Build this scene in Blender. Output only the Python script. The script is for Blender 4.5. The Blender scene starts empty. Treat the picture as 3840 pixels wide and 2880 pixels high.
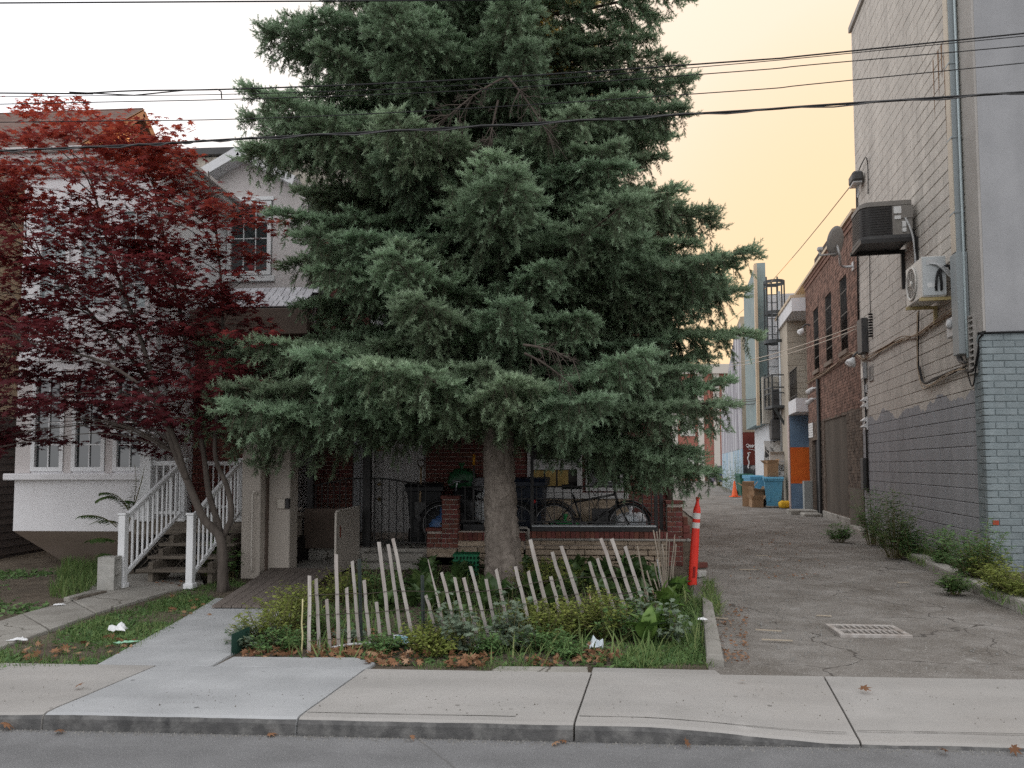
import bpy, math, random
import numpy as np
from mathutils import Vector, Matrix, noise

# ------------------------------------------------------------------ camera, sky, sun, exposure
SC = bpy.context.scene
COL = SC.collection
R = math.radians
YAW, PITCH, ROLL, EYE = R(3.9), R(3.39), -0.002, 1.6
cam = bpy.data.cameras.new('camera')
camo = bpy.data.objects.new('camera', cam)
COL.objects.link(camo)
cam.sensor_width = 36.0
cam.lens = 36.0 * 2883.0 / 3840.0
cam.shift_y = 135.0 / 3840.0
cam.clip_start, cam.clip_end = 0.05, 2000
camo.matrix_world = Matrix.Translation((0, 0, EYE)) @ Matrix.Rotation(YAW, 4, 'Z') @ Matrix.Rotation(math.pi / 2 + PITCH, 4, 'X') @ Matrix.Rotation(ROLL, 4, 'Z')
SC.camera = camo
SUN_AZ, SUN_EL = R(26), R(4.0)            # clockwise from +Y, above the horizon
world = bpy.data.worlds.new('World'); SC.world = world; world.use_nodes = True
_w = world.node_tree; _bg = _w.nodes['Background']
_sk = _w.nodes.new('ShaderNodeTexSky'); _sk.sky_type = 'NISHITA'; _sk.sun_disc = False
_sk.sun_elevation, _sk.sun_rotation = SUN_EL, SUN_AZ
_sk.air_density, _sk.dust_density, _sk.ozone_density = 1.0, 3.0, 1.0
_tc = _w.nodes.new('ShaderNodeTexCoord'); _va = _w.nodes.new('ShaderNodeVectorMath'); _va.operation = 'ADD'; _va.inputs[1].default_value = (0, 0, .16)
_vn = _w.nodes.new('ShaderNodeVectorMath'); _vn.operation = 'NORMALIZE'
_w.links.new(_tc.outputs['Generated'], _va.inputs[0]); _w.links.new(_va.outputs[0], _vn.inputs[0]); _w.links.new(_vn.outputs[0], _sk.inputs[0])
# hazy dusk air over the Nishita sky: a pale mauve veil that warms to peach towards the set sun
def _wm(op, a, b, clamp=False):
    n = _w.nodes.new('ShaderNodeMath'); n.operation = op; n.use_clamp = clamp
    for i, v in enumerate((a, b)):
        if isinstance(v, (int, float)): n.inputs[i].default_value = v
        else: _w.links.new(v, n.inputs[i])
    return n.outputs[0]
_dt = _w.nodes.new('ShaderNodeVectorMath'); _dt.operation = 'DOT_PRODUCT'; _w.links.new(_tc.outputs['Generated'], _dt.inputs[0])
_dt.inputs[1].default_value = (math.sin(SUN_AZ) * math.cos(SUN_EL), math.cos(SUN_AZ) * math.cos(SUN_EL), math.sin(SUN_EL))
_warm = _wm('DIVIDE', _wm('SUBTRACT', _dt.outputs['Value'], 0.47), 0.52, True)
_mx = _w.nodes.new('ShaderNodeMix'); _mx.data_type = 'RGBA'
_w.links.new(_warm, _mx.inputs[0])
_mx.inputs[6].default_value = (5.8, 5.8, 5.95, 1)
_mx.inputs[7].default_value = (4.7, 3.5, 2.4, 1)
_gd = _w.nodes.new('ShaderNodeMix'); _gd.data_type = 'RGBA'; _gd.inputs[7].default_value = (4.85, 3.52, 2.0, 1)
_w.links.new(_wm('DIVIDE', _wm('SUBTRACT', _dt.outputs['Value'], 0.89), 0.11, True), _gd.inputs[0]); _w.links.new(_mx.outputs[2], _gd.inputs[6])
_ad = _w.nodes.new('ShaderNodeMix'); _ad.data_type = 'RGBA'; _ad.blend_type = 'ADD'; _ad.inputs[0].default_value = 0.012
_w.links.new(_gd.outputs[2], _ad.inputs[6]); _w.links.new(_sk.outputs[0], _ad.inputs[7])
_w.links.new(_ad.outputs[2], _bg.inputs[0]); _bg.inputs[1].default_value = 0.12
sun = bpy.data.lights.new('sun', 'SUN'); suno = bpy.data.objects.new('sun', sun); COL.objects.link(suno)
sun.energy, sun.angle, sun.color = 4.5, R(0.6), (1.0, 0.42, 0.13)
_sd = Vector((math.sin(SUN_AZ) * math.cos(SUN_EL), math.cos(SUN_AZ) * math.cos(SUN_EL), math.sin(SUN_EL)))
suno.rotation_euler = _sd.to_track_quat('Z', 'Y').to_euler()
suno.location = _sd * 60
SC.view_settings.view_transform = 'Standard'; SC.view_settings.look = 'None'
SC.view_settings.exposure = 0.95; SC.view_settings.gamma = 1.0
SC.render.engine = 'CYCLES'
SC.cycles.max_bounces = 8; SC.cycles.diffuse_bounces = 5; SC.cycles.glossy_bounces = 3
SC.cycles.transmission_bounces = 4; SC.cycles.transparent_max_bounces = 8
SC.cycles.sample_clamp_indirect = 4.0
SC.cycles.use_denoising = False

# ------------------------------------------------------------------ measuring: a point seen in the photo, put at its real distance
_F, _CX, _CY = 2883.0, 1920.0, 1575.0
_MR = camo.matrix_world.to_3x3()
_EY = Vector((0, 0, EYE))
CR = {'C1': (0, 300, 1.8436), 'C2': (0, 1100, 1.8436), 'C3': (900, 1500, 2.074), 'C4': (1500, 1500, 1.9235), 'C5': (900, 1900, 2.212),
      'C6': (1800, 1900, 2.212), 'C7': (2500, 1300, 2.37), 'C8': (3100, 600, 2.074), 'D1': (2540, 800, 2.766), 'D2': (3040, 1200, 1.509),
      'D3': (2640, 1500, 3.318), 'D4': (3040, 0, 2.074), 'D5': (900, 0, 1.164), 'D6': (0, 1900, 1.693), 'D7': (900, 2300, 1.3825),
      'D8': (2400, 1900, 1.536), 'V': (0, 0, .57604), 'E1': (2500, 1000, 3.318), 'E2': (1600, 1600, 3.318), 'E3': (2050, 1550, 3.318),
      'E4': (850, 900, 4.148), 'E5': (300, 1900, 3.016), 'S': (0, 0, 1)}
def ray(k, x, y):
    a, b, s = CR[k]
    return _MR @ Vector(((a + x / s - _CX) / _F, -(b + y / s - _CY) / _F, -1.0))
def gp(k, x, y, z=.12):                   # on the ground at height z
    d = ray(k, x, y); return _EY + d * ((z - EYE) / d.z)
def yp(k, x, y, Y):                       # on the upright plane y = Y
    d = ray(k, x, y); return _EY + d * (Y / d.y)
ALLEY = R(8.3)
A0 = Vector((5.663, 10.716, 0)); AU = Vector((math.sin(ALLEY), math.cos(ALLEY), 0)); AN = Vector((-math.cos(ALLEY), math.sin(ALLEY), 0))
def ap(k, x, y, off=0.0):                 # on the alley wall (or a parallel plane off metres out from it): (s, off, z)
    d = ray(k, x, y); p0 = A0 + AN * off
    t = (p0 - _EY).dot(AN) / d.dot(AN); p = _EY + d * t
    return Vector(((p - A0).dot(AU), off, p.z))
AM = Matrix(((AU.x, AN.x, 0, A0.x), (AU.y, AN.y, 0, A0.y), (0, 0, 1, 0), (0, 0, 0, 1)))   # (s, n, z) -> world

# ------------------------------------------------------------------ objects
def tag(o, label=None, cat=None, group=None, kind=None):
    if label: o['label'] = label
    if cat: o['category'] = cat
    if group: o['group'] = group
    if kind: o['kind'] = kind
    return o
def empty(name, loc=(0, 0, 0), rz=0.0, label=None, cat=None, group=None):
    o = bpy.data.objects.new(name, None); COL.objects.link(o)
    o.location = loc; o.rotation_euler = (0, 0, rz); o.empty_display_size = .1
    return tag(o, label, cat, group)
def link(name, me, parent=None, loc=None, rot=None, scale=None):
    o = bpy.data.objects.new(name, me); COL.objects.link(o)
    if parent: o.parent = parent
    if loc is not None: o.location = loc
    if rot is not None: o.rotation_euler = rot
    if scale is not None: o.scale = scale
    return o
def wparent(o, parent):                   # o's mesh is in world coordinates; the parent sits somewhere unrotated or rotated
    o.parent = parent
    o.matrix_parent_inverse = parent_matrix(parent).inverted()
    return o
def parent_matrix(p):
    m = Matrix.LocRotScale(p.location, p.rotation_euler, p.scale)
    if p.parent: m = parent_matrix(p.parent) @ p.matrix_parent_inverse @ m
    return m
class MB:
    """collects shapes, built as ONE mesh"""
    def __init__(s, M=None): s.v = []; s.f = []; s.M = M; s.smooth = []; s.mi = []; s.cur = 0
    def add(s, vs, fs, smooth=False):
        n = len(s.v)
        if s.M is not None: vs = [s.M @ Vector(v) for v in vs]
        s.v.extend([tuple(v) for v in vs]); s.f.extend([tuple(i + n for i in f) for f in fs])
        s.smooth.extend([smooth] * len(fs)); s.mi.extend([s.cur] * len(fs)); return s
    def box(s, x0, x1, y0, y1, z0, z1, m=None, bev=0.0):
        if bev > 0:
            c = []; f = []
            for sx in (0, 1):
                for sy in (0, 1):
                    for sz in (0, 1):
                        X, Yy, Z = (x0, x1)[sx], (y0, y1)[sy], (z0, z1)[sz]
                        dx, dy, dz = bev * (1, -1)[sx], bev * (1, -1)[sy], bev * (1, -1)[sz]
                        c += [(X, Yy + dy, Z + dz), (X + dx, Yy, Z + dz), (X + dx, Yy + dy, Z)]
            I = lambda sx, sy, sz, a: (sx * 4 + sy * 2 + sz) * 3 + a
            f = [(I(0,0,0,0), I(0,0,1,0), I(0,1,1,0), I(0,1,0,0)), (I(1,0,0,0), I(1,1,0,0), I(1,1,1,0), I(1,0,1,0)),
                 (I(0,0,0,1), I(1,0,0,1), I(1,0,1,1), I(0,0,1,1)), (I(0,1,0,1), I(0,1,1,1), I(1,1,1,1), I(1,1,0,1)),
                 (I(0,0,0,2), I(0,1,0,2), I(1,1,0,2), I(1,0,0,2)), (I(0,0,1,2), I(1,0,1,2), I(1,1,1,2), I(0,1,1,2))]
            for a in (0, 1):
                for b in (0, 1):
                    f += [(I(a,b,0,0), I(a,b,1,0), I(a,b,1,1), I(a,b,0,1)), (I(a,0,b,0), I(a,1,b,0), I(a,1,b,2), I(a,0,b,2)),
                          (I(0,a,b,1), I(1,a,b,1), I(1,a,b,2), I(0,a,b,2))]
                    for d in (0, 1): f.append((I(a,b,d,0), I(a,b,d,1), I(a,b,d,2)))
            vs = c
        else:
            vs = [(x0, y0, z0), (x1, y0, z0), (x1, y1, z0), (x0, y1, z0), (x0, y0, z1), (x1, y0, z1), (x1, y1, z1), (x0, y1, z1)]
            f = [(0, 3, 2, 1), (4, 5, 6, 7), (0, 1, 5, 4), (1, 2, 6, 5), (2, 3, 7, 6), (3, 0, 4, 7)]
        if m is not None: vs = [m @ Vector(v) for v in vs]
        return s.add(vs, f)
    def cbox(s, c, sz, m=None, bev=0.0):
        return s.box(c[0]-sz[0]/2, c[0]+sz[0]/2, c[1]-sz[1]/2, c[1]+sz[1]/2, c[2]-sz[2]/2, c[2]+sz[2]/2, m, bev)
    def bar(s, p, q, w, h, up=(0, 0, 1), bev=0.0):         # rectangular bar from p to q
        p, q = Vector(p), Vector(q); d = q - p; L = d.length; d.normalize()
        up = Vector(up)
        if abs(d.dot(up)) > .98: up = Vector((0, 1, 0))
        a = d.cross(up).normalized(); b = a.cross(d)
        m = Matrix(((d.x, a.x, b.x, p.x), (d.y, a.y, b.y, p.y), (d.z, a.z, b.z, p.z), (0, 0, 0, 1)))
        return s.box(0, L, -w/2, w/2, -h/2, h/2, m, bev)
    def tube(s, pts, r, n=8, cap=True, smooth=True):
        pts = [Vector(p) for p in pts]; rs = r if isinstance(r, (list, tuple)) else [r] * len(pts)
        vs = []; u = None
        for i, p in enumerate(pts):
            d = (pts[min(i+1, len(pts)-1)] - pts[max(i-1, 0)])
            if d.length < 1e-9: d = Vector((0, 0, 1))
            d.normalize()
            if u is None:
                u = d.orthogonal().normalized()
            else:
                u = (u - d * u.dot(d))
                u = u.normalized() if u.length > 1e-6 else d.orthogonal().normalized()
            w = d.cross(u)
            for k in range(n):
                a = 2 * math.pi * k / n; vs.append(p + (u * math.cos(a) + w * math.sin(a)) * rs[i])
        fs = []
        for i in range(len(pts) - 1):
            for k in range(n):
                fs.append((i*n + k, i*n + (k+1) % n, (i+1)*n + (k+1) % n, (i+1)*n + k))
        if cap: fs += [tuple(reversed(range(n))), tuple(range((len(pts)-1)*n, len(pts)*n))]
        return s.add(vs, fs, smooth)
    def lathe(s, prof, n=16, c=(0, 0, 0), axis=None, smooth=True, cap=True):   # prof: (r, z)
        vs = []; fs = []; c = Vector(c)
        rot = Vector((0, 0, 1)).rotation_difference(Vector(axis)).to_matrix() if axis is not None else None
        for r_, z in prof:
            for k in range(n):
                a = 2 * math.pi * k / n; v = Vector((r_ * math.cos(a), r_ * math.sin(a), z))
                vs.append(c + (rot @ v if rot else v))
        for i in range(len(prof) - 1):
            for k in range(n): fs.append((i*n + k, i*n + (k+1) % n, (i+1)*n + (k+1) % n, (i+1)*n + k))
        if cap: fs += [tuple(reversed(range(n))), tuple(range((len(prof)-1)*n, len(prof)*n))]
        return s.add(vs, fs, smooth)
    def poly(s, pts): return s.add(pts, [tuple(range(len(pts)))])
    def prism(s, pts, d):                                    # polygon swept by vector d
        d = Vector(d); a = [Vector(p) for p in pts]; n = len(a)
        return s.add(a + [p + d for p in a], [tuple(reversed(range(n))), tuple(range(n, 2*n))] + [(i, (i+1) % n, n + (i+1) % n, n + i) for i in range(n)])
    def mesh(s, name, mats):
        me = bpy.data.meshes.new(name)
        me.from_pydata(s.v, [], s.f)
        for m in (mats if isinstance(mats, (list, tuple)) else [mats]): me.materials.append(m)
        me.polygons.foreach_set('use_smooth', s.smooth)
        if any(s.mi): me.polygons.foreach_set('material_index', s.mi)
        me.update(); return me
    def build(s, name, mats, parent=None, **k):
        return link(name, s.mesh(name, mats), parent, **k)
    def wbuild(s, name, mats, parent):                       # geometry given in world coordinates
        return wparent(link(name, s.mesh(name, mats)), parent)
def npmesh(name, V, Fq, mats, smooth=False, attr=None):      # big meshes from numpy: Fq (n,3) or (n,4)
    me = bpy.data.meshes.new(name); V = np.ascontiguousarray(V, dtype=np.float32); Fq = np.ascontiguousarray(Fq, dtype=np.int32)
    k = Fq.shape[1]
    me.vertices.add(len(V)); me.vertices.foreach_set('co', V.ravel())
    me.loops.add(Fq.size); me.loops.foreach_set('vertex_index', Fq.ravel())
    me.polygons.add(len(Fq)); me.polygons.foreach_set('loop_start', np.arange(0, Fq.size, k, dtype=np.int32))
    me.polygons.foreach_set('loop_total', np.full(len(Fq), k, dtype=np.int32))
    if smooth: me.polygons.foreach_set('use_smooth', np.ones(len(Fq), dtype=bool))
    for m in (mats if isinstance(mats, (list, tuple)) else [mats]): me.materials.append(m)
    if attr is not None:
        for an, av in attr.items():
            a = me.attributes.new(an, 'FLOAT', 'POINT'); a.data.foreach_set('value', np.ascontiguousarray(av, dtype=np.float32))
    me.update(calc_edges=True); return me

# ------------------------------------------------------------------ materials
MATS = {}
def mat(name, col, col2=None, scale=4.0, rough=.8, bump=0.0, bscale=None, metal=0.0, rnd=0.0, detail=5.0, stretch=None, spec=.35,
        dirt=None, dscale=1.2, damt=.5, speck=None, trans=0.0, coat=0.0, huer=0.0, contrast=.5):
    """procedural surface: two tones blended by noise, larger soiling, fine relief, per-object tone"""
    if name in MATS: return MATS[name]
    m = bpy.data.materials.new(name); m.use_nodes = True; MATS[name] = m
    t = m.node_tree; N = t.nodes; L = t.links; b = N['Principled BSDF']
    tc = N.new('ShaderNodeTexCoord'); src = tc.outputs['Object']
    if stretch:
        mp = N.new('ShaderNodeMapping'); mp.inputs['Scale'].default_value = stretch; L.new(src, mp.inputs[0]); src = mp.outputs[0]
    oi = None
    if rnd or huer:
        oi = N.new('ShaderNodeObjectInfo')
        va = N.new('ShaderNodeVectorMath'); va.operation = 'ADD'; L.new(src, va.inputs[0])
        vm = N.new('ShaderNodeVectorMath'); vm.operation = 'SCALE'; vm.inputs[0].default_value = (37., 17., 53.); L.new(oi.outputs['Random'], vm.inputs['Scale'])
        L.new(vm.outputs[0], va.inputs[1]); src = va.outputs[0]
    def noise_(sc, det=detail, rgh=.6):
        n = N.new('ShaderNodeTexNoise'); n.inputs['Scale'].default_value = sc; n.inputs['Detail'].default_value = det
        n.inputs['Roughness'].default_value = rgh; L.new(src, n.inputs['Vector']); return n.outputs[0]
    def ramp(o, a, c):
        r_ = N.new('ShaderNodeMapRange'); r_.inputs[1].default_value = a; r_.inputs[2].default_value = c; L.new(o, r_.inputs[0]); return r_.outputs[0]
    def mix(f, a, c, mode='MIX'):
        x = N.new('ShaderNodeMix'); x.data_type = 'RGBA'; x.blend_type = mode
        for i, v in ((0, f), (6, a), (7, c)):
            if isinstance(v, (int, float)): x.inputs[i].default_value = v
            elif isinstance(v, (tuple, list)): x.inputs[i].default_value = (*v, 1) if len(v) == 3 else v
            else: L.new(v, x.inputs[i])
        return x.outputs[2]
    c = tuple(col)
    if col2: c = mix(ramp(noise_(scale), .5 - .5*contrast + .1, .5 + .5*contrast - .1), col, col2)
    if dirt: c = mix(N_mul(N, L, ramp(noise_(dscale, 6, .65), .45, .72), damt), c, dirt)
    if speck: c = mix(ramp(noise_(speck[1], 2, .5), .62, .70), c, speck[0])
    if rnd:
        mr = N.new('ShaderNodeMapRange'); mr.inputs[3].default_value = 1 - rnd; mr.inputs[4].default_value = 1 + rnd; L.new(oi.outputs['Random'], mr.inputs[0])
        hs = N.new('ShaderNodeHueSaturation'); L.new(mr.outputs[0], hs.inputs['Value'])
        if huer:
            w = N.new('ShaderNodeTexWhiteNoise'); w.noise_dimensions = '1D'; L.new(oi.outputs['Random'], w.inputs['W'])
            hr = N.new('ShaderNodeMapRange'); hr.inputs[3].default_value = .5 - huer; hr.inputs[4].default_value = .5 + huer; L.new(w.outputs[0], hr.inputs[0]); L.new(hr.outputs[0], hs.inputs['Hue'])
        if isinstance(c, tuple): hs.inputs['Color'].default_value = (*c, 1)
        else: L.new(c, hs.inputs['Color'])
        c = hs.outputs[0]
    if isinstance(c, tuple): b.inputs['Base Color'].default_value = (*c, 1)
    else: L.new(c, b.inputs['Base Color'])
    b.inputs['Roughness'].default_value = rough; b.inputs['Metallic'].default_value = metal
    b.inputs['Specular IOR Level'].default_value = spec
    if trans: b.inputs['Subsurface Weight'].default_value = 0
    if coat: b.inputs['Coat Weight'].default_value = coat
    if bump:
        bp = N.new('ShaderNodeBump'); bp.inputs['Strength'].default_value = 1.0; bp.inputs['Distance'].default_value = bump
        L.new(noise_(bscale or scale * 4, 6, .65), bp.inputs['Height']); L.new(bp.outputs[0], b.inputs['Normal'])
    return m
def N_mul(N, L, o, k):
    n = N.new('ShaderNodeMath'); n.operation = 'MULTIPLY'; n.inputs[1].default_value = k; L.new(o, n.inputs[0]); return n.outputs[0]
def leafmat(name, c1, c2, attr='tone', rough=.6, translucent=.35, spec=.3, c3=None, rnd=0.0):
    """leaf: tone attribute blends c1 -> c2 (-> c3), part of the light passes through"""
    if name in MATS: return MATS[name]
    m = bpy.data.materials.new(name); m.use_nodes = True; MATS[name] = m
    t = m.node_tree; N = t.nodes; L = t.links; b = N['Principled BSDF']; out = N['Material Output']
    at = N.new('ShaderNodeAttribute'); at.attribute_name = attr
    rp = N.new('ShaderNodeValToRGB'); e = rp.color_ramp.elements
    e[0].color = (*c1, 1); e[1].color = (*c2, 1)
    if c3: x = rp.color_ramp.elements.new(.5); x.color = (*c2, 1); rp.color_ramp.elements[-1].color = (*c3, 1)
    L.new(at.outputs['Fac'], rp.inputs[0]); col = rp.outputs[0]
    if rnd:
        oi = N.new('ShaderNodeObjectInfo'); h = N.new('ShaderNodeHueSaturation'); L.new(col, h.inputs['Color'])
        for sock, lo, hi in (('Value', 1 - rnd, 1 + rnd), ('Hue', .5 - .12*rnd, .5 + .08*rnd)):
            w = N.new('ShaderNodeTexWhiteNoise'); w.noise_dimensions = '1D'; L.new(oi.outputs['Random'], w.inputs['W']) if sock == 'Hue' else None
            r_ = N.new('ShaderNodeMapRange'); r_.inputs[3].default_value = lo; r_.inputs[4].default_value = hi; L.new(w.outputs[0] if sock == 'Hue' else oi.outputs['Random'], r_.inputs[0]); L.new(r_.outputs[0], h.inputs[sock])
        col = h.outputs[0]
    L.new(col, b.inputs['Base Color'])
    b.inputs['Roughness'].default_value = rough; b.inputs['Specular IOR Level'].default_value = spec
    if translucent:
        tr = N.new('ShaderNodeBsdfTranslucent'); L.new(col, tr.inputs[0])
        ms = N.new('ShaderNodeMixShader'); ms.inputs[0].default_value = translucent
        L.new(b.outputs[0], ms.inputs[1]); L.new(tr.outputs[0], ms.inputs[2]); L.new(ms.outputs[0], out.inputs[0])
    return m
def spots(m, col, sc, rad, keep=.5, soft=.3):
    """scattered round stains (gum, drips) on a surface"""
    t = m.node_tree; N = t.nodes; L = t.links; b = N['Principled BSDF']; src = b.inputs['Base Color'].links[0].from_socket
    tc = N.new('ShaderNodeTexCoord'); v = N.new('ShaderNodeTexVoronoi'); v.inputs['Scale'].default_value = sc; L.new(tc.outputs['Object'], v.inputs['Vector'])
    sp = N.new('ShaderNodeSeparateColor'); L.new(v.outputs['Color'], sp.inputs[0])
    mr = N.new('ShaderNodeMapRange'); mr.inputs[1].default_value = rad; mr.inputs[2].default_value = rad * (1 - soft); L.new(v.outputs['Distance'], mr.inputs[0])
    lt = N.new('ShaderNodeMath'); lt.operation = 'LESS_THAN'; lt.inputs[1].default_value = keep; L.new(sp.outputs[0], lt.inputs[0])
    mu = N.new('ShaderNodeMath'); mu.operation = 'MULTIPLY'; L.new(mr.outputs[0], mu.inputs[0]); L.new(lt.outputs[0], mu.inputs[1])
    mu2 = N.new('ShaderNodeMath'); mu2.operation = 'MULTIPLY'; L.new(mu.outputs[0], mu2.inputs[0]); L.new(sp.outputs[1], mu2.inputs[1])
    x = N.new('ShaderNodeMix'); x.data_type = 'RGBA'; L.new(mu2.outputs[0], x.inputs[0]); L.new(src, x.inputs[6]); x.inputs[7].default_value = (*col, 1); L.new(x.outputs[2], b.inputs['Base Color']); return m
def streaks(m, k=.25, sc=(5, 5, .35)):
    """rain and dirt runs down a wall: tall thin uneven tone"""
    t = m.node_tree; N = t.nodes; L = t.links; b = N['Principled BSDF']; src = b.inputs['Base Color'].links[0].from_socket
    g = N.new('ShaderNodeNewGeometry'); mp = N.new('ShaderNodeMapping'); mp.inputs['Scale'].default_value = sc; L.new(g.outputs['Position'], mp.inputs[0])
    n = N.new('ShaderNodeTexNoise'); n.inputs['Scale'].default_value = 1.0; n.inputs['Detail'].default_value = 6; L.new(mp.outputs[0], n.inputs[0])
    r_ = N.new('ShaderNodeMapRange'); r_.inputs[1].default_value = .35; r_.inputs[2].default_value = .7; r_.inputs[3].default_value = 1.0; r_.inputs[4].default_value = 1 - k; L.new(n.outputs[0], r_.inputs[0])
    h = N.new('ShaderNodeHueSaturation'); L.new(src, h.inputs['Color']); L.new(r_.outputs[0], h.inputs['Value']); L.new(h.outputs[0], b.inputs['Base Color']); return m
def glassmat(name, tint=(.02, .025, .03), rough=.03):
    m = mat(name, tint, rough=rough, spec=.9)
    b = m.node_tree.nodes['Principled BSDF']; b.inputs['IOR'].default_value = 1.6
    return m
rng = random.Random(7)
U_ = rng.uniform
# ------------------------------------------------------------------ materials of the ground
M_ASPH = mat('asphalt', (.195, .195, .196), (.24, .24, .242), scale=3.0, rough=.92, bump=.006, bscale=160, dirt=(.175, .174, .174), dscale=.8, damt=.5, speck=((.46, .455, .45), 130))
M_ALLEY = mat('worn_alley_asphalt', (.195, .178, .158), (.295, .277, .255), scale=2.6, rough=.95, bump=.02, bscale=40, dirt=(.105, .088, .07), dscale=.75, damt=.85, speck=((.40, .385, .36), 60))
M_CONC = mat('sidewalk_concrete', (.355, .342, .322), (.42, .405, .385), scale=2.2, rough=.9, bump=.003, bscale=220, dirt=(.27, .25, .225), dscale=1.1, damt=.6, rnd=.05, speck=((.50, .475, .44), 190))
M_CONC2 = mat('new_concrete', (.385, .395, .40), (.445, .455, .46), scale=2.0, rough=.88, bump=.003, bscale=200, dirt=(.30, .305, .31), dscale=1.3, damt=.5, rnd=.03, speck=((.52, .52, .52), 210))
M_KERB = mat('stained_kerb', (.055, .055, .055), (.14, .138, .135), scale=7, rough=.9, bump=.006, bscale=90, dirt=(.3, .295, .28), dscale=9, damt=.55, contrast=.7)
M_OLDC = mat('old_concrete', (.30, .285, .255), (.38, .365, .33), scale=3, rough=.92, bump=.006, bscale=90, dirt=(.20, .185, .16), dscale=2, damt=.6, rnd=.08)
def cracked(m, sc, width, col, warp=.6):
    t = m.node_tree; N = t.nodes; L = t.links; b = N['Principled BSDF']; src = b.inputs['Base Color'].links[0].from_socket
    tc = N.new('ShaderNodeTexCoord'); n = N.new('ShaderNodeTexNoise'); n.inputs['Scale'].default_value = sc * 1.7; n.inputs['Detail'].default_value = 5; L.new(tc.outputs['Object'], n.inputs[0])
    mp = N.new('ShaderNodeMix'); mp.data_type = 'RGBA'; mp.blend_type = 'ADD'; mp.inputs[0].default_value = warp; L.new(tc.outputs['Object'], mp.inputs[6]); L.new(n.outputs['Color'], mp.inputs[7])
    v = N.new('ShaderNodeTexVoronoi'); v.feature = 'DISTANCE_TO_EDGE'; v.inputs['Scale'].default_value = sc; L.new(mp.outputs[2], v.inputs['Vector'])
    n2 = N.new('ShaderNodeTexNoise'); n2.inputs['Scale'].default_value = sc * .8; L.new(tc.outputs['Object'], n2.inputs[0])
    g = N.new('ShaderNodeMath'); g.operation = 'LESS_THAN'; w_ = N.new('ShaderNodeMath'); w_.operation = 'MULTIPLY_ADD'; L.new(n2.outputs[0], w_.inputs[0]); w_.inputs[1].default_value = width * 3.2; w_.inputs[2].default_value = -width * 1.15
    L.new(v.outputs[0], g.inputs[0]); L.new(w_.outputs[0], g.inputs[1])
    x = N.new('ShaderNodeMix'); x.data_type = 'RGBA'; L.new(g.outputs[0], x.inputs[0]); L.new(src, x.inputs[6]); x.inputs[7].default_value = (*col, 1); L.new(x.outputs[2], b.inputs['Base Color']); return m
for m_, c_ in ((M_CONC, (.30, .28, .255)), (M_CONC2, (.32, .325, .33))):
    spots(m_, tuple(v * .55 for v in c_), 5.5, .10, .45); spots(m_, c_, 1.3, .33, .5, .9); spots(m_, (.52, .505, .48), 2.1, .16, .3, .9); streaks(m_, .16, (.7, 3.5, 1))
spots(M_ASPH, (.15, .148, .145), 1.1, .3, .5, .8); streaks(M_ASPH, .2, (.25, 2.2, 1)); spots(M_ALLEY, (.40, .385, .36), 3.0, .2, .35, .8)
cracked(M_ALLEY, .8, .011, (.10, .09, .08), .9); cracked(M_ASPH, .22, .006, (.16, .158, .155)); cracked(M_OLDC, .8, .012, (.13, .12, .1))
M_SOIL = mat('soil', (.105, .082, .06), (.17, .14, .105), scale=5, rough=1.0, bump=.03, bscale=26, dirt=(.06, .048, .035), dscale=1.5, damt=.6)
M_JOINT = mat('joint_dirt', (.05, .047, .042), (.09, .083, .07), scale=12, rough=1)

tag(MB().box(-400, 400, -400, 400, -.4, -.05).build('ground', mat('far_ground', (.13, .125, .115), (.17, .16, .15), scale=.2, rough=1)), kind='structure')
tag(MB().box(-60, 60, -14, 4.62, -.06, 0).build('road', M_ASPH), kind='structure')

def hk(x):                                # the kerb's height: it dips at the alley mouth and a little at the far left
    t = min(max((x - .35) / 1.3, 0), 1); t = t*t*(3 - 2*t)
    u = min(max((-3.0 - x) / .9, 0), 1)
    return .102 - .072 * t - .02 * u
KY, BY = 4.572, 5.625                     # kerb face, back edge
walk = tag(MB().box(-60, 60, KY + .04, BY - .01, -.05, .012).build('sidewalk', M_JOINT), kind='structure')
def slab(kx0, kx1, m, seed):
    rr = random.Random(seed); V = []; Fc = []; mi = []
    nx = max(10, int((kx1 - kx0) / .06)); sk = .14
    prof = [(1.0, 0, 'd'), (1.0, .002, 't'), (.6, 0, 't'), (.25, 0, 't'), (.06, 0, 't')]
    rows = 9
    for i in range(nx + 1):
        u = i / nx; xk = kx0 + (kx1 - kx0) * u
        h = hk(xk) + .004 * noise.noise(Vector((xk * 3, seed, 0)))
        e = .006 * noise.noise(Vector((xk * 11, 3 + seed, 1.)))
        col = [(1, -.1), (1, 0)]
        pts = [(BY, .0), (BY, .12), (BY - .35, .12 - (.12 - h) * .33), (BY - .7, .12 - (.12 - h) * .68), (KY + .12, h + .004), (KY + .035, h - .001), (KY + .012 + e, h - .012), (KY + e, h - .034), (KY - .004 + e, -.03)]
        for y, z in pts:
            f = (y - KY) / (BY - KY)
            V.append((xk + sk * f, y, min(z, .12)))
    for i in range(nx):
        for k in range(len(pts) - 1):
            a = i * rows + k; Fc.append((a, a + rows, a + rows + 1, a + 1)); mi.append(1 if k >= 6 else 0)
    for c in (0, nx): Fc.append(tuple(c * rows + k for k in (range(rows) if c else reversed(range(rows))))); mi.append(0)
    me = bpy.data.meshes.new('slab'); me.from_pydata(V, [], Fc); me.materials.append(m); me.materials.append(M_KERB)
    me.polygons.foreach_set('material_index', mi); me.update()
    return link('slab', me, walk)
g_ = .0065
cuts = [-9.6, -8.0, -6.4, -4.85, -3.18, -1.60, .045, 1.665, 3.28, 4.9, 6.5, 8.1]
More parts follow.
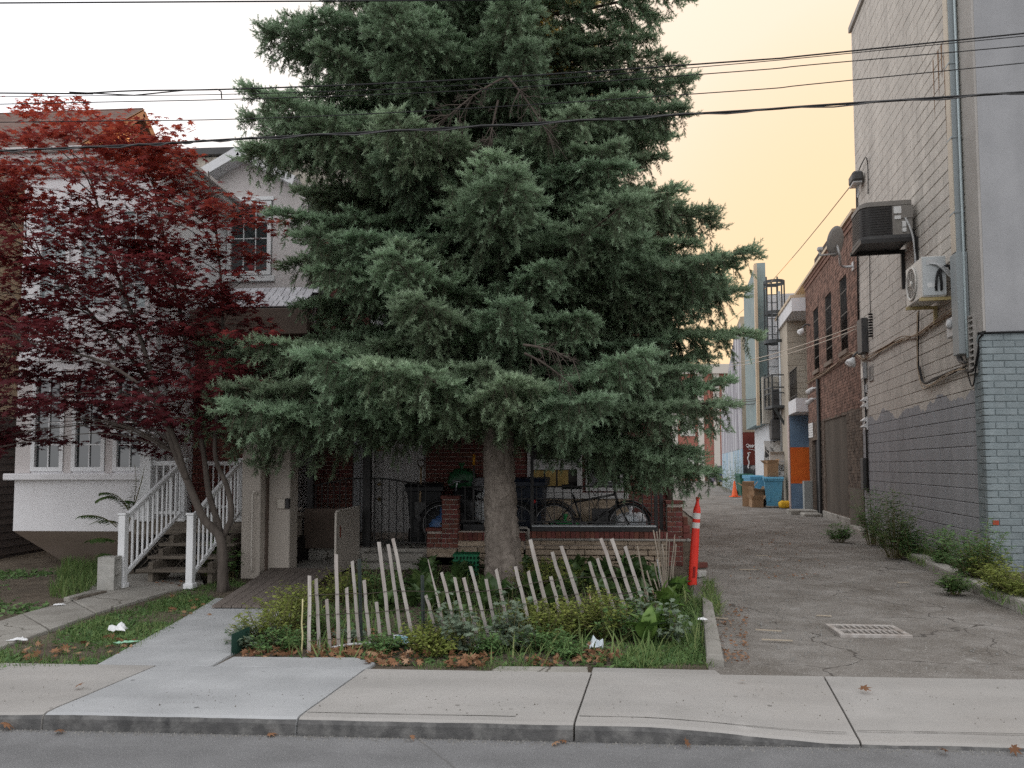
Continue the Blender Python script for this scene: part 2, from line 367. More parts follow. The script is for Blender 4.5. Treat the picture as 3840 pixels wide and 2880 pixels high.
for i in range(len(cuts) - 1):
    o = slab(cuts[i] + g_, cuts[i+1] - g_, M_CONC2 if i == 4 else M_CONC, i)
    if i == 4: o['label'] = 'newer blue grey slab'
# scored lines and a patch of chalky scuffs on the slabs
sc_ = MB()
for x0, x1, yy in ((1.70, 3.26, KY + .16), (.08, 1.63, KY + .13), (3.30, 4.85, KY + .17), (-1.57, -.3, KY + .1)):
    n = 24
    for i in range(n):
        a, c = x0 + (x1-x0)*i/n, x0 + (x1-x0)*(i+1)/n
        zf = lambda x, y: hk(x) + (.12 - hk(x)) * (y - KY) / (BY - KY) * .95 + .0045
        w = .003 + .002 * noise.noise(Vector((a * 9, yy, 0)))
        sc_.poly([(a, yy - w, zf(a, yy)), (c, yy - w, zf(c, yy)), (c, yy + w, zf(c, yy)), (a, yy + w, zf(a, yy))])
sc_.build('score_line', M_JOINT, walk)

# ------------------------------------------------------------------ yards and alley
def sheet(name, pts, z, m, kind='structure', step=.25, amp=.012, freq=1.2, seed=0):
    """bumpy ground inside a convex polygon (grid clipped to the polygon)"""
    import bmesh
    bm = bmesh.new(); vs = [bm.verts.new((p[0], p[1], 0)) for p in pts]; bm.faces.new(vs)
    xs = [p[0] for p in pts]; ys = [p[1] for p in pts]
    for ax, lo, hi in ((0, min(xs), max(xs)), (1, min(ys), max(ys))):
        v = lo + step
        while v < hi:
            co = [0, 0, 0]; co[ax] = v; no = [0, 0, 0]; no[ax] = 1
            bmesh.ops.bisect_plane(bm, geom=bm.verts[:] + bm.edges[:] + bm.faces[:], plane_co=co, plane_no=no); v += step
    for v in bm.verts:
        v.co.z = z + amp * noise.fractal(Vector((v.co.x * freq, v.co.y * freq, seed)), 1.0, 2.0, 4)
    for f in bm.faces: f.smooth = True
    bmesh.ops.recalc_face_normals(bm, faces=bm.faces)
    me = bpy.data.meshes.new(name); bm.to_mesh(me); bm.free(); me.materials.append(m)
    if me.polygons and me.polygons[0].normal.z < 0: me.flip_normals()
    return tag(link(name, me), kind=kind)
sheet('yard', [(-16, BY - .02), (1.2, BY - .02), (1.75, 11.6), (1.75, 14), (-16, 14)], .098, M_SOIL, step=.3, amp=.022, freq=1.5)
tag(MB().box(-60, 40, 5.7, 120, -.05, .05).build('back_lot', M_SOIL), kind='structure')
ga, gb = gp('V', 1540, 1437), gp('V', 1519, 1300)
def alley_x(y, off): return off + math.tan(ALLEY) * y
alley = sheet('alley', [(1.02, BY - .01), (14, BY - .01), (14, 9.0), (12 , 40), (22, 90), (9, 90), (3.6, 22), (1.9, 12), (1.3, 8)], .108, M_ALLEY, step=.32, amp=.014, freq=.9, seed=5)

def prism_slab(name, pts, z0, z1, m, parent=None, bev=.012):
    import bmesh
    bm = bmesh.new(); f = bm.faces.new([bm.verts.new((p[0], p[1], z0)) for p in pts])
    bmesh.ops.recalc_face_normals(bm, faces=bm.faces)
    r_ = bmesh.ops.extrude_face_region(bm, geom=[f]); 
    for e in r_['geom']:
        if isinstance(e, bmesh.types.BMVert): e.co.z = z1
    bmesh.ops.recalc_face_normals(bm, faces=bm.faces)
    top = [e for e in bm.edges if all(abs(v.co.z - z1) < 1e-6 for v in e.verts)]
    if bev: bmesh.ops.bevel(bm, geom=top, offset=bev, segments=2, affect='EDGES', profile=.6)
    me = bpy.data.meshes.new(name); bm.to_mesh(me); bm.free(); me.materials.append(m)
    return link(name, me, parent)
# newer concrete path to the ramp, apron strip behind the sidewalk
path = tag(prism_slab('path', [(-3.50, BY + .004), (-2.62, BY + .004), (-2.66, 6.9), (-2.74, 8.3), (-3.92, 8.5), (-3.73, 7.4)], 0, .124, M_CONC2), kind='structure')
o = prism_slab('apron_slab', [(-2.60, BY + .006), (-1.46, BY + .006), (-1.43, 5.80), (-1.62, 5.95), (-2.58, 5.92)], 0, .122, M_CONC2, path)
o = prism_slab('apron_slab', [(-.55, BY + .006), (.16, BY + .006), (.16, 5.80), (-.5, 5.77)], 0, .119, M_OLDC, path)
o = prism_slab('apron_slab', [(.18, BY + .006), (1.1, BY + .006), (1.08, 5.76), (.2, 5.78)], 0, .119, M_CONC, path)
# older walk from the street to the wooden stairs
w1 = [gp('V', 0, 1339), gp('V', 0, 1399), gp('V', 190, 1330), gp('V', 152, 1296)]
P_ = lambda *q: [(v.x, v.y) for v in q]
a0, a1, a2, a3 = gp('V', -260, 1425), gp('V', -260, 1500), gp('V', 200, 1327), gp('V', 152, 1297)
owalk = tag(prism_slab('walkway', P_(a0, gp('V', -255, 1490), gp('V', 105, 1362), gp('V', 48, 1327)), 0, .128, M_OLDC), kind='structure')
prism_slab('walkway_slab', P_(gp('V', 50, 1326), gp('V', 109, 1360), gp('V', 206, 1326), gp('V', 152, 1297)), 0, .126, M_OLDC, owalk)
prism_slab('walkway_slab', P_(gp('V', 154, 1296), gp('V', 208, 1325), gp('V', 372, 1276), gp('V', 440, 1262), gp('V', 430, 1236), gp('V', 235, 1243)), 0, .13, M_OLDC, owalk)
# low kerb along the garden and along the right-hand buildings
gk = tag(prism_slab('garden_kerb', P_(gp('V', 1526, 1433), gp('V', 1564, 1438), gp('V', 1540, 1315), gp('V', 1517, 1300), gp('V', 1518, 1330)), 0, .19, M_OLDC, bev=.03), kind='structure')
ak = tag(MB().box(0, .001, 0, .001, 0, .001).build('alley_kerb', M_OLDC), kind='structure')
kp = [(2300, 1360), (2150, 1302), (2082, 1272), (1985, 1222), (1905, 1180), (1835, 1142)]
for i in range(len(kp) - 1):
    a, b = gp('V', *kp[i], .11), gp('V', *kp[i+1], .11)
    d = (b - a).normalized(); n = Vector((d.y, -d.x, 0)) * .2
    a, b = a + d * .008, b - d * .008
    prism_slab('kerb_stone', P_(a, b, b + n, a + n), .02, .235 - .03 * (i > 3), M_OLDC, ak, bev=.03)
strip = sheet('verge', P_(gp('V', 2600, 1410, .12) , gp('V', 2310, 1330, .12), gp('V', 2100, 1268, .12), gp('V', 1860, 1150, .12), Vector((7.0, 18.6, 0)), Vector((5.7, 10.9, 0)), Vector((12, 10.9, 0))), .185, M_SOIL, step=.25, amp=.03)

# drain grate in the alley: frame and bars over a dark pit
gr_ = empty('drain_grate', gp('D8', 1310, 715, .125), -R(2), 'rusty iron drain grate with two rows of slots in the alley asphalt', 'drain grate')
M_GRATE = mat('grate_iron', (.38, .355, .33), (.50, .475, .45), scale=14, rough=.7, metal=.3, bump=.002, dirt=(.16, .10, .06), dscale=6, damt=.6)
gw, gd = .60, .44
f_ = MB(); f_.box(-gw/2, gw/2, -gd/2, -gd/2 + .035, -.03, .014, bev=.004); f_.box(-gw/2, gw/2, gd/2 - .035, gd/2, -.03, .014, bev=.004)
f_.box(-gw/2, -gw/2 + .05, -gd/2 + .036, gd/2 - .036, -.03, .013, bev=.004); f_.box(gw/2 - .05, gw/2, -gd/2 + .036, gd/2 - .036, -.03, .013, bev=.004)
f_.box(-gw/2 + .051, gw/2 - .051, -.015, .015, -.03, .012)
f_.build('frame', M_GRATE, gr_)
MB().box(-gw/2 + .051, gw/2 - .051, -gd/2 + .036, gd/2 - .036, -.028, -.022).build('pit', mat('pit_black', (.008, .008, .008), rough=1), gr_)
bm_ = MB().box(-.009, .009, -.085, .085, -.026, .011, bev=.003).mesh('bar', M_GRATE)
for k in range(9):
    for sy in (-1, 1): link('bar', bm_, gr_, loc=(-gw/2 + .08 + (k + .5) * (gw - .16) / 9 + .024, sy * .104, 0))
# ------------------------------------------------------------------ grey block building on the right
def paintmat(name, up, low, line, wob, rough=.85, bump=.004, bscale=60, low2=None, line2=None, fuzz=.05, rnd=.05):
    """masonry paint: a darker coat rolled on up to a ragged height (a real paint edge, in world height)"""
    m = mat(name, up, tuple(c * 1.12 for c in up), scale=2.5, rough=rough, bump=bump, bscale=bscale, rnd=rnd, dirt=tuple(c * .78 for c in up), dscale=1.5, damt=.5)
    t = m.node_tree; N = t.nodes; L = t.links; b = N['Principled BSDF']
    src = b.inputs['Base Color'].links[0].from_socket
    g = N.new('ShaderNodeNewGeometry'); sp = N.new('ShaderNodeSeparateXYZ'); L.new(g.outputs['Position'], sp.inputs[0])
    n = N.new('ShaderNodeTexNoise'); n.inputs['Scale'].default_value = 1.3; n.inputs['Detail'].default_value = 6; L.new(g.outputs['Position'], n.inputs[0])
    def ma(op, a, c):
        x = N.new('ShaderNodeMath'); x.operation = op
        for i, v in enumerate((a, c)):
            if isinstance(v, (int, float)): x.inputs[i].default_value = v
            else: L.new(v, x.inputs[i])
        return x.outputs[0]
    edge = ma('ADD', line - wob / 2, ma('MULTIPLY', n.outputs[0], wob))
    f = ma('LESS_THAN', sp.outputs[2], edge)
    n2 = N.new('ShaderNodeTexNoise'); n2.inputs['Scale'].default_value = 1.1; n2.inputs['Detail'].default_value = 5; L.new(g.outputs['Position'], n2.inputs[0])
    lo = N.new('ShaderNodeMix'); lo.data_type = 'RGBA'; L.new(n2.outputs[0], lo.inputs[0])
    lo.inputs[6].default_value = (*[c * .88 for c in low], 1); lo.inputs[7].default_value = (*[c * 1.12 for c in low], 1)
    mx = N.new('ShaderNodeMix'); mx.data_type = 'RGBA'; L.new(f, mx.inputs[0]); L.new(src, mx.inputs[6]); L.new(lo.outputs[2], mx.inputs[7])
    L.new(mx.outputs[2], b.inputs['Base Color']); return m
M_BLOCK = paintmat('painted_block', (.56, .525, .475), (.345, .352, .37), 2.62, .75)
M_MORT = paintmat('painted_mortar', (.38, .35, .315), (.30, .306, .32), 2.62, .75)
M_STUC = mat('grey_stucco', (.33, .336, .346), (.385, .39, .40), scale=1.2, rough=.95, bump=.004, bscale=120, dirt=(.285, .29, .30), dscale=.7, damt=.5)
M_STUC2 = mat('beige_stucco', (.36, .34, .315), (.42, .40, .375), scale=2, rough=.95, bump=.004, bscale=120)
M_PBRICK = mat('blue_grey_painted_brick', (.225, .27, .283), (.28, .325, .338), scale=5, rough=.8, bump=.012, bscale=38, rnd=.06, dirt=(.19, .225, .235), dscale=3, damt=.5)
M_PMORT = mat('painted_brick_joint', (.20, .24, .252), rough=.9)
M_DMET = mat('duct_metal', (.30, .34, .355), (.36, .40, .41), scale=2, rough=.55, metal=.25, stretch=(1, 1, .2), dirt=(.24, .26, .27), dscale=2, damt=.5)
M_WARMLIT = mat('warm_lit_metal', (.56, .49, .40), (.62, .55, .45), scale=3, rough=.7)  # duct metal with the sunset glow mixed into its colour
M_BLACK = mat('black_rubber', (.012, .012, .013), rough=.6)
M_IRON = mat('black_iron', (.014, .014, .015), (.03, .028, .026), scale=30, rough=.5, metal=.0, spec=.45)
M_WHITE = mat('white_paint', (.72, .73, .73), (.78, .79, .79), scale=3, rough=.45, dirt=(.6, .6, .58), dscale=3, damt=.4)
M_LGREY = mat('light_grey_plastic', (.5, .51, .52), (.56, .57, .57), scale=4, rough=.5)
M_TAN = mat('tan_cable', (.42, .32, .22), (.5, .4, .3), scale=20, rough=.7)
M_DARK = mat('dark_grey_metal', (.06, .06, .062), (.09, .09, .09), scale=5, rough=.55)
M_STEEL = mat('galvanised', (.38, .40, .41), (.46, .48, .49), scale=10, rough=.4, metal=.6)

streaks(M_BLOCK, .18, (4, 4, .3)); spots(M_BLOCK, (.5, .48, .44), 1.6, .22, .3, .9); streaks(M_STUC, .12, (3, 3, .2)); streaks(M_PBRICK, .18, (5, 5, .5))
gb_ = empty('block_building', A0, 0, 'tall grey painted concrete block building with stucco front right of the alley', 'building')
TOP = 11.7; SFAR = 7.1
c = MB(); q1, q2 = AM @ Vector((.06, -.012, 0)), AM @ Vector((SFAR - .01, -.012, 0)); c.prism([q1, (13, q1.y, 0), (13, q2.y, 0), q2], (0, 0, TOP - .1)); c.wbuild('core_wall', M_MORT, gb_)
# running-bond blocks: the 300 that show largest are their own, the rest one joined part
BL, BH, J = .40, .20, .010
bmesh_ = {}
def blockmesh(l):
    k = round(l, 2)
    if k not in bmesh_: bmesh_[k] = MB().box(-k/2 + J/2, k/2 - J/2, -.03, .004, J/2 - BH/2, BH/2 - J/2, bev=.006).mesh('block', M_BLOCK)
    return bmesh_[k]
cand = []
row = 0; z = .06
while z < TOP - .15:
    s0 = .34 - (BL / 2 if row % 2 else 0)
    while s0 < SFAR - .02:
        a, b = max(s0, .36 if z < 3.35 else .42), min(s0 + BL, SFAR)
        if b - a > .06: cand.append((a, b, z + BH/2))
        s0 += BL
    z += BH; row += 1
def seen(c_):                              # apparent size of a block in the photo
    p = AM @ Vector(((c_[0] + c_[1]) / 2, 0, c_[2])); d = p - _EY
    return (c_[1] - c_[0]) * abs(AN.dot(d)) / d.length ** 3 if True else 0
def inview(p):
    q = _MR.transposed() @ (Vector(p) - _EY)
    if q.z >= 0: return False
    x = _CX + _F * q.x / -q.z; y = _CY - _F * q.y / -q.z
    return -60 < x < 3900 and -60 < y < 2940
cand.sort(key=lambda c_: -seen(c_) * (1 if inview(AM @ Vector((c_[0], 0, c_[2]))) else .0001))
rest = MB(AM)
Arot = Matrix(((AU.x, AN.x, 0), (AU.y, AN.y, 0), (0, 0, 1))).to_euler()
for i, (a, b, zz) in enumerate(cand):
    if i < 300:
        p = AM @ Vector(((a + b) / 2, rng.uniform(-.002, .002), zz)) - A0
        link('block', blockmesh(b - a), gb_, loc=p, rot=(Arot.x, Arot.y, Arot.z + U_(-.004, .004)))
    else:
        rest.box(a + J/2, b - J/2, -.03, .004 + rng.uniform(-.002, .002), zz - BH/2 + J/2, zz + BH/2 - J/2)
o = rest.wbuild('block_courses', M_BLOCK, gb_); o['kind'] = 'stuff'
# stucco front, its return round the corner, coping
FY = A0.y
fr = MB(); fr.prism([(5.668, FY - .05, 3.38), (12.5, FY - .05, 3.38), (12.5, FY + 1, 3.38), (5.85, FY + 1, 3.38)], (0, 0, TOP - 3.08)); fr.wbuild('stucco_front', M_STUC, gb_)
rt = MB(AM); rt.box(-.045, .41, -.02, .02, 3.40, TOP - .05); rt.wbuild('stucco_return', M_STUC2, gb_)
cp = MB(AM); cp.box(.5, SFAR + .05, -.35, .06, TOP - .1, TOP + .04, bev=.01); cp.wbuild('coping', M_STUC2, gb_)
fb = MB(); fb.prism([(5.672, FY - .037, 0), (12.5, FY - .037, 0), (12.5, FY + .9, 0), (5.83, FY + .9, 0)], (0, 0, 3.37)); fb.wbuild('brick_backing', M_PMORT, gb_)
rb = MB(AM); rb.box(-.005, .37, -.06, .011, 0, 3.37); rb.wbuild('brick_backing', M_PMORT, gb_)
BRL, BRH = .29, .0915
bcache = {}
def pbrick(l):
    k = round(l, 2)
    if k not in bcache: bcache[k] = MB().box(-k/2 + .006, k/2 - .006, -.032, .03, -BRH/2 + .005, BRH/2 - .005, bev=.005).mesh('brick', M_PBRICK)
    return bcache[k]
nrow = int(3.34 / BRH)
for r_ in range(nrow):
    zz = .06 + BRH * (r_ + .5); x0 = 5.60 + (0 if r_ % 2 else -BRL / 2)
    while x0 < 6.85:
        a, b = max(x0, 5.60), x0 + BRL
        if b - a > .05: link('brick', pbrick(b - a), gb_, loc=Vector(((a + b) / 2, FY - .016 + U_(-.004, .004), zz)) - A0, rot=(U_(-.01, .01), 0, U_(-.012, .012)))
        x0 += BRL
    # toothed return bricks on the alley side
    a, b = .0, (.36 if r_ % 2 else .24) - (.05 if rng.random() < .2 else 0)
    p = AM @ Vector(((a + b) / 2 - .005, -.012, zz)) - A0
    link('return_brick', pbrick(b - a), gb_, loc=p, rot=(0, 0, Arot.z + math.pi + U_(-.01, .01)))
MB().box(6.85, 12.4, FY - .045, FY - .038, .06, 3.36).wbuild('painted_wall', M_PBRICK, gb_)
MB().box(5.66, 5.735, FY - .0555, FY - .03, .80, .86).wbuild('red_paint_mark', mat('red_mark', (.35, .06, .03), rough=.8), gb_)
# rust streaks under a cut plate
M_RUST = mat('rust_streak', (.20, .095, .045), (.32, .22, .14), scale=9, rough=.95, stretch=(4, 4, .6))
rs = MB(AM)
for k, (x, y, w, h) in enumerate(((955, 470, .035, 1.0), (992, 400, .05, .75), (1018, 350, .05, .55), (1040, 440, .03, 1.3))):
    p = ap('D4', x, y)
    pts = [(p.x + w/2, .0075, p.z), (p.x - w/2, .0075, p.z)]
    rs.poly([(p.x + w*.6, .0085, p.z), (p.x + w*.25, .0085, p.z - h), (p.x - w*.1, .0085, p.z - h*.8), (p.x - w*.6, .0085, p.z - h*.1), (p.x - w*.6, .0085, p.z + .02)])
rs.wbuild('rust_streak', M_RUST, gb_)
# expansion joint / thin conduit lines
def atube(name, pts, r, m, parent, n=6): 
    b = MB(AM); b.tube(pts, r, n); return b.wbuild(name, m, parent) if parent else b.build(name, m)
def smooth(pts, k=6):
    pts = [Vector(p) for p in pts]; out = []
    for i in range(len(pts) - 1):
        p0, p1, p2, p3 = pts[max(i-1, 0)], pts[i], pts[i+1], pts[min(i+2, len(pts)-1)]
        for j in range(k):
            t = j / k; out.append(.5 * ((2*p1) + (p2-p0)*t + (2*p0-5*p1+4*p2-p3)*t*t + (3*p1-p0-3*p2+p3)*t**3))
    return out + [pts[-1]]
# big duct
du = empty('vent_duct', AM @ Vector((.6, .06, 3.1)), 0, 'tall grey sheet metal duct running up the block wall', 'duct')
b = MB(AM); b.box(.50, .66, .012, .13, 4.62, 10.9, bev=.006); b.wbuild('duct_body', M_DMET, du)
b = MB(AM); b.box(.512, .668, .131, .146, 4.64, 10.9); b.wbuild('warm_lit_side', M_WARMLIT, du)  # warm glow on the duct's alley face, put in as a coloured plate
b = MB(AM); b.box(.44, .70, .012, .16, 3.16, 4.618, bev=.008); b.wbuild('lower_box', M_DMET, du)
atube('conduit', [(.44, .06, 10.5), (.44, .06, 4.5), (.42, .07, 3.9), (.41, .07, 3.1)], .016, mat('pale_conduit', (.46, .54, .56), rough=.5), du)
for z_ in (5.2, 6.3, 7.4, 8.5, 9.6):
    b = MB(AM); b.box(.49, .67, .01, .149, z_, z_ + .025); b.wbuild('strap', M_DMET, du)
# electric meter box on the duct's foot
eb = empty('meter_box', AM @ Vector((.9, .1, 3.4)), 0, 'small pale grey electric box with rounded cover beside the duct foot', 'electric box')
p1, p2 = ap('C8', 945, 1250, .1), ap('C8', 1020, 1360, .1)
b = MB(AM); b.box(p2.x, p1.x, .012, .13, p2.z, p1.z + .02, bev=.015); b.wbuild('box', M_LGREY, eb)
b = MB(AM); b.lathe([(.07, 0), (.07, .03), (.05, .05), (.0, .055)], 14, ((p1.x + p2.x)/2, .13, (p1.z+p2.z)/2 + .05), axis=(0, 1, 0)); b.wbuild('cover', M_LGREY, eb)
for k in range(3):
    atube('pipe', smooth([(p2.x + .06 + .07*k, .06, p2.z), (p2.x + .05 + .07*k, .06, p2.z - .25), (p2.x - .02 + .05*k, .06, p2.z - .38), (p2.x - .15, .06, p2.z - .42)]), .016, M_DARK, eb)
# louvre
lv = empty('louvre_vent', AM @ Vector((.3, 0, 2.9)), 0, 'narrow louvred vent with angled slats at the building corner', 'vent')
b = MB(AM)
for s0, s1, z0, z1 in ((.20, .225, 2.86, 3.68), (.395, .42, 2.86, 3.68), (.225, .395, 3.655, 3.68), (.225, .395, 2.86, 2.885)): b.box(s0, s1, .004, .055, z0, z1)
b.wbuild('frame', M_STUC2, lv)
b = MB(AM); b.box(.226, .394, .0035, .012, 2.886, 3.654); b.wbuild('opening', mat('pit_black', (.008,)*3), lv)
for k in range(9):
    zz = 2.93 + k * .083
    b = MB(AM); b.prism([(.226, .014, zz + .035), (.226, .052, zz - .005), (.226, .058, zz + .003), (.226, .02, zz + .045)], (.168, 0, 0)); b.wbuild('slat', M_STUC2, lv)
# large condenser on a bracket
ac = empty('condenser_unit', AM @ Vector((3.1, .5, 5.4)), 0, 'large brown grey air conditioning condenser with dark grille on a wall bracket', 'air conditioner')
M_ACB = mat('taupe_metal', (.21, .195, .18), (.25, .235, .215), scale=4, rough=.55)
M_GRIL = mat('dark_grille', (.028, .026, .026), (.045, .042, .04), scale=40, rough=.6)
s0, s1, n0, n1, z0, z1 = 2.68, 3.5, .10, .90, 5.52, 6.13
def rrect(n0, n1, s0, s1, r, k=5):
    out = []
    for cx, cy, a0 in ((s1 - r, n1 - r, 0), (s0 + r, n1 - r, 90), (s0 + .02, n0 + .02, 180), (s1 - .02, n0 + .02, 270)):
        rr_ = r if cy == n1 - r else .02
        for j in range(k + 1):
            a = R(a0 + 90 * j / k); out.append((cx + rr_ * math.cos(a), cy + rr_ * math.sin(a)))
    return out
rr = rrect(n0, n1, s0, s1, .16)
b = MB(AM); b.prism([(x, y, z0 + .03) for x, y in rr], (0, 0, z1 - z0 - .1)); b.wbuild('coil_grille', M_GRIL, ac)
rr2 = rrect(n0 - .012, n1 + .015, s0 - .015, s1 + .015, .17)
b = MB(AM); b.prism([(x, y, z1 - .07) for x, y in rr2], (0, 0, .07)); rr3 = rrect(n0, n1 - .02, s0 + .02, s1 - .02, .15); b.prism([(x, y, z1 + .001) for x, y in rr3], (0, 0, .02)); b.wbuild('top_cover', M_ACB, ac)
b = MB(AM); b.box(s0 - .012, s0 + .2, n0 - .02, n0 + .30, z0 + .02, z1 - .071, bev=.008); b.wbuild('side_panel', M_ACB, ac)
b = MB(AM); b.box(s0 - .03, s0 - .0125, n0 - .03, n0 + .22, z0 + .30, z1 - .085, bev=.004); b.wbuild('control_cover', M_ACB, ac)
for nn, zz, w, h in ((.27, z1 - .16, .12, .12), (.27, z1 - .29, .10, .06), (.17, z0 + .2, .06, .1), (.17, z0 + .1, .06, .07)):
    b = MB(AM); b.box(s0 - .034, s0 - .0135, nn - w/2 + .05, nn + w/2 + .05, zz - h/2, zz + h/2); b.wbuild('sticker', M_WHITE, ac)
for k in range(11):
    zz = z0 + .06 + k * .043
    b = MB(AM); b.tube([(s0 - .008, n0 + .32, zz), (s0 - .008, n1 - .16, zz), (s0 + .04, n1 - .04, zz), (s0 + .16, n1 + .008, zz), (s1 - .1, n1 + .008, zz)], .004, 4); b.wbuild('grille_wire', M_DARK, ac)
b = MB(AM); b.prism([(x, y, z0 - .03) for x, y in rr2], (0, 0, .055)); b.wbuild('base_pan', M_DARK, ac)
b = MB(AM); b.box(s0 - .02, s0 + .04, .0, n1 + .02, z0 - .10, z0 - .032); b.box(s1 - .04, s1 + .02, .0, n1 + .02, z0 - .10, z0 - .032); b.box(s0 + .041, s1 - .041, n1 - .05, n1 + .01, z0 - .09, z0 - .033)
b.box(s0 - .02, s0 + .04, .012, .07, z0 - .75, z0 - .101); b.box(s1 - .04, s1 + .02, .012, .07, z0 - .75, z0 - .101)
b.wbuild('bracket', M_IRON, ac)
atube('hose', smooth([(s0 - .03, n0 + .1, z0 + .3), (s0 - .06, n0 + .02, z0 + .05), (s0 - .03, .07, z0 - .3), (s0 - .02, .06, z0 - 1.0)]), .017, M_LGREY, ac)
atube('hose', smooth([(s0 - .02, n0, z0 + .1), (s0 - .03, .06, z0 - .2), (s0 + .1, .05, z0 - 1.1)]), .028, M_BLACK, ac)
# white mini-split
mc = empty('split_unit', AM @ Vector((1.5, .2, 4.05)), 0, 'white split air conditioner with round fan guard on yellow brackets', 'air conditioner')
M_ACW = mat('off_white_enamel', (.60, .585, .55), (.66, .645, .61), scale=3, rough=.45, dirt=(.5, .48, .44), dscale=3, damt=.4)
s0, s1, n0, n1, z0, z1 = 1.08, 1.90, .10, .43, 4.12, 4.74
b = MB(AM); b.box(s0, s1, n0, n1, z0, z1, bev=.014); b.wbuild('casing', M_ACW, mc)
b = MB(AM); b.box(s0 - .012, s0 - .001, n0 - .002, n1 - .012, z0 + .02, z1 - .012, bev=.004); b.wbuild('side_panel', mat('pale_blue_enamel', (.50, .53, .54), (.55, .58, .59), scale=3, rough=.5), mc)
fc = (s0 + .50, n1 + .002, (z0 + z1) / 2)
b = MB(AM); b.lathe([(.255, 0), (.265, .012), (.255, .022), (.235, .02), (.225, .0)], 32, fc, axis=(0, 1, 0), cap=False); fg = b.wbuild('fan_guard', M_ACW, mc)
b = MB(AM); b.lathe([(.235, .001), (.0, .0015)], 32, fc, axis=(0, 1, 0), cap=False); b.wbuild('fan_opening', mat('fan_shadow', (.10, .09, .08), rough=.8), mc)
b = MB(AM)
for q in range(1, 9): b.lathe([(.027*q - .003, .012), (.027*q + .003, .012)], 28, fc, axis=(0, 1, 0), cap=False)
b.lathe([(.05, .0), (.05, .02), (.0, .022)], 20, fc, axis=(0, 1, 0), cap=False)
for q in range(8):
    a = q * math.pi / 4; b.bar((fc[0] + .045*math.cos(a), n1 + .012, fc[2] + .045*math.sin(a)), (fc[0] + .232*math.cos(a), n1 + .012, fc[2] + .232*math.sin(a)), .006, .004, up=(0, 1, 0))
b.wbuild('fan_grille', M_ACW, mc)
b = MB(AM); b.box(s0 - .02, s0 - .0125, n0 + .12, n0 + .27, z1 - .14, z1 - .06); b.wbuild('terminal_cover', M_LGREY, mc)
for k in range(3):
    atube('cable', smooth([(s0 - .02, n0 + .17 + .03*k, z1 - .12), (s0 - .06, n0 + .08 + .02*k, z1 - .16), (s0 - .05, .06, z1 - .26 - .04*k), (s0 - .0, .02, z1 - .38)]), .011, M_LGREY, mc)
for k in range(2):
    atube('pipe', smooth([(s0 - .02, n0 + .07 + .07*k, z0 + .09), (s0 - .06, n0 + .08 + .07*k, z0 + .2), (s0 - .05, n0 + .08 + .03*k, z1 - .24), (s0 - .05, n0 - .02, z1 - .17), (s0 + .0, .02, z1 - .24)]), .02, M_BLACK, mc)
for k in range(2):
    b = MB(AM); b.box(s0 - .0155, s0 - .0125, n0 + .13 + k*.06 , n0 + .18 + k*.08, z0 + .14, z0 + .21); b.wbuild('sticker', M_WHITE, mc)
M_YEL = mat('yellowed_bracket', (.42, .33, .14), (.5, .42, .25), scale=8, rough=.7)
b = MB(AM); b.box(s0 + .02, s0 + .07, .0, n1 + .03, z0 - .05, z0 - .002); b.wbuild('bracket', M_YEL, mc)
b = MB(AM); b.box(s1 - .1, s1 - .05, .0, n1 + .03, z0 - .05, z0 - .002); b.box(s1 - .1, s1 - .05, .012, .06, z0 - .3, z0 - .051); b.wbuild('bracket', M_YEL, mc)
# cable clusters on the wall
def apt(k, pts, off): return [ap(k, x, y, off) for x, y in pts]
cb = empty('cable_bundle', AM @ Vector((1.5, .03, 2.9)), 0, 'black cable bundle hanging in a loop below the white air conditioner', 'cables')
base = apt('C8', [(714, 1185), (712, 1300), (710, 1450), (715, 1600)], .05) + apt('D2', [(615, 270), (640, 345), (700, 330), (790, 300), (880, 270)], .05)
for k in range(6):
    q = [p + Vector((U_(-.03, .03), .012 * k * .3, U_(-.03, .03) + (-.02*k if 3 < i < 7 else 0))) for i, p in enumerate(base)]
    atube('cable', smooth(q), .012 if k < 4 else .008, M_BLACK if k < 4 else M_TAN, cb)
tc = empty('tan_cable_run', AM @ Vector((4, .03, 3.9)), 0, 'tangled tan cables strung across the block wall to the brick building', 'cables')
base = apt('C8', [(985, 1180), (850, 1270), (720, 1370), (600, 1390), (480, 1440), (350, 1530), (290, 1560)], .03) + apt('C7', [(1690, 60), (1620, 80), (1500, 170), (1400, 235), (1330, 275), (1255, 330)], .05)
for k in range(5):
    q = [p + Vector((U_(-.05, .05), .008 * k, U_(-.05, .05))) for p in base]
    atube('cable', smooth(q), .010, M_TAN if k % 2 else mat('brown_cable', (.22, .15, .10), rough=.7), tc)
bc = empty('corner_cable', AM @ Vector((0, .05, 3.3)), 0, 'black cable wrapping round the corner above the painted brick', 'cable')
b = MB(); q = [AM @ v for v in smooth(apt('D2', [(880, 290), (925, 280), (950, 170), (955, 110), (975, 80)], .05))]
q += [Vector((5.55, FY - .08, 3.36)), Vector((6.2, FY - .075, 3.375)), Vector((7.5, FY - .075, 3.39))]
b.tube(q, .017, 6); b.wbuild('cable', M_BLACK, bc)
atube('cable', smooth(apt('D2', [(885, 280), (900, 345), (915, 375), (928, 330), (935, 250)], .05)), .009, M_BLACK, bc)
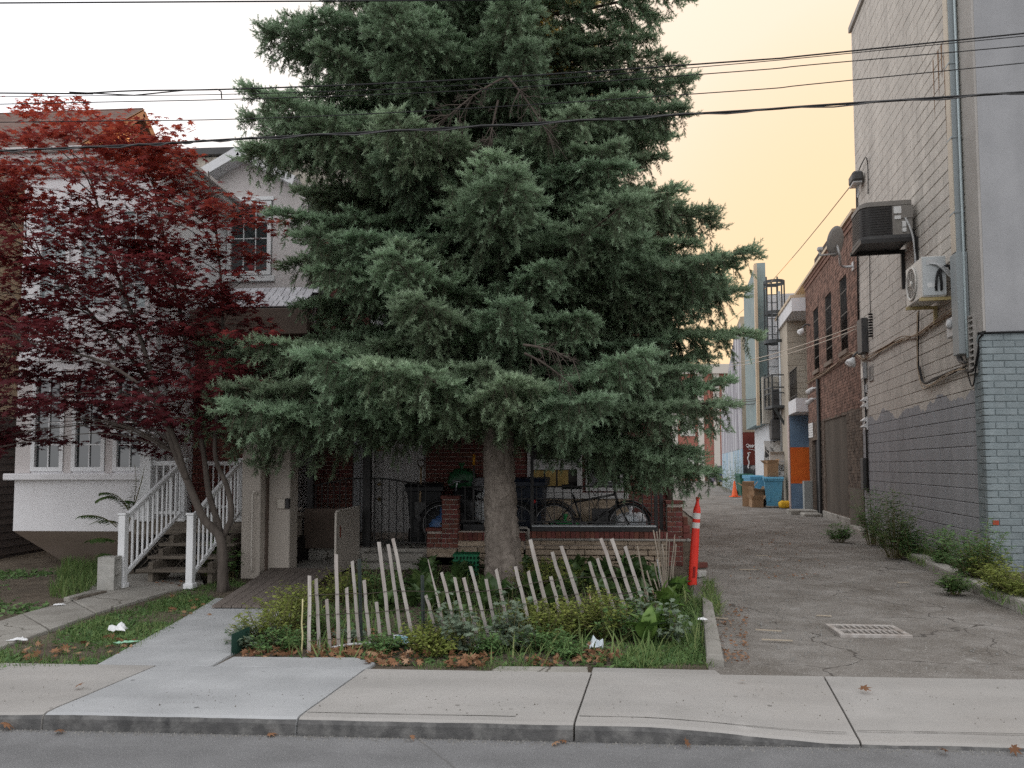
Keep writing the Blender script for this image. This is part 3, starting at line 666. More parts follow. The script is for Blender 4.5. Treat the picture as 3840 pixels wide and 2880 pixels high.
# vertical conduit with junction boxes at the far end of the wall
jb = empty('junction_box', AM @ Vector((6.5, .06, 4)), 0, 'dark grey junction box with cables at the far end of the block wall', 'electric box')
p1, p2 = ap('C8', 240, 1260, .1), ap('C8', 300, 1490, .1)
b = MB(AM); b.box(p2.x + .1, p1.x - .1, .01, .14, p2.z, p1.z, bev=.01); b.wbuild('box', M_DARK, jb)
b = MB(AM); b.box(6.5, 6.7, .01, .1, p2.z - .55, p2.z - .2, bev=.01); b.wbuild('small_box', M_STEEL, jb)
atube('riser', apt('C8', [(232, 190), (240, 700), (247, 1250)], .03), .022, M_IRON, jb)
atube('riser', [(6.65, .03, p2.z - .5), (6.65, .03, 1.0)], .022, M_IRON, jb)
b = MB(AM); b.box(6.75, 7.0, .01, .1, 1.05, 1.75, bev=.01); b.wbuild('lower_box', M_DARK, jb)
atube('hanging_cable', smooth(apt('C8', [(322, 265), (322, 120), (318, 20)], .03) + apt('D4', [(440, 1250), (425, 1225), (390, 1290), (370, 1340)], .06)), .011, M_BLACK, jb)
atube('cable', smooth(apt('C8', [(335, 680), (337, 1000), (340, 1200)], .03)), .010, M_BLACK, jb)
b = MB(AM); q = apt('C8', [(340, 1200), (342, 1370)], .04)
for k in range(9):
    t = k / 8; c0 = q[0].lerp(q[1], t); b.lathe([(.02, -.02), (.045, -.012), (.045, .012), (.02, .02)], 8, c0)
b.wbuild('spring_clamp', M_BLACK, jb)
fl = empty('flood_light', AM @ ap('C8', 245, 140, .12), 0, 'weathered box floodlight at the far top edge of the block wall', 'lamp')
q = ap('C8', 245, 145, .1); b = MB(AM); b.cbox((q.x, q.y + .05, q.z), (.45, .22, .22), bev=.04); b.wbuild('housing', M_DARK, fl)
b = MB(AM); b.cbox((q.x + .02, q.y + .05, q.z - .125), (.4, .18, .03)); b.wbuild('lens', M_LGREY, fl)
atube('loop', smooth([(q.x + .1, q.y, q.z - .12), (q.x + .12, q.y, q.z - .36), (q.x + .02, q.y, q.z - .36), (q.x, q.y, q.z - .13)]), .012, M_LGREY, fl)
# little wall vents
for k, (x, y, lab) in enumerate(((345, 300, 'rectangular grey wall vent just below the tan cables'), (312, 310, 'small white plate beside the far wall vent'), (315, 390, 'white wall plate above the two dryer hoods'), (317, 470, 'white dryer hood vent, upper of two'), (318, 585, 'white dryer hood vent, lower of two'))):
    q = ap('D2', x, y); e = empty('wall_vent', AM @ q, 0, lab, 'vent', 'small vents on the block wall')
    b = MB(AM)
    if k == 0:
        b.box(q.x - .17, q.x + .17, .005, .03, q.z - .17, q.z + .17); b.wbuild('frame', M_STUC2, e)
        b = MB(AM); b.box(q.x - .1, q.x + .1, .0305, .034, q.z - .13, q.z + .13); b.wbuild('mesh', M_DARK, e)
    elif k < 3:
        b.box(q.x - .12, q.x + .12, .005, .03, q.z - .09, q.z + .09, bev=.005); b.wbuild('plate', M_LGREY, e)
    else:
        b.box(q.x - .15, q.x + .15, .005, .03, q.z - .14, q.z + .14); b.wbuild('plate', M_WHITE, e)
        for j in (-1, 1):
            b = MB(AM); b.prism([(q.x - .11, .03, q.z + .11*j*.6 + .07), (q.x - .11, .12, q.z + .11*j*.6 - .01), (q.x - .11, .03, q.z + .11*j*.6 - .03)], (.22, 0, 0)); b.wbuild('hood', M_WHITE, e)
# ------------------------------------------------------------------ brick building with barred windows
def brick_layout(x0, x1, z0, z1, bl, bh, skips=(), phase=0.0):
    """running bond; skips are (xa, xb, za, zb) openings, bricks are cut at their sides"""
    out = []; r_ = 0; z = z0
    while z + bh <= z1 + 1e-6:
        zc = z + bh / 2
        x = x0 - (bl / 2 if r_ % 2 else 0) - phase
        while x < x1:
            segs = [(max(x, x0), min(x + bl, x1))]
            for xa, xb, za, zb in skips:
                if za < zc < zb:
                    n_ = []
                    for a, b in segs:
                        if b <= xa or a >= xb: n_.append((a, b)); continue
                        if a < xa: n_.append((a, xa))
                        if b > xb: n_.append((xb, b))
                    segs = n_
            out += [(a, b, zc) for a, b in segs if b - a > .02]
            x += bl
        z += bh; r_ += 1
    return out
M_RBRICK = mat('weathered_red_brick', (.18, .09, .066), (.29, .175, .135), scale=3.3, rough=.9, bump=.006, bscale=60, dirt=(.13, .065, .045), dscale=.9, damt=.6, contrast=.8)
M_RBRICK2 = None
M_RMORT = mat('brick_mortar', (.20, .16, .13), (.27, .22, .18), scale=4, rough=1)
M_RBR2 = paintmat('two_tone_brick', (.195, .115, .088), (.12, .092, .072), 2.9, .25, rough=.9, rnd=0.0)
def var_brick(m):
    t = m.node_tree; N = t.nodes; L = t.links; b = N['Principled BSDF']; src = b.inputs['Base Color'].links[0].from_socket
    tc = N.new('ShaderNodeTexCoord'); n = N.new('ShaderNodeTexNoise'); n.inputs['Scale'].default_value = 6.5; n.inputs['Detail'].default_value = 1; L.new(tc.outputs['Object'], n.inputs[0])
    mr = N.new('ShaderNodeMapRange'); mr.inputs[1].default_value = .35; mr.inputs[2].default_value = .65; mr.inputs[3].default_value = .6; mr.inputs[4].default_value = 1.5; L.new(n.outputs[0], mr.inputs[0])
    h = N.new('ShaderNodeHueSaturation'); L.new(src, h.inputs['Color']); L.new(mr.outputs[0], h.inputs['Value']); L.new(h.outputs[0], b.inputs['Base Color'])
var_brick(M_RBR2)
bbld = empty('brick_building', AM @ Vector((7.2, 0, 0)), 0, 'old two storey brown brick building with tall barred windows along the alley', 'building')
WIN = ((8.38, 9.2), (10.3, 11.2), (12.26, 13.1))
BS0, BS1, BTOP = SFAR + .03, 14.45, 7.3
sk_ = [(a, b, 4.42, 6.26) for a, b in WIN] + [(8.8, 11.8, .3, 2.84), (12.78, 13.9, .0, 2.36)]
b = MB(AM); b.box(BS0, BS1, -6, -.16, 0, BTOP)
b.wbuild('inner_wall', M_RMORT, bbld)
b = MB(AM)
zc = [0, .3, 2.36, 2.84, 4.42, 6.26, BTOP]
xs = sorted({BS0, BS1} | {v for s in sk_ for v in s[:2]})
for i in range(len(xs) - 1):
    for j in range(len(zc) - 1):
        mx_, mz = (xs[i] + xs[i+1]) / 2, (zc[j] + zc[j+1]) / 2
        if any(s[0] < mx_ < s[1] and s[2] < mz < s[3] for s in sk_): continue
        b.box(xs[i], xs[i+1], -.159, -.008, zc[j], zc[j+1])
b.wbuild('mortar_bed', M_RMORT, bbld)
b = MB(AM)
for a, c, z_ in brick_layout(BS0, BS1, .1, BTOP, .215, .076, sk_): b.box(a + .005, c - .005, -.03, U_(-.004, .004), z_ - .033, z_ + .033)
o = b.wbuild('brick_courses', M_RBR2, bbld); o['kind'] = 'stuff'
for k, (a, c) in enumerate(WIN):
    w = MB(AM); w.box(a + .001, c - .001, -.155, -.11, 4.421, 6.259); wo = w.wbuild('window', mat('grimy_glass', (.02, .02, .022), (.04, .04, .04), scale=5, rough=.25), bbld)
    b = MB(AM); b.box(a - .06, c + .06, -.1, .06, 4.30, 4.418, bev=.008); wparent(b.build('sill', M_RMORT), bbld)
    for q in range(6):
        s_ = a + .06 + q * (c - a - .12) / 5; b = MB(AM); b.tube([(s_, -.02, 4.44), (s_, -.02, 6.24)], .012, 5); wparent(b.build('bar', M_IRON), bbld)
    b = MB(AM)
    for zz in (4.8, 5.34, 5.9): b.bar((a + .01, -.02, zz), (c - .01, -.02, zz), .014, .03)
    wparent(b.build('cross_bar', M_IRON), bbld)
b = MB(AM); b.box(8.801, 11.799, -.158, -.03, .301, 2.839); b.wbuild('blind_panel', mat('brown_render', (.085, .07, .055), (.125, .105, .085), scale=2, rough=.9, dirt=(.06, .05, .04), dscale=1.2, damt=.6, stretch=(1, 1, .4)), bbld)
b = MB(AM); b.box(8.6, 12.7, -.02, .03, 0.0, .30, bev=.02); b.wbuild('plinth', M_OLDC, bbld)
b = MB(AM); b.box(12.781, 13.899, -.158, -.10, .05, 2.358); dr = b.wbuild('door', mat('black_door', (.015, .015, .016), rough=.6), bbld)
b = MB(AM); b.box(7.13, 8.55, .003, .02, .1, 1.05); b.wbuild('cement_patch', mat('brown_cement', (.13, .115, .095), (.18, .16, .13), scale=3, rough=.95), bbld)
b = MB(AM); b.box(BS0, BS1 + 2.2, -.5, .10, BTOP + .08, BTOP + .16); b.wbuild('roof_flashing', mat('sunlit_flashing', (.55, .43, .30), (.6, .5, .36), scale=3, rough=.5), bbld)  # warm low sun put into the flashing colour
b = MB(AM); b.box(BS0, BS1, -.4, .05, BTOP - .02, BTOP + .078); b.box(BS0, BS1, -.3, .025, BTOP - .14, BTOP - .021); b.wbuild('brick_cornice', M_RBRICK, bbld)
b = MB(AM); b.tube([(12.25, .06, 4.1), (12.25, .06, .2), (12.3, .12, .1), (12.35, .3, .1)], .05, 8); b.wbuild('downpipe', M_IRON, bbld)
b = MB(AM); b.box(12.15, 12.9, .035, .55, .08, .2, bev=.03); b.box(13.0, 13.9, .01, .8, .08, .24, bev=.02); b.wbuild('door_step', M_OLDC, bbld)
b = MB(AM); b.box(13.95, 14.25, .005, .25, .1, 1.1); b.wbuild('door_post', mat('grey_green', (.33, .35, .34), rough=.7), bbld)
b = MB(AM)
for a, c, z_ in brick_layout(13.6, 14.4, 2.45, 2.95, .215, .076): b.box(a + .005, c - .005, .006, .012, z_ - .033, z_ + .033)
b.wbuild('white_painted_brick', M_WHITE, bbld)
# satellite dish
sd_ = empty('satellite_dish', AM @ Vector((7.6, .3, 6)), 0, 'grey satellite dish on a bent arm near the top of the brick wall', 'satellite dish')
q0 = ap('D1', 1815, 550, .02); qc = ap('D1', 1640, 290, .55)
atube('arm', smooth([(q0.x, .0, q0.z), (q0.x, .25, q0.z + .02), (qc.x - .02, .48, qc.z - .32), (qc.x, .52, qc.z - .1)]), .028, M_LGREY, sd_)
b = MB(AM); b.cbox((q0.x, .01, q0.z), (.16, .02, .2)); b.wbuild('foot', M_LGREY, sd_)
b = MB(AM); b.lathe([(.0, -.06), (.14, -.055), (.27, -.03), (.34, .0), (.33, .012), (.26, -.015), (.13, -.04), (.0, -.045)], 26, qc, axis=(.62, .75, .25), cap=False); b.wbuild('dish', mat('dish_grey', (.30, .29, .28), rough=.6), sd_)
qf = ap('D1', 1470, 380, .95)
atube('feed_arm', [(qc.x, .52, qc.z - .28), (qf.x, qf.y - .02, qf.z - .12), (qf.x + .02, qf.y, qf.z - .02)], .02, M_LGREY, sd_)
b = MB(AM); b.cbox((qf.x, qf.y - .02, qf.z + .02), (.09, .12, .09), bev=.02); b.wbuild('receiver', M_LGREY, sd_)
# cameras and lamps
def bullet_cam(q, lab):
    e = empty('security_camera', AM @ Vector(q), 0, lab, 'camera', 'white security cameras in the alley')
    b = MB(AM); b.lathe([(.06, -.2), (.075, -.18), (.075, .1), (.06, .12)], 12, Vector(q) + Vector((0, .25, 0)), axis=(-.6, .5, -.3)); b.wbuild('body', M_WHITE, e)
    atube('arm', [(q[0], 0, q[2] + .1), (q[0], .2, q[2] + .06)], .03, M_WHITE, e)
q = ap('C7', 1255, 395, .3); bullet_cam((q.x, 0, q.z), 'white security camera, upper of two by the balcony corner')
q = ap('C7', 1250, 490, .3); bullet_cam((q.x, 0, q.z), 'white security camera, lower of two by the balcony corner')
for k, (kk, x, y, lab) in enumerate((('D1', 1290, 1220, 'white floodlight bulb on a bracket by the upper balcony'), ('D1', 1810, 1535, 'white globe lamp under the tan cables on the brick wall'))):
    q = ap(kk, x, y, .25); e = empty('wall_lamp', AM @ q, 0, lab, 'lamp')
    b = MB(AM); b.lathe([(.03, -.1), (.05, -.06), (.11, .03), (.12, .09), (.0, .12)], 12, q, axis=(-.2, .5, -.8)); b.wbuild('bulb', M_WHITE, e)
    atube('arm', smooth([(q.x, .0, q.z + .16), (q.x, .12, q.z + .2), (q.x, q.y - .02, q.z + .1)]), .025, M_DARK, e)

# ------------------------------------------------------------------ building with the orange and blue painted end wall
ob = empty('painted_building', AM @ Vector((16.2, .3, 0)), 0, 'building with an end wall painted in blue and orange bands and a balcony', 'building')
M_CBLK = mat('cream_block', (.46, .41, .33), (.52, .47, .39), scale=3, rough=.9, rnd=.05, dirt=(.38, .33, .26), dscale=1.5, damt=.5)
M_BLUP = mat('blue_wall_paint', (.15, .24, .36), (.20, .30, .42), scale=3, rough=.8, bump=.004, dirt=(.12, .19, .28), dscale=2, damt=.5)
M_ORAP = mat('orange_wall_paint', (.72, .14, .022), (.82, .19, .03), scale=3, rough=.8, bump=.004)
ON, OS = .36, 16.2
b = MB(AM); b.box(OS + .02, OS + 2.4, -5, ON - .02, 0, 7.2); b.wbuild('core_wall', M_CBLK, ob)
for z0, z1, m_, nm in ((.1, .97, M_BLUP, 'blue_band'), (.973, 2.2, M_ORAP, 'orange_band'), (2.203, 3.28, M_BLUP, 'blue_band')):
    b = MB(AM); b.box(OS - .012 - .002*(m_ is M_ORAP), OS + .019, -3, ON - .01, z0, z1); b.wbuild(nm, m_, ob)
b = MB(AM); b.box(OS - .02, OS + .3, ON - .019, ON + .012, .1, 3.28); b.wbuild('corner_strip', mat('pink_white', (.55, .45, .42), rough=.8), ob)
cbm = MB().box(-.195, .195, -.012, .0, -.095, .095, bev=.004).mesh('block', M_CBLK)
for r_ in range(13):
    for k in range(6):
        nn = ON - .2 - .4 * k - (.2 if r_ % 2 else 0)
        link('block', cbm, ob, loc=(AM @ Vector((OS + .018, nn, 3.9 + .2*r_))) - ob.location, rot=(0, 0, -ALLEY))
SB0 = BS1 + .02
b = MB(AM); b.box(SB0, OS - .03, -4, ON, 3.30, 3.74); b.wbuild('balcony_slab', mat('white_fascia', (.72, .73, .75), (.78, .79, .81), scale=2, rough=.7, dirt=(.45, .42, .38), dscale=2, damt=.4), ob)
b = MB(AM); b.box(SB0, OS + 2.4, -5, ON + .06, 6.55, 6.98); b.wbuild('roof_fascia', MATS['white_fascia'], ob)
b = MB(AM); b.box(SB0, OS + 2.4, -5, ON + .1, 6.982, 7.08); b.wbuild('roof_edge', MATS['sunlit_flashing'], ob)
b = MB(AM); b.box(SB0 + .01, OS - .05, -4, -3.9, .1, 6.5); b.wbuild('back_wall', M_CBLK, ob)
for q in range(9):
    s_ = SB0 + .1 + q * (OS - SB0 - .25) / 8; b = MB(AM); b.tube([(s_, ON - .05, 3.74), (s_, ON - .05, 4.72)], .012, 5); b.wbuild('baluster', M_IRON, ob)
b = MB(AM); b.bar((SB0 + .05, ON - .05, 4.74), (OS - .06, ON - .05, 4.74), .04, .03); b.bar((SB0 + .05, ON - .05, 3.86), (OS - .06, ON - .05, 3.86), .03, .02); b.wbuild('balcony_rail', M_IRON, ob)
b = MB(AM); b.prism([(15.6, -2.2, 7.5), (18.0, -2.2, 7.5), (18.0, -.9, 7.5), (15.6, -.9, 7.5)], (0, 0, 1.6)); b.wbuild('roof_hatch', mat('dark_brown_box', (.05, .04, .035), (.08, .065, .055), scale=3, rough=.9), ob)

# ------------------------------------------------------------------ further buildings on the right of the alley
wb = empty('white_rear_building', AM @ Vector((19, .6, 0)), 0, 'narrow white and teal painted building behind the fire ladder', 'building')
M_WPNT = mat('white_wall_paint', (.60, .63, .66), (.68, .70, .72), scale=3, rough=.8, bump=.02, bscale=12)
M_TEAL = mat('teal_panel', (.20, .28, .29), (.27, .35, .36), scale=2, rough=.7, dirt=(.3, .36, .33), dscale=1.5, damt=.5)
b = MB(AM); b.box(19.0, 25, -5, .66, 0, 8.1); b.wbuild('white_wall', M_WPNT, wb)
b = MB(AM); b.box(19.25, 25, .68, 1.02, 3.2, 9.4); b.wbuild('teal_wall', M_TEAL, wb)
b = MB(AM); b.box(18.9, 19.24, 1.02, 1.12, 3.1, 9.3); b.wbuild('sunlit_side', mat('sunlit_flashing', (.55, .43, .3)), wb)  # sunlight on the teal wall's left side, put in as a warm board
b = MB(AM); b.box(18.55, 18.98, -.2, .95, 3.15, 4.9); b.wbuild('lower_cladding', mat('cream_boards', (.48, .46, .40), (.55, .53, .47), scale=4, rough=.8, stretch=(3, 3, .3)), wb)
b = MB(AM); b.box(18.3, 18.9, .1, .62, 3.3, 4.4, bev=.02); b.box(18.2, 18.9, -.2, .7, 2.55, 3.28, bev=.02); b.wbuild('duct_boxes', M_DARK, wb)
b = MB(AM); b.box(18.6, 18.99, -.9, .9, 1.55, 2.5); b.wbuild('poster_wall', mat('poster_patches', (.06, .06, .06), (.62, .62, .60), scale=2.6, rough=.8, contrast=.25, stretch=(1, 2, .8)), wb)
b = MB(AM); b.box(18.6, 18.99, -.9, .9, .1, 1.54); b.wbuild('dark_base', mat('dark_graffiti', (.03, .03, .03), (.10, .10, .11), scale=3, rough=.8, speck=((.5, .5, .5), 2.2)), wb)
b = MB(AM); b.tube([(18.1, .35, .1), (18.1, .35, 8.0)], .06, 8); b.wbuild('vent_pipe', M_STEEL, wb)
b = MB(AM); b.tube([(18.0, .12, 1.2), (18.0, .12, 7.5)], .04, 8); b.wbuild('vent_pipe', mat('rust_pipe', (.3, .2, .14), (.5, .42, .35), scale=6, rough=.7), wb)
# fire ladder with hooped cage and a small platform
fl_ = empty('fire_ladder', AM @ Vector((17.6, .7, 3.6)), 0, 'dark steel fire ladder with hooped cage above a railed platform', 'fire ladder')
M_FSTL = mat('fire_escape_steel', (.05, .058, .062), (.08, .09, .095), scale=6, rough=.6)
def Yw(k, x, y): return yp(k, x, y, 28.6)
pl = [Yw('C7', 885, 270), Yw('C7', 1070, 270), Yw('C7', 905, 545), Yw('C7', 1075, 520)]
x0, x1 = pl[0].x, pl[1].x; y0, y1 = 27.9, 29.0; zf, zt = pl[2].z + .05, pl[0].z
b = MB(); b.box(x0, x1, y0, y1, zf - .1, zf, bev=.01); b.wbuild('platform', M_FSTL, fl_)
for px_, py_ in ((x0 + .03, y0 + .03), (x1 - .03, y0 + .03), (x0 + .03, y1 - .03)):
    b = MB(); b.bar((px_, py_, zf), (px_, py_, zt), .05, .05); b.wbuild('post', M_FSTL, fl_)
for zz in (zt, (zt + zf)/2 + .1, (zt + zf)/2 - .1):
    b = MB(); b.bar((x0, y0 + .03, zz), (x1, y0 + .03, zz), .045, .045); b.bar((x0 + .03, y0 + .06, zz), (x0 + .03, y1, zz), .045, .045); b.wbuild('rail', M_FSTL, fl_)
b = MB(); b.bar((x0 + .1, y0 + .05, zf - .1), (x1 + .05, y0 + .3, zf - 1.15), .07, .07); b.bar((x0 + .5, y0 + .05, zf - .1), (x1 + .05, y0 + .2, zf - .7), .06, .06); b.wbuild('brace', M_FSTL, fl_)
cx_, cy_ = (x0 + x1) / 2 - .02, 28.6
ztop, zmid, zlow = Yw('E1', 1400, 200).z, Yw('E1', 1400, 580).z, Yw('E1', 1400, 940).z
for zz, rr_ in ((ztop, .37), (zmid, .36), (zlow, .40)):
    b = MB(); n = 18
    for k in range(n):
        a0_, a1_ = 2*math.pi*k/n, 2*math.pi*(k+1)/n
        b.add([(cx_ + rr_*math.cos(a), cy_ + rr_*math.sin(a), zz + h) for a in (a0_, a1_) for h in (-.06, .06)], [(0, 2, 3, 1)])
    b.wbuild('hoop', M_FSTL, fl_)
for k in range(7):
    a = math.pi + math.pi * k / 6; b = MB(); b.bar((cx_ + .365*math.cos(a), cy_ + .365*math.sin(a), zlow - .05), (cx_ + .36*math.cos(a), cy_ + .36*math.sin(a), ztop + .05), .05, .012); b.wbuild('cage_bar', M_FSTL, fl_)
for sx in (-.2, .2):
    b = MB(); b.bar((cx_ + sx, cy_ + .3, zf), (cx_ + sx, cy_ + .3, ztop + .3), .05, .03); b.wbuild('stile', M_FSTL, fl_)
b = MB()
for k in range(15): b.tube([(cx_ - .2, cy_ + .3, zf + .3 + .3*k), (cx_ + .2, cy_ + .3, zf + .3 + .3*k)], .014, 5)
b.wbuild('rung', M_FSTL, fl_)
# beige building with red base and graffiti; its long striped flank
bb = empty('beige_building', AM @ Vector((27.6, 0, 0)), 0, 'beige block building with a dark red base and white scrawled graffiti', 'building')
M_BEIG = mat('beige_block_wall', (.36, .32, .24), (.44, .39, .30), scale=1.6, rough=.9, bump=.01, bscale=9, dirt=(.3, .27, .21), dscale=1, damt=.5)
M_DRED = mat('dark_red_paint', (.13, .028, .022), (.17, .04, .03), scale=2, rough=.85)
NB = 1.0
b = MB(AM); b.box(27.6, 33, -6, NB - .02, 3.2, 8.9); b.wbuild('beige_wall', M_BEIG, bb)
b = MB(AM); b.box(27.56, 33, -6, NB - .02, 1.6, 3.19); b.wbuild('red_base', M_DRED, bb)
b = MB(AM); b.box(27.56, 33, -6, NB - .02, .05, 1.59); b.wbuild('black_base', MATS['dark_graffiti'], bb)
b = MB(AM); b.tube([(27.5, .15, .2), (27.5, .15, 8.5)], .05, 6); b.wbuild('pipe', mat('rust_pipe', (.3, .2, .14)), bb)
M_SPRAY = mat('white_spray', (.75, .75, .75), rough=.8)
def scrawl(pts, r_, nm='graffiti'):
    b = MB(AM); b.tube(smooth([(27.548, n, z) for n, z in pts], 5), r_, 4); b.wbuild(nm, M_SPRAY, bb)
gw_ = lambda x, y: (ap_on(x, y))
def ap_on(x, y):                            # a point of the D3 crop on the plane s = 27.55
    d = ray('D3', x, y); o_ = A0 + AU * 27.55; t = (o_ - _EY).dot(AU) / d.dot(AU); p = _EY + d * t; return ((p - A0).dot(AN), p.z)
scrawl([ap_on(*q) for q in ((522, 565), (540, 552), (560, 560), (545, 580), (530, 575), (552, 590), (575, 560), (578, 590), (590, 575), (605, 560), (600, 595), (618, 570), (640, 560), (635, 600), (655, 575), (672, 560), (690, 580), (705, 545), (708, 580))], .022)
scrawl([ap_on(*q) for q in ((555, 610), (600, 618), (640, 625))], .015)
scrawl([ap_on(*q) for q in ((580, 655), (545, 660), (560, 680), (545, 730), (562, 780), (548, 830), (560, 850))], .03)
scrawl([ap_on(*q) for q in ((640, 760), (660, 790), (655, 840), (680, 850), (690, 800))], .03)
sb = empty('striped_building', AM @ Vector((33, 1, 0)), 0, 'long grey purple flank with white paint drips and a blue base', 'building')
M_STRP = mat('dripping_paint', (.24, .23, .27), (.66, .67, .70), scale=1.6, rough=.85, stretch=(1.3, 1.3, .10), contrast=.35, bump=.01, bscale=10, dirt=(.16, .15, .18), dscale=.8, damt=.6)
M_STRB = mat('blue_faded_paint', (.28, .44, .58), (.55, .60, .62), scale=1.3, rough=.85, stretch=(1.3, 1.3, .25), contrast=.4)
b = MB(AM); b.prism([(27.62, NB, 2.4), (46, NB, 2.4), (46, NB, 5.5), (33, NB, 8.3), (27.62, NB, 8.6)], (0, -.03, 0)); b.wbuild('flank_wall', M_STRP, sb)
b = MB(AM); b.box(27.62, 46, NB - .029, NB + .005, .0, 2.39); b.wbuild('flank_base', M_STRB, sb)
b = MB(AM); b.box(33.1, 46, -6, NB - .04, 0, 5.4); b.wbuild('rear_mass', M_BEIG, sb)
# far brick block that closes the alley
fb_ = empty('far_brick_building', (13, 75, 0), 0, 'distant red brick block with pale columns closing the alley', 'building')
MB().box(7.2, 32, 75, 90, 0, 11.0).wbuild('wall', mat('far_red_brick', (.30, .11, .085), (.38, .16, .12), scale=2.2, rough=.9), fb_)
for x in (8.1, 10.6, 13.1, 14.6, 17.1): MB().box(x - .28, x + .28, 74.8, 75, 0, 10.4).wbuild('pale_column', mat('pale_trim', (.55, .52, .47), rough=.8), fb_)
MB().box(7.1, 32, 74.6, 75, 10.4, 11.3).wbuild('cornice', MATS['pale_trim'], fb_)
for x in (9.35, 11.85, 15.85, 18.6):
    for z_ in (1.4, 4.4, 7.4):
        wo = MB().box(x - .7, x + .7, 74.93, 74.99, z_, z_ + 2).wbuild('window', mat('pale_blind', (.5, .5, .46), rough=.5), fb_)
tr_ = empty('far_low_building', (5, 78, 0), 0, 'low pale far building left of the red brick block', 'building')
MB().box(-6, 7.0, 78, 88, 0, 6.0).wbuild('wall', mat('pale_render', (.45, .42, .38), rough=.9), tr_)
MB().box(-6.1, 7.0, 77.8, 88, 6.0, 6.3).wbuild('parapet', mat('pale_trim', (.55, .52, .47)), tr_)
for k in range(3): MB().box(1 + 2.8*k, 2.2 + 2.8*k, 77.95, 77.99, 2.4, 4.4).wbuild('window', MATS['grimy_glass'], tr_)
# parked car at the far end
pc = empty('parked_car', (11.9, 58, .1), 0, 'dark blue hatchback parked at the far end of the alley', 'car')
M_CARB = mat('dark_blue_paint', (.02, .03, .11), rough=.3, coat=.5)
b = MB(); b.prism([(-.9, -2, .3), (.9, -2, .3), (.9, -2, .75), (.85, -1.9, .9), (-.85, -1.9, .9), (-.9, -2, .75)], (0, 4, 0)); b.build('body', M_CARB, pc)
b = MB(); b.add([(-.82, -1.6, .9), (.82, -1.6, .9), (.82, 1.3, .9), (-.82, 1.3, .9), (-.64, -1.1, 1.45), (.64, -1.1, 1.45), (.64, .6, 1.45), (-.64, .6, 1.45)], [(0, 1, 5, 4), (1, 2, 6, 5), (2, 3, 7, 6), (3, 0, 4, 7), (4, 5, 6, 7)]); b.build('cabin', M_CARB, pc)
b = MB(); b.add([(-.72, -1.53, .96), (.72, -1.53, .96), (.60, -1.17, 1.40), (-.60, -1.17, 1.40)], [(0, 1, 2, 3)]); b.build('rear_window', mat('grimy_glass', (.02,)*3), pc)
for sx in (-.8, .8):
    for sy in (-1.25, 1.25):
        b = MB(); b.lathe([(.2, -.1), (.31, -.09), (.31, .09), (.2, .1)], 16, (sx, sy, .31), axis=(1, 0, 0)); b.build('wheel', M_BLACK, pc)
for sx in (-.7, .7): MB().box(sx - .12, sx + .12, -2.02, -2.0, .6, .75).build('tail_light', mat('red_lens', (.4, .01, .01), rough=.3), pc)

# ------------------------------------------------------------------ bins, boxes, cone and litter in the alley
def wheelie(name, loc, rz, m, label, sx=1.0, lid=True, group=None):
    e = empty(name, loc, rz, label, 'bin', group); b = MB()
    prof = [(.24, .27, .05), (.24, .28, .12), (.30, .35, .92), (.31, .36, .93), (.335, .39, .935), (.335, .39, 1.0)]
    vs = []; fs = []
    for hx, hy, z_ in prof: vs += [(-hx, -hy, z_), (hx, -hy, z_), (hx, hy, z_), (-hx, hy, z_)]
    for i in range(len(prof) - 1):
        for k in range(4): fs.append((i*4+k, i*4+(k+1) % 4, i*4+4+(k+1) % 4, i*4+4+k))
    fs += [(3, 2, 1, 0), tuple(range(len(vs)-4, len(vs)))]; b.add(vs, fs); b.build('body', m, e)
    b = MB()
    for q in (-1, 1): b.box(q*.15 - .03, q*.15 + .03, -.335, -.29, .2, .8, Matrix.Rotation(R(-4), 4, 'X'))
    b.build('rib', m, e)
    if lid:
        b = MB(); b.prism([(-.34, -.41, 1.005), (-.34, .40, 1.005), (-.34, .38, 1.07), (-.34, -.36, 1.055)], (.68, 0, 0)); b.build('lid', m, e)
    b = MB(); b.tube([(-.28, .42, .96), (.28, .42, .96)], .018, 6); b.build('handle', m, e)
    for q in (-1, 1):
        b = MB(); b.lathe([(.05, -.03), (.12, -.03), (.12, .03), (.05, .03)], 14, (q*.28, .26, .12), axis=(1, 0, 0)); b.build('wheel', M_BLACK, e)
    return e
M_BINB = mat('blue_bin_plastic', (.10, .34, .52), (.13, .38, .56), scale=3, rough=.5, dirt=(.10, .26, .38), dscale=3, damt=.5)
M_BING = mat('green_bin_plastic', (.02, .10, .07), (.03, .13, .09), scale=3, rough=.5)
M_CARD = mat('cardboard', (.34, .215, .125), (.42, .28, .17), scale=5, rough=.9, dirt=(.25, .16, .09), dscale=3, damt=.5)
p = gp('C7', 950, 1425); wheelie('wheeled_bin', p, R(-12), M_BINB, 'bright blue wheeled bin with a cardboard box standing on its lid')
p = gp('C7', 800, 1400) + Vector((.45, 2.2, 0)); wheelie('wheeled_bin', p, R(10), M_BINB, 'blue wheeled bin behind the heap of torn cardboard')
p = gp('C7', 1070, 1400) + Vector((-.12, .95, 0)); e = wheelie('wheeled_bin', p, R(0), mat('black_bin_plastic', (.012, .013, .015), rough=.5), 'black wheeled bin in shade between the blue bin and orange wall')
p = gp('C7', 690, 1325); e = wheelie('green_bin', p, R(5), M_BING, 'dark green bin behind the traffic cone')
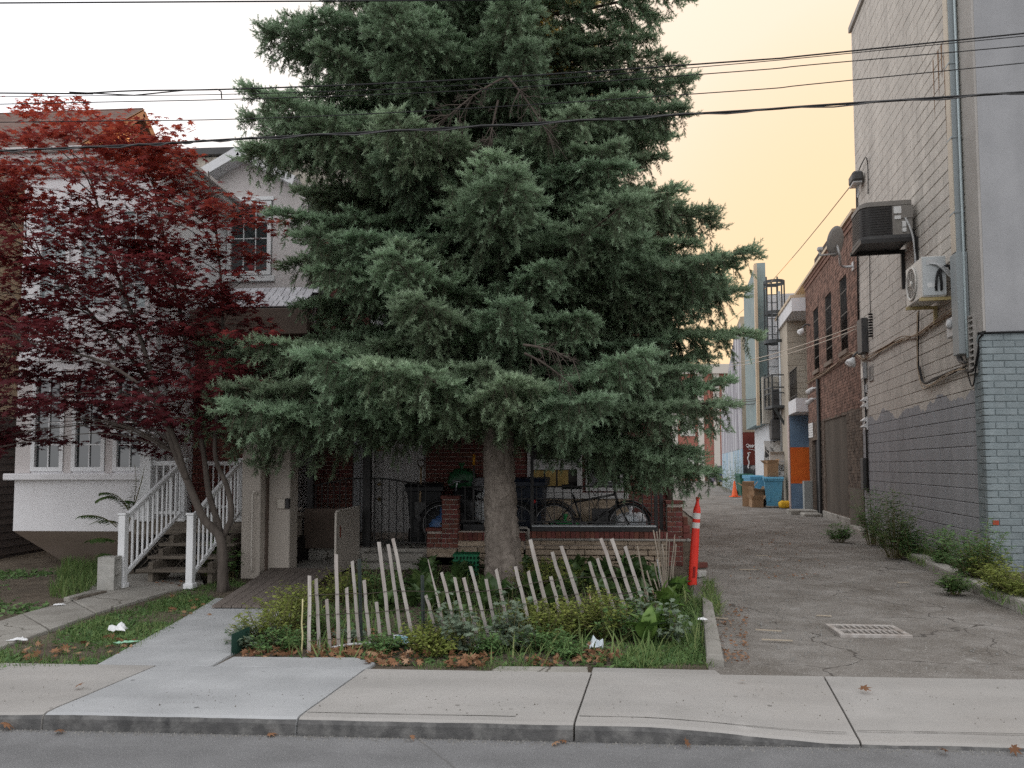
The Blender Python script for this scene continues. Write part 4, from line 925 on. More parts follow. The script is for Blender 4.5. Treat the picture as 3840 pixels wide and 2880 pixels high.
def carton(loc, rz, sx, sy, sz, label, m=M_CARD, flaps=True, tilt=0):
    e = empty('cardboard_box', loc, rz, label, 'box'); e.rotation_euler = (tilt, 0, rz); b = MB(); t_ = .012
    b.box(-sx/2, sx/2, -sy/2, -sy/2 + t_, 0, sz); b.box(-sx/2, sx/2, sy/2 - t_, sy/2, 0, sz); b.box(-sx/2, -sx/2 + t_, -sy/2 + t_, sy/2 - t_, 0, sz); b.box(sx/2 - t_, sx/2, -sy/2 + t_, sy/2 - t_, 0, sz); b.box(-sx/2 + t_, sx/2 - t_, -sy/2 + t_, sy/2 - t_, 0, t_)
    b.build('carton', m, e)
    if flaps:
        for a_, l_ in ((0, sx), (1, sy), (2, sx), (3, sy)):
            w = (sy if a_ % 2 == 0 else sx); ang = U_(20, 75); dd = (sy if a_ % 2 == 0 else sx) / 2
            M_ = Matrix.Rotation(a_ * math.pi / 2, 4, 'Z') @ Matrix.Translation((0, -dd, sz)) @ Matrix.Rotation(R(180 - ang), 4, 'X')
            f_ = MB(); f_.box(-l_/2 + .01, l_/2 - .01, 0, w * .42, 0, .006, M_); f_.build('flap', m, e)
    return e
pb = gp('C7', 950, 1425)
carton(pb + Vector((-.06, .0, 1.075)), R(8), .40, .32, .46, 'tall brown cardboard box standing on the bright blue bin')
carton(pb + Vector((.42, .75, 1.07)), R(-6), .62, .4, .42, 'white box with a dark round logo and DPB lettering beside the blue bin', mat('white_carton', (.66, .66, .66), rough=.7))
wbx = bpy.data.objects[COL.objects[-1].name].parent
b = MB(); b.lathe([(.075, 0), (.075, .004), (.105, .004), (.105, 0)], 20, (.06, -.203, .29), axis=(0, -1, 0), cap=False); b.lathe([(.0, .004), (.045, .004)], 14, (.06, -.203, .29), axis=(0, -1, 0), cap=False); b.box(.02, .1, -.208, -.204, .27, .31); b.build('logo', M_DARK, wbx)
def text(s, size, loc, rot, m, parent, name='lettering', ext=.001):
    cu = bpy.data.curves.new(name, 'FONT'); cu.body = s; cu.size = size; cu.extrude = ext; cu.align_x = 'CENTER'; cu.resolution_u = 2
    o_ = bpy.data.objects.new(name, cu); COL.objects.link(o_)
    dg = bpy.context.evaluated_depsgraph_get(); me = bpy.data.meshes.new_from_object(o_.evaluated_get(dg)); bpy.data.objects.remove(o_)
    me.materials.clear(); me.materials.append(m)
    return link(name, me, parent, loc=loc, rot=rot)
text('DPB', .15, (-.1, -.204, .06), (math.pi/2, 0, 0), M_DARK, wbx)
carton(pb + Vector((.10, .5, 1.55)), R(35), .55, .3, .05, 'flattened cardboard sheet slumped behind the tall box', flaps=False, tilt=R(24))
carton(pb + Vector((.34, .72, 1.50)), R(-12), .5, .42, .36, 'pale carton stacked on top of the white box', mat('pale_carton', (.55, .52, .48), rough=.8))
for k, (dx, dy, rz, sx, sz, lab) in enumerate(((-.50, .35, 20, .45, .55, 'torn brown carton at the right of the cardboard heap'), (-.72, .6, -15, .42, .75, 'tall torn brown carton at the left of the cardboard heap'), (-.60, .02, 5, .40, .28, 'small squashed carton in front of the cardboard heap'))):
    carton(pb + Vector((dx, dy, 0)), R(rz), sx, .35, sz, lab, tilt=R(4))
p = gp('C7', 1050, 1435); e = empty('yellow_bag', p, R(10), 'yellow and white striped bag lying by the orange wall', 'bag')
def pillow(sx, sy, sz, seed, n=10, amp=.12):
    V = []; Fq = []
    for i in range(n + 1):
        for j in range(2 * n):
            th = math.pi * i / n; ph = math.pi * j / n
            v = Vector((math.copysign(abs(math.sin(th)*math.cos(ph))**.6, math.cos(ph)), math.copysign(abs(math.sin(th)*math.sin(ph))**.6, math.sin(ph)), math.copysign(abs(math.cos(th))**.6, math.cos(th))))
            k = 1 + amp * noise.fractal(v * 2.2 + Vector((seed, seed*2, 0)), 1, 2, 3); V.append((v.x*sx*k, v.y*sy*k, v.z*sz*k + sz))
    for i in range(n):
        for j in range(2 * n): Fq.append((i*2*n + j, (i+1)*2*n + j, (i+1)*2*n + (j+1) % (2*n), i*2*n + (j+1) % (2*n)))
    return V, Fq
b = MB(); V, Fq = pillow(.2, .15, .13, 3); b.add(V, Fq, True); b.build('bag', mat('yellow_plastic', (.75, .45, .03), (.8, .75, .7), scale=7, rough=.5, contrast=.2), e)
b = MB(); b.box(.2, .42, -.13, .12, 0, .27, bev=.02); b.build('carton', mat('pale_carton', (.55, .52, .48)), e)
p = gp('C7', 605, 1335); cn = empty('traffic_cone', p, R(15), 'plain orange traffic cone standing in the alley', 'cone')
M_CONE = mat('cone_orange', (.85, .14, .04), (.9, .18, .06), scale=4, rough=.55)
b = MB(); b.box(-.2, .2, -.2, .2, 0, .035, bev=.01); b.build('base', M_CONE, cn)
b = MB(); b.lathe([(.15, .036), (.135, .08), (.03, .74), (.025, .75), (.0, .75)], 18); b.build('cone', M_CONE, cn)
# wires slung across the alley
for k, (A, Bq, sag, lab) in enumerate(((('D1', 1860, 1165, .12), ('D1', 560, 1560), .1, 'pale cable slung from the junction box across the alley, upper of two'), (('D1', 1860, 1200, .12), ('D1', 540, 1590), .15, 'pale cable slung from the junction box across the alley, lower of two'))):
    a = AM @ ap(*A); c = yp(*Bq, 33); b = MB(); b.tube([a.lerp(c, t/12) - Vector((0, 0, sag * 4 * (t/12) * (1 - t/12))) for t in range(13)], .012, 5)
    o = b.build('overhead_cable', mat('pale_cable', (.55, .48, .40), rough=.6)); tag(o, lab, 'cable', 'cables across the alley')
for k, (A, Bq) in enumerate((((330, 310), (890, 435)), ((340, 330), (890, 450)), ((450, 370), (890, 465)), ((640, 150), (1000, 330)), ((560, 540), (880, 250)))):
    a, c = yp('C7', *A, 44), yp('C7', *Bq, 28.8); b = MB(); b.tube([a.lerp(c, t/12) - Vector((0, 0, .5 * 4 * (t/12) * (1 - t/12))) for t in range(13)], .014, 5)
    o = b.build('overhead_cable', M_BLACK); tag(o, ('topmost', 'second', 'third')[k] + ' of three sagging black cables reaching the fire ladder platform' if k < 3 else ('black cable falling to the right across the beige building', 'black cable rising to the right across the striped flank')[k - 3], 'cable', 'black cables between the far alley buildings')
a, c = AM @ ap('C8', 215, 165, .15), yp('V', 1560, 705, 45)
b = MB(); b.tube([a.lerp(c, t/10) - Vector((0, 0, .35 * 4 * (t/10) * (1 - t/10))) for t in range(11)], .012, 5); tag(b.build('overhead_cable', M_TAN), 'thin cable running from the floodlight down to the far buildings', 'cable')
# ------------------------------------------------------------------ shared bits
def FM(Y, x=0.0): return Matrix(((1, 0, 0, x), (0, -1, 0, Y), (0, 0, 1, 0), (0, 0, 0, 1)))    # (x, out towards street, z)
M_STU = mat('white_stucco', (.78, .775, .79), (.84, .835, .85), scale=1.6, rough=.92, bump=.003, bscale=150, dirt=(.68, .665, .665), dscale=1.3, damt=.5, stretch=(1, 1, .5))
M_STUG = mat('beige_grey_stucco', (.60, .565, .555), (.66, .625, .61), scale=2, rough=.92, bump=.003, bscale=150, dirt=(.50, .465, .455), dscale=2, damt=.5)
M_VINYL = mat('white_vinyl', (.76, .775, .785), (.80, .81, .82), scale=2, rough=.4, dirt=(.66, .67, .67), dscale=3, damt=.35)
M_GLASS = glassmat('window_glass', (.025, .035, .038), .04)
M_HBRICK = mat('dark_red_house_brick', (.115, .036, .028), (.18, .060, .046), scale=9, rough=.75, bump=.004, bscale=70, rnd=.22, huer=.012, dirt=(.10, .025, .018), dscale=6, damt=.5)
M_HMORT = mat('pale_mortar', (.36, .31, .27), (.44, .39, .34), scale=9, rough=1, bump=.004, bscale=60)
M_STONE = mat('sandstone', (.30, .235, .17), (.42, .34, .26), scale=5, rough=.9, bump=.012, bscale=14, rnd=.18, dirt=(.2, .15, .10), dscale=4, damt=.6, stretch=(1, 1, 3))
M_SHAKE = mat('cedar_shake', (.42, .385, .33), (.55, .51, .445), scale=6, rough=.9, bump=.006, bscale=30, rnd=.14, stretch=(3, 3, .4), dirt=(.24, .215, .18), dscale=2, damt=.5)
M_BRSH = mat('brown_shingle', (.12, .075, .06), (.18, .12, .10), scale=9, rough=.95, rnd=.10, bump=.004, bscale=40)
M_SIDE = mat('tan_siding', (.40, .31, .215), (.45, .355, .25), scale=2, rough=.65, rnd=.05, stretch=(.4, .4, 2))
M_SIDD = mat('dark_siding', (.06, .048, .045), (.085, .07, .065), scale=2, rough=.7, rnd=.06)
M_WOOD = mat('weathered_deck_wood', (.12, .10, .08), (.19, .165, .135), scale=6, rough=.85, bump=.004, bscale=30, stretch=(.4, 3, 3), rnd=.1)
M_BROWN = mat('brown_paint', (.10, .075, .06), (.14, .105, .085), scale=3, rough=.8)

def window(par, M, x0, x1, z0, z1, cols, rows, fw=.055, m=M_VINYL, mun=.016, casing=.0, glass=M_GLASS, cross=True):
    """frame, sash bars and pane of one window on a wall plane (local y = outwards)"""
    b = MB(M)
    for a, c, d, e in ((x0, x0 + fw, z0, z1), (x1 - fw, x1, z0, z1), (x0 + fw, x1 - fw, z0, z0 + fw), (x0 + fw, x1 - fw, z1 - fw, z1)): b.box(a, c, -.06, .035, d, e)
    w = wparent(b.build('window', m), par)
    b = MB(M); b.box(x0 + fw, x1 - fw, -.03, -.018, z0 + fw, z1 - fw); wparent(b.build('pane', glass), w)
    for k in range(1, cols):
        x = x0 + fw + (x1 - x0 - 2*fw) * k / cols; b = MB(M); b.box(x - mun/2, x + mun/2, -.0175, .004, z0 + fw, z1 - fw); wparent(b.build('muntin', m), w)
    for k in range(1, rows):
        z = z0 + fw + (z1 - z0 - 2*fw) * k / rows; b = MB(M); b.box(x0 + fw, x1 - fw, -.0170, .003, z - mun/2, z + mun/2); wparent(b.build('muntin', m), w)
    return w

# ------------------------------------------------------------------ white house with the bay
BYF = 11.15
wh = empty('white_house', (-7, 12, .1), 0, 'white stucco house with a projecting bay window and small gable behind the red maple', 'house')
M = FM(BYF)
X0, X1 = -8.32, -6.16
LW = [(-8.06, -7.55), (-7.42, -6.90), (-6.77, -6.27)]
def wall_with_holes(par, M, x0, x1, z0, z1, holes, m, name='wall', t=.12):
    xs = sorted({x0, x1} | {v for h in holes for v in h[:2]}); zs = sorted({z0, z1} | {v for h in holes for v in h[2:]})
    b = MB(M)
    for i in range(len(xs) - 1):
        for j in range(len(zs) - 1):
            cx_, cz = (xs[i] + xs[i+1]) / 2, (zs[j] + zs[j+1]) / 2
            if any(h[0] < cx_ < h[1] and h[2] < cz < h[3] for h in holes): continue
            b.box(xs[i], xs[i+1], -t, 0, zs[j], zs[j+1])
    return wparent(b.build(name, m), par)
holes = [(a, b, 1.53, 3.0) for a, b in LW] + [(a, b, 3.95, 5.55) for a, b in LW]
wall_with_holes(wh, M, X0, X1, .63, 6.05, holes, M_STU, 'bay_wall')
b = MB(M); b.box(X0 + .02, X1 - .02, -2.2, -.121, .63, 6.05)
for side in (0, 1): pass
MB().box(X0 + .001, X0 + .12, BYF + .121, 14, .63, 6.05).wbuild('bay_side', M_STU, wh)
MB().box(X1 - .12, X1 - .001, BYF + .121, 13.6, .63, 6.05).wbuild('bay_side', M_STU, wh)
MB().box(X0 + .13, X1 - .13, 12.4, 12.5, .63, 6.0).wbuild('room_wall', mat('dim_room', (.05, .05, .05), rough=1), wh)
# tapered underside
b = MB(); b.add([(X0, BYF, .63), (X1, BYF, .63), (X1, 13, .63), (X0, 13, .63), (X0 + .42, BYF + .62, .08), (X1 - .1, BYF + .62, .08), (X1 - .1, 13, .08), (X0 + .42, 13, .08)], [(0, 1, 5, 4), (3, 0, 4, 7), (1, 2, 6, 5), (4, 5, 6, 7), (0, 3, 2, 1)])
b.wbuild('bay_underside', mat('brown_soffit', (.27, .215, .175), (.33, .27, .225), scale=2, rough=.9), wh)
b = MB(M); b.box(X0 - .10, X1 + .08, .0005, .13, 1.395, 1.495, bev=.012); wparent(b.build('sill', M_STU), wh)
b = MB(M); b.box(X0 - .02, X1 + .02, .0005, .035, 3.20, 3.28, bev=.006); wparent(b.build('belt_moulding', M_STU), wh)
for a, c in ((X0 + .01, -8.07), (-7.545, -7.425), (-6.895, -6.775)):
    b = MB(M); b.box(a, c, .0005, .02, 1.50, 3.08); wparent(b.build('mullion_panel', M_STUG), wh)
for a, c in LW:
    window(wh, M, a, c, 1.53, 3.0, 2, 4, fw=.06)
    window(wh, M, a, c, 3.95, 5.55, 2, 4, fw=.06, glass=mat('sky_pale_glass', (.26, .33, .34), (.36, .43, .44), scale=2, rough=.06, spec=.8, stretch=(3, 3, .3)))  # reflected sky put into the pane colour as a pale curtain tone
    b = MB(M); b.box(a - .03, c + .03, .0005, .03, 3.36, 3.86, bev=.006); wparent(b.build('raised_panel', M_STU), wh)
# cornice in steps
z = 6.05
for i, (h, pz) in enumerate(((.06, .06), (.09, .12), (.05, .18), (.10, .25), (.07, .33))):
    b = MB(); b.box(X0 - pz, X1 + pz, BYF - pz, 13.5, z + .0005, z + h, bev=.008); b.wbuild('cornice', M_STUG, wh); z += h
MB().box(X0 - .2, X1 + .22, BYF - .2, 13.4, z + .001, z + .06).wbuild('roof_cap', M_DARK, wh)
MB().tube([(X1 + .09, BYF + .14, 6.0), (X1 + .09, BYF + .14, 1.2)], .04, 8).wbuild('downspout', M_LGREY, wh)
# gabled dormer wall, shakes behind, porch skirt roof
DY = 13.5
D = FM(DY)
wall_with_holes(wh, D, -6.9, -4.6, .4, 6.72, [(-6.16, -5.30, 5.06, 6.46)], M_STUG, 'upper_wall')
b = MB(D); b.prism([(-6.66, 0, 6.721), (-4.98, 0, 6.721), (-5.84, 0, 7.2)], (0, -.12, 0)); wparent(b.build('gable', M_STUG), wh)
window(wh, D, -6.14, -5.32, 5.08, 6.44, 3, 4, fw=.07)
b = MB(D); b.box(-6.24, -5.24, .0005, .06, 4.95, 5.055, bev=.008); wparent(b.build('window_sill', M_VINYL), wh)
b = MB(D); b.box(-6.2, -5.28, .0005, .03, 6.465, 6.53); wparent(b.build('window_head', M_VINYL), wh)
b = MB(); b.bar((-6.82, DY - .16, 6.72), (-5.85, DY - .16, 7.27), .34, .16); b.wbuild('barge_board', mat('white_fascia', (.6,)*3), wh)
b = MB(); b.bar((-4.80, DY - .16, 6.70), (-5.835, DY - .16, 7.268), .34, .16); b.wbuild('barge_board', MATS['white_fascia'], wh)
MB().box(-7.2, -2.4, 14.05, 20, .2, 7.45).wbuild('rear_wall', M_STUG, wh)
shk = MB().box(-.07, .07, -.006, .014, -.13, .13, bev=.004).mesh('shake', M_SHAKE)
for r_ in range(5):
    x = -7.15 + (.07 if r_ % 2 else 0)
    while x < -3.3:
        w = U_(.10, .17); link('shake', shk, wh, loc=Vector((x + w/2, 14.0 - .012 * (5 - r_), 6.62 + .19 * r_)) - wh.location, rot=(R(4), 0, U_(-.02, .02)), scale=((w - .008) / .14, 1, 1)); x += w
MB().box(-7.3, -2.3, 13.88, 20.1, 7.52, 7.66, bev=.01).wbuild('roof_edge', M_DARK, wh)
# porch roof skirt with pale shakes and brown beam
shw = MB().box(-.06, .06, -.006, .012, -.10, .10, bev=.004).mesh('pale_shake', mat('pale_shake_paint', (.52, .52, .55), (.6, .6, .63), scale=5, rough=.8, rnd=.12))
for r_ in range(4):
    x = -6.0
    while x < -4.3:
        w = U_(.09, .15); link('pale_shake', shw, wh, loc=Vector((x + w/2, 12.25 + .25 * r_, 4.28 + .13 * r_)) - wh.location, rot=(R(-52), 0, 0), scale=((w - .012) / .12, 1, 1.1)); x += w
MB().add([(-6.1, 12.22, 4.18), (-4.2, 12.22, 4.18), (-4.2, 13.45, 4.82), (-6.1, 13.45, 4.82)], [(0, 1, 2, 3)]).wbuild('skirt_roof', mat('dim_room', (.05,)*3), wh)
MB().box(-6.13, -4.15, 12.1, 12.25, 3.74, 4.17, bev=.01).wbuild('porch_beam', M_BROWN, wh)
MB().box(-6.12, -4.16, 12.26, 13.48, 3.9, 3.98).wbuild('porch_ceiling', M_BROWN, wh)
# brick entrance wall with a white door
EY = 12.35
el = [(-4.98, -4.42, .84, 2.95)]
bw = MB().box(-6.15, -4.42, EY + .02, EY + .2, .3, 3.9).wbuild('brick_backing', M_HMORT, wh)
hb = {}
def hbrick(l):
    k = round(l, 2)
    if k not in hb: hb[k] = MB().box(-k/2 + .005, k/2 - .005, -.03, .025, -.0315, .0315, bev=.004).mesh('brick', M_HBRICK)
    return hb[k]
far = MB()
for a, c, z in brick_layout(-6.14, -4.42, .82, 3.86, .215, .073, el):
    if z < 2.6: link('brick', hbrick(c - a), wh, loc=Vector(((a + c)/2, EY + .02, z)) - wh.location)
    else: far.box(a + .005, c - .005, EY - .005, EY + .02, z - .0315, z + .0315)
o = far.wbuild('brick_courses', M_HBRICK, wh); o['kind'] = 'stuff'
def panel_door(par, M, x0, x1, z0, z1, m, knob=None, name='door'):
    b = MB(M); b.box(x0, x1, -.05, 0, z0, z1); d = wparent(b.build(name, m), par)
    w = x1 - x0; h = z1 - z0
    for (u0, u1) in ((.13, .45), (.55, .87)):
        for (v0, v1) in ((.07, .36), (.42, .72), (.78, .94)):
            b = MB(M); xa, xb, za, zb = x0 + u0*w, x0 + u1*w, z0 + v0*h, z0 + v1*h
            for q in ((xa, xb, za, za + .018), (xa, xb, zb - .018, zb), (xa, xa + .018, za + .018, zb - .018), (xb - .018, xb, za + .018, zb - .018)): b.box(q[0], q[1], .0005, .012, q[2], q[3])
            b.box(xa + .05, xb - .05, .0005, .008, za + .05, zb - .05, bev=.003); wparent(b.build('panel_moulding', m), d)
    return d
panel_door(wh, FM(EY + .06), -4.97, -4.43, .85, 2.93, M_VINYL)
# wooden deck and stairs with white railings
DZ = .842; DF = 10.55
st = empty('porch_stairs', (-5, 9.9, .12), 0, 'grey wooden porch stairs and deck with white aluminium railings', 'stairs')
TR = [(9.5, .295), (9.77, .43), (10.04, .57), (10.31, .72)]
for y, z in TR:
    for k in range(2): MB().box(-5.44, -4.40, y + .145*k, y + .137 + .145*k, z - .04, z, bev=.006).wbuild('tread', M_WOOD, st)
for x in (-5.30, -4.52):
    b = MB(); b.prism([(x, 9.55, .12), (x, 9.9, .12), (x, DF, .5), (x, DF, DZ - .05), (x, 10.33, DZ - .16), (x, 10.33, .68), (x, 10.06, .67), (x, 10.06, .53), (x, 9.79, .52), (x, 9.79, .39), (x, 9.55, .38), (x, 9.55, .25)], (.06, 0, 0)); b.wbuild('stringer', M_WOOD, st)
for k in range(13): MB().box(-6.1, -3.95, DF + .14*k, DF + .134 + .14*k, DZ - .035, DZ, bev=.004).wbuild('deck_board', M_WOOD, st)
MB().box(-6.1, -3.95, DF + .0, DF + .04, DZ - .2, DZ - .036).wbuild('rim_board', M_WOOD, st)
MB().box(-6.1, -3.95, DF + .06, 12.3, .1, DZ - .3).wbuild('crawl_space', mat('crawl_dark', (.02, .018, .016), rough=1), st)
def wpost(x, y, z0, z1, w=.085):
    b = MB(); b.box(x - w/2, x + w/2, y - w/2, y + w/2, z0, z1, bev=.004); b.box(x - w/2 - .012, x + w/2 + .012, y - w/2 - .012, y + w/2 + .012, z1 + .0005, z1 + .03, bev=.008)
    b.box(x - w/2 - .02, x + w/2 + .02, y - w/2 - .02, y + w/2 + .02, z0 - .02, z0 + .05, bev=.01); return b.wbuild('post', M_VINYL, st)
def rail(p, q, h, n, low=.10, both=True):
    p, q = Vector(p), Vector(q); up = Vector((0, 0, 1))
    b = MB(); b.bar(p + up*h, q + up*h, .055, .065, bev=.008); b.wbuild('hand_rail', M_VINYL, st)
    b = MB(); b.bar(p + up*low, q + up*low, .04, .045, bev=.004); b.wbuild('bottom_rail', M_VINYL, st)
    for k in range(n):
        c = p.lerp(q, (k + .6) / (n + .2)); b = MB(); b.box(c.x - .011, c.x + .011, c.y - .011, c.y + .011, c.z + low, c.z + h); b.wbuild('baluster', M_VINYL, st)
wpost(-5.40, 9.14, .13, 1.0); wpost(-4.56, 9.18, .13, 1.0)
wpost(-5.40, DF + .05, DZ, DZ + .84); wpost(-4.56, DF + .05, DZ, DZ + .84); wpost(-4.06, DF + .05, DZ, DZ + .84); wpost(-5.92, DF + .05, DZ, DZ + .9, .16)
rail((-5.40, 9.16, .16), (-5.40, DF + .03, DZ + .02), .80, 12); rail((-4.56, 9.2, .16), (-4.56, DF + .03, DZ + .02), .80, 12)
rail((-4.54, DF + .05, DZ), (-4.08, DF + .05, DZ), .80, 4); rail((-5.85, DF + .05, DZ), (-5.43, DF + .05, DZ), .80, 4)
rail((-5.86, 12.2, DZ), (-5.0, 12.2, DZ), .80, 9)
for k in range(26):
    t = -4.5 + .6 * k / 26; b = MB(); 
    x = -6.15 + .085 * k
    if x < -4.05:
        z0 = .12
        MB().bar((x, DF + .045, .1), (min(x + .5, -3.95), DF + .045, .1 + min(.5, -3.95 - x)), .03, .006).wbuild('lattice_lath', M_WOOD, st)
        MB().bar((min(x + .5, -3.95), DF + .052, .1 + .5 - min(.5, -3.95 - x)), (x, DF + .052, .6), .03, .006).wbuild('lattice_lath', M_WOOD, st)
# cinder block
cb_ = empty('cinder_block', gp('D6', 692, 525, .13), R(4), 'grey concrete cinder block standing on end by the stair post', 'cinder block')
M_CIN = mat('cinder', (.36, .355, .33), (.46, .45, .42), scale=12, rough=.95, bump=.006, bscale=70, dirt=(.25, .24, .21), dscale=5, damt=.6)
b = MB(); b.box(-.10, .10, -.09, -.06, 0, .39, bev=.004); b.box(-.10, .10, .06, .09, 0, .39, bev=.004)
for z0 in (0, .18, .36): b.box(-.099, .099, -.0595, .0595, z0, z0 + .03)
b.build('block', M_CIN, cb_)

# ------------------------------------------------------------------ neighbour with tan siding and brown roof at the far left
nh = empty('siding_house', (-10, 13, .1), 0, 'tan sided house with brown shingle roof and sunlit gable at the far left', 'house')
NX = -9.2
MB().box(-18, NX - .02, 11.72, 18.6, 0, 6.1).wbuild('inner_wall', M_SIDD, nh)
sdm = {}
def board(y0, y1, z, m, h=.125):
    b = MB(); b.prism([(NX - .018, y0, z), (NX + .006, y0, z), (NX - .012, y0, z + h), (NX - .019, y0, z + h)], (0, y1 - y0, 0)); b.wbuild('siding_board', m, nh)
for k in range(18): board(11.7, 14.2, .15 + .125 * k, M_SIDD)
for k in range(32): board(11.7, 14.2, 2.40 + .125 * k, M_SIDE)
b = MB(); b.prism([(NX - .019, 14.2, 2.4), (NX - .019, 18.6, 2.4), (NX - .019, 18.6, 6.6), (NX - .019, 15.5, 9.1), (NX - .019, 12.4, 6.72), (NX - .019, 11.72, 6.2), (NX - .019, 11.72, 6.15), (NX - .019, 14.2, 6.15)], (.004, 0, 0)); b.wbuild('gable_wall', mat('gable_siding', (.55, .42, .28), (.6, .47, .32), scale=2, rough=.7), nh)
for k in range(19):
    z = 6.5 + .135 * k; t = (9.12 - z) / .786
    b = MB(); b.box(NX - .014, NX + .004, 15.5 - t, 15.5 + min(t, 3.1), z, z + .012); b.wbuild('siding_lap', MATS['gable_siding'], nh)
MB().box(-18, NX + .03, 11.64, 11.7, .1, 6.2).wbuild('front_wall', M_SIDE, nh)
MB().box(NX - .03, NX + .03, 11.60, 11.72, .1, 6.2).wbuild('corner_board', mat('tan_trim', (.36, .28, .2), rough=.7), nh)
pr = math.atan2(.786, 1)
for k in range(26):                          # shingle courses, laid from the eave up
    t = k / 26; y = 11.42 + 4.08 * t; z = 5.98 + .786 * (y - 11.42) + .04
    b = MB(); M_ = Matrix.Translation((0, y, z)) @ Matrix.Rotation(pr, 4, 'X'); b.box(-18, NX + .25, 0, .22, -.004, .016, M_); b.wbuild('shingle_course', M_BRSH, nh)
b = MB(); b.prism([(NX + .22, 11.4, 5.9), (NX + .22, 15.5, 9.14), (NX + .22, 15.5, 9.24), (NX + .22, 11.4, 6.02)], (-9, 0, 0)); b.prism([(NX + .22, 15.5, 9.14), (NX + .22, 19, 6.35), (NX + .22, 19, 6.5), (NX + .22, 15.5, 9.28)], (-9, 0, 0)); b.wbuild('roof_deck', M_BRSH, nh)
b = MB(); b.bar((NX + .235, 11.4, 5.93), (NX + .235, 15.5, 9.16), .03, .16); b.bar((NX + .235, 15.5, 9.16), (NX + .235, 19, 6.38), .03, .16); b.wbuild('barge_board', M_BROWN, nh)

# ------------------------------------------------------------------ dark brick house behind the spruce
bh = empty('brick_house', (-1, 13, .1), 0, 'dark red brick house with a cluttered porch behind the spruce tree', 'house')
HY = 13.3; HX0, HX1 = -4.40, 1.74
H = FM(HY)
PF = .44                                     # porch floor
WA, WB_ = (-.64, .30, 1.14, 2.75), (.36, 1.0, 1.16, 2.75)
DR1, DR2 = (-3.70, -3.36, PF, 2.6), (-3.33, -2.42, PF, 2.6)
UPW = [(-3.4, -2.4, 3.9, 5.3), (-.6, .4, 3.9, 5.3)]
hol = [WA, WB_, (DR1[0], DR2[1], PF, 2.6)] + UPW
wall_with_holes(bh, H, HX0, HX1, .1, 6.0, hol, M_HMORT, 'mortar_bed', t=.25)
vis = []; rest = MB(H)
for a, c, z in brick_layout(HX0, HX1, .44, 5.98, .215, .073, hol): vis.append((a, c, z))
def vis_score(q):
    a, c, z = q
    if z > 2.15: return 9
    return 0 if (a < -3.6 or -2.45 < a < -.6 or a > .95) else 5
vis.sort(key=lambda q: (vis_score(q), abs(q[2] - 1.2)))
for i, (a, c, z) in enumerate(vis):
    if i < 290: link('brick', hbrick(c - a), bh, loc=Vector(((a + c)/2, HY + .012 + U_(-.002, .002), z)) - bh.location)
    else: rest.box(a + .005, c - .005, -.005, .013, z - .0315, z + .0315)
o = rest.wbuild('brick_courses', M_HBRICK, bh) if False else wparent(rest.build('brick_courses', M_HBRICK), bh); o['kind'] = 'stuff'
MB().box(HX0 + .02, HX1 - .01, HY + .251, 23, 0, 5.9).wbuild('house_core', mat('core_brick', (.2, .06, .045), (.26, .09, .065), scale=5, rough=.9), bh)
MB().box(HX0 - .1, HX1 + .12, HY - .25, 23.2, 6.0, 6.25, bev=.02).wbuild('roof_edge', M_DARK, bh)
MB().tube([(HX1 + .03, HY - .1, 6.0), (HX1 + .03, HY - .1, .4)], .05, 8).wbuild('downspout', M_BROWN, bh)
for q in UPW: window(bh, FM(HY - .03), *q[:2], *q[2:], 1, 2, fw=.07)
M_PGL = mat('porch_glass', (.02, .018, .016), rough=.08, spec=.15)
M_GREY = mat('grey_white_frame', (.50, .49, .48), (.56, .55, .54), scale=3, rough=.6, dirt=(.4, .39, .37), dscale=3, damt=.5)
M_CURT = mat('tan_curtain', (.34, .23, .075), (.46, .33, .13), scale=3, rough=.9, stretch=(6, 6, .5))
wA = window(bh, FM(HY - .02), WA[0], WA[1], 1.62, 2.75, 1, 1, fw=.085, m=M_GREY, glass=M_PGL)
wA2 = window(bh, FM(HY - .02), WA[0], WA[1], 1.14, 1.615, 1, 1, fw=.085, m=M_GREY, glass=M_PGL)
for k in range(3): MB().box(WA[0] + .1 + .21*k, WA[0] + .28 + .21*k, HY - .018, HY - .012, 1.24, 1.52).wbuild('curtain_panel', M_CURT, bh)
wB = window(bh, FM(HY - .01), WB_[0], WB_[1], 1.16, 2.75, 1, 1, fw=.06, m=M_GREY, glass=M_PGL)
for k in range(16): MB().box(WB_[0] + .065, WB_[1] - .065, HY - .006, HY + .004, 1.24 + .026*k, 1.258 + .026*k).wbuild('blind_slat', mat('grey_blind', (.16, .16, .165), rough=.6), bh)
MB().box(WA[0] - .08, WB_[1] + .08, HY - .09, HY + .01, 1.03, 1.135, bev=.01).wbuild('window_sill', M_GREY, bh)
MB().box(-.7, 1.1, HY - .03, HY + .0, PF, 1.02).wbuild('stone_apron', M_STONE, bh)
M_DOOR = mat('grey_white_door', (.48, .47, .46), (.54, .53, .52), scale=2, rough=.55, dirt=(.40, .39, .37), dscale=2, damt=.5)
MB().box(DR1[0], DR2[1], HY + .02, HY + .03, PF, 2.6).wbuild('door_recess', M_GREY, bh)
panel_door(bh, FM(HY - .02), DR2[0] + .03, DR2[1] - .03, PF + .02, 2.5, M_DOOR)
b = MB(); b.box(DR1[0] + .02, DR1[1] - .03, HY - .05, HY - .01, PF + .02, 2.5); b.wbuild('side_door', mat('grey_blue_door', (.36, .37, .38), rough=.6), bh)
MB().box(DR1[1] - .025, DR2[0] + .025, HY - .12, HY - .005, PF, 2.6).wbuild('door_jamb', M_GREY, bh)
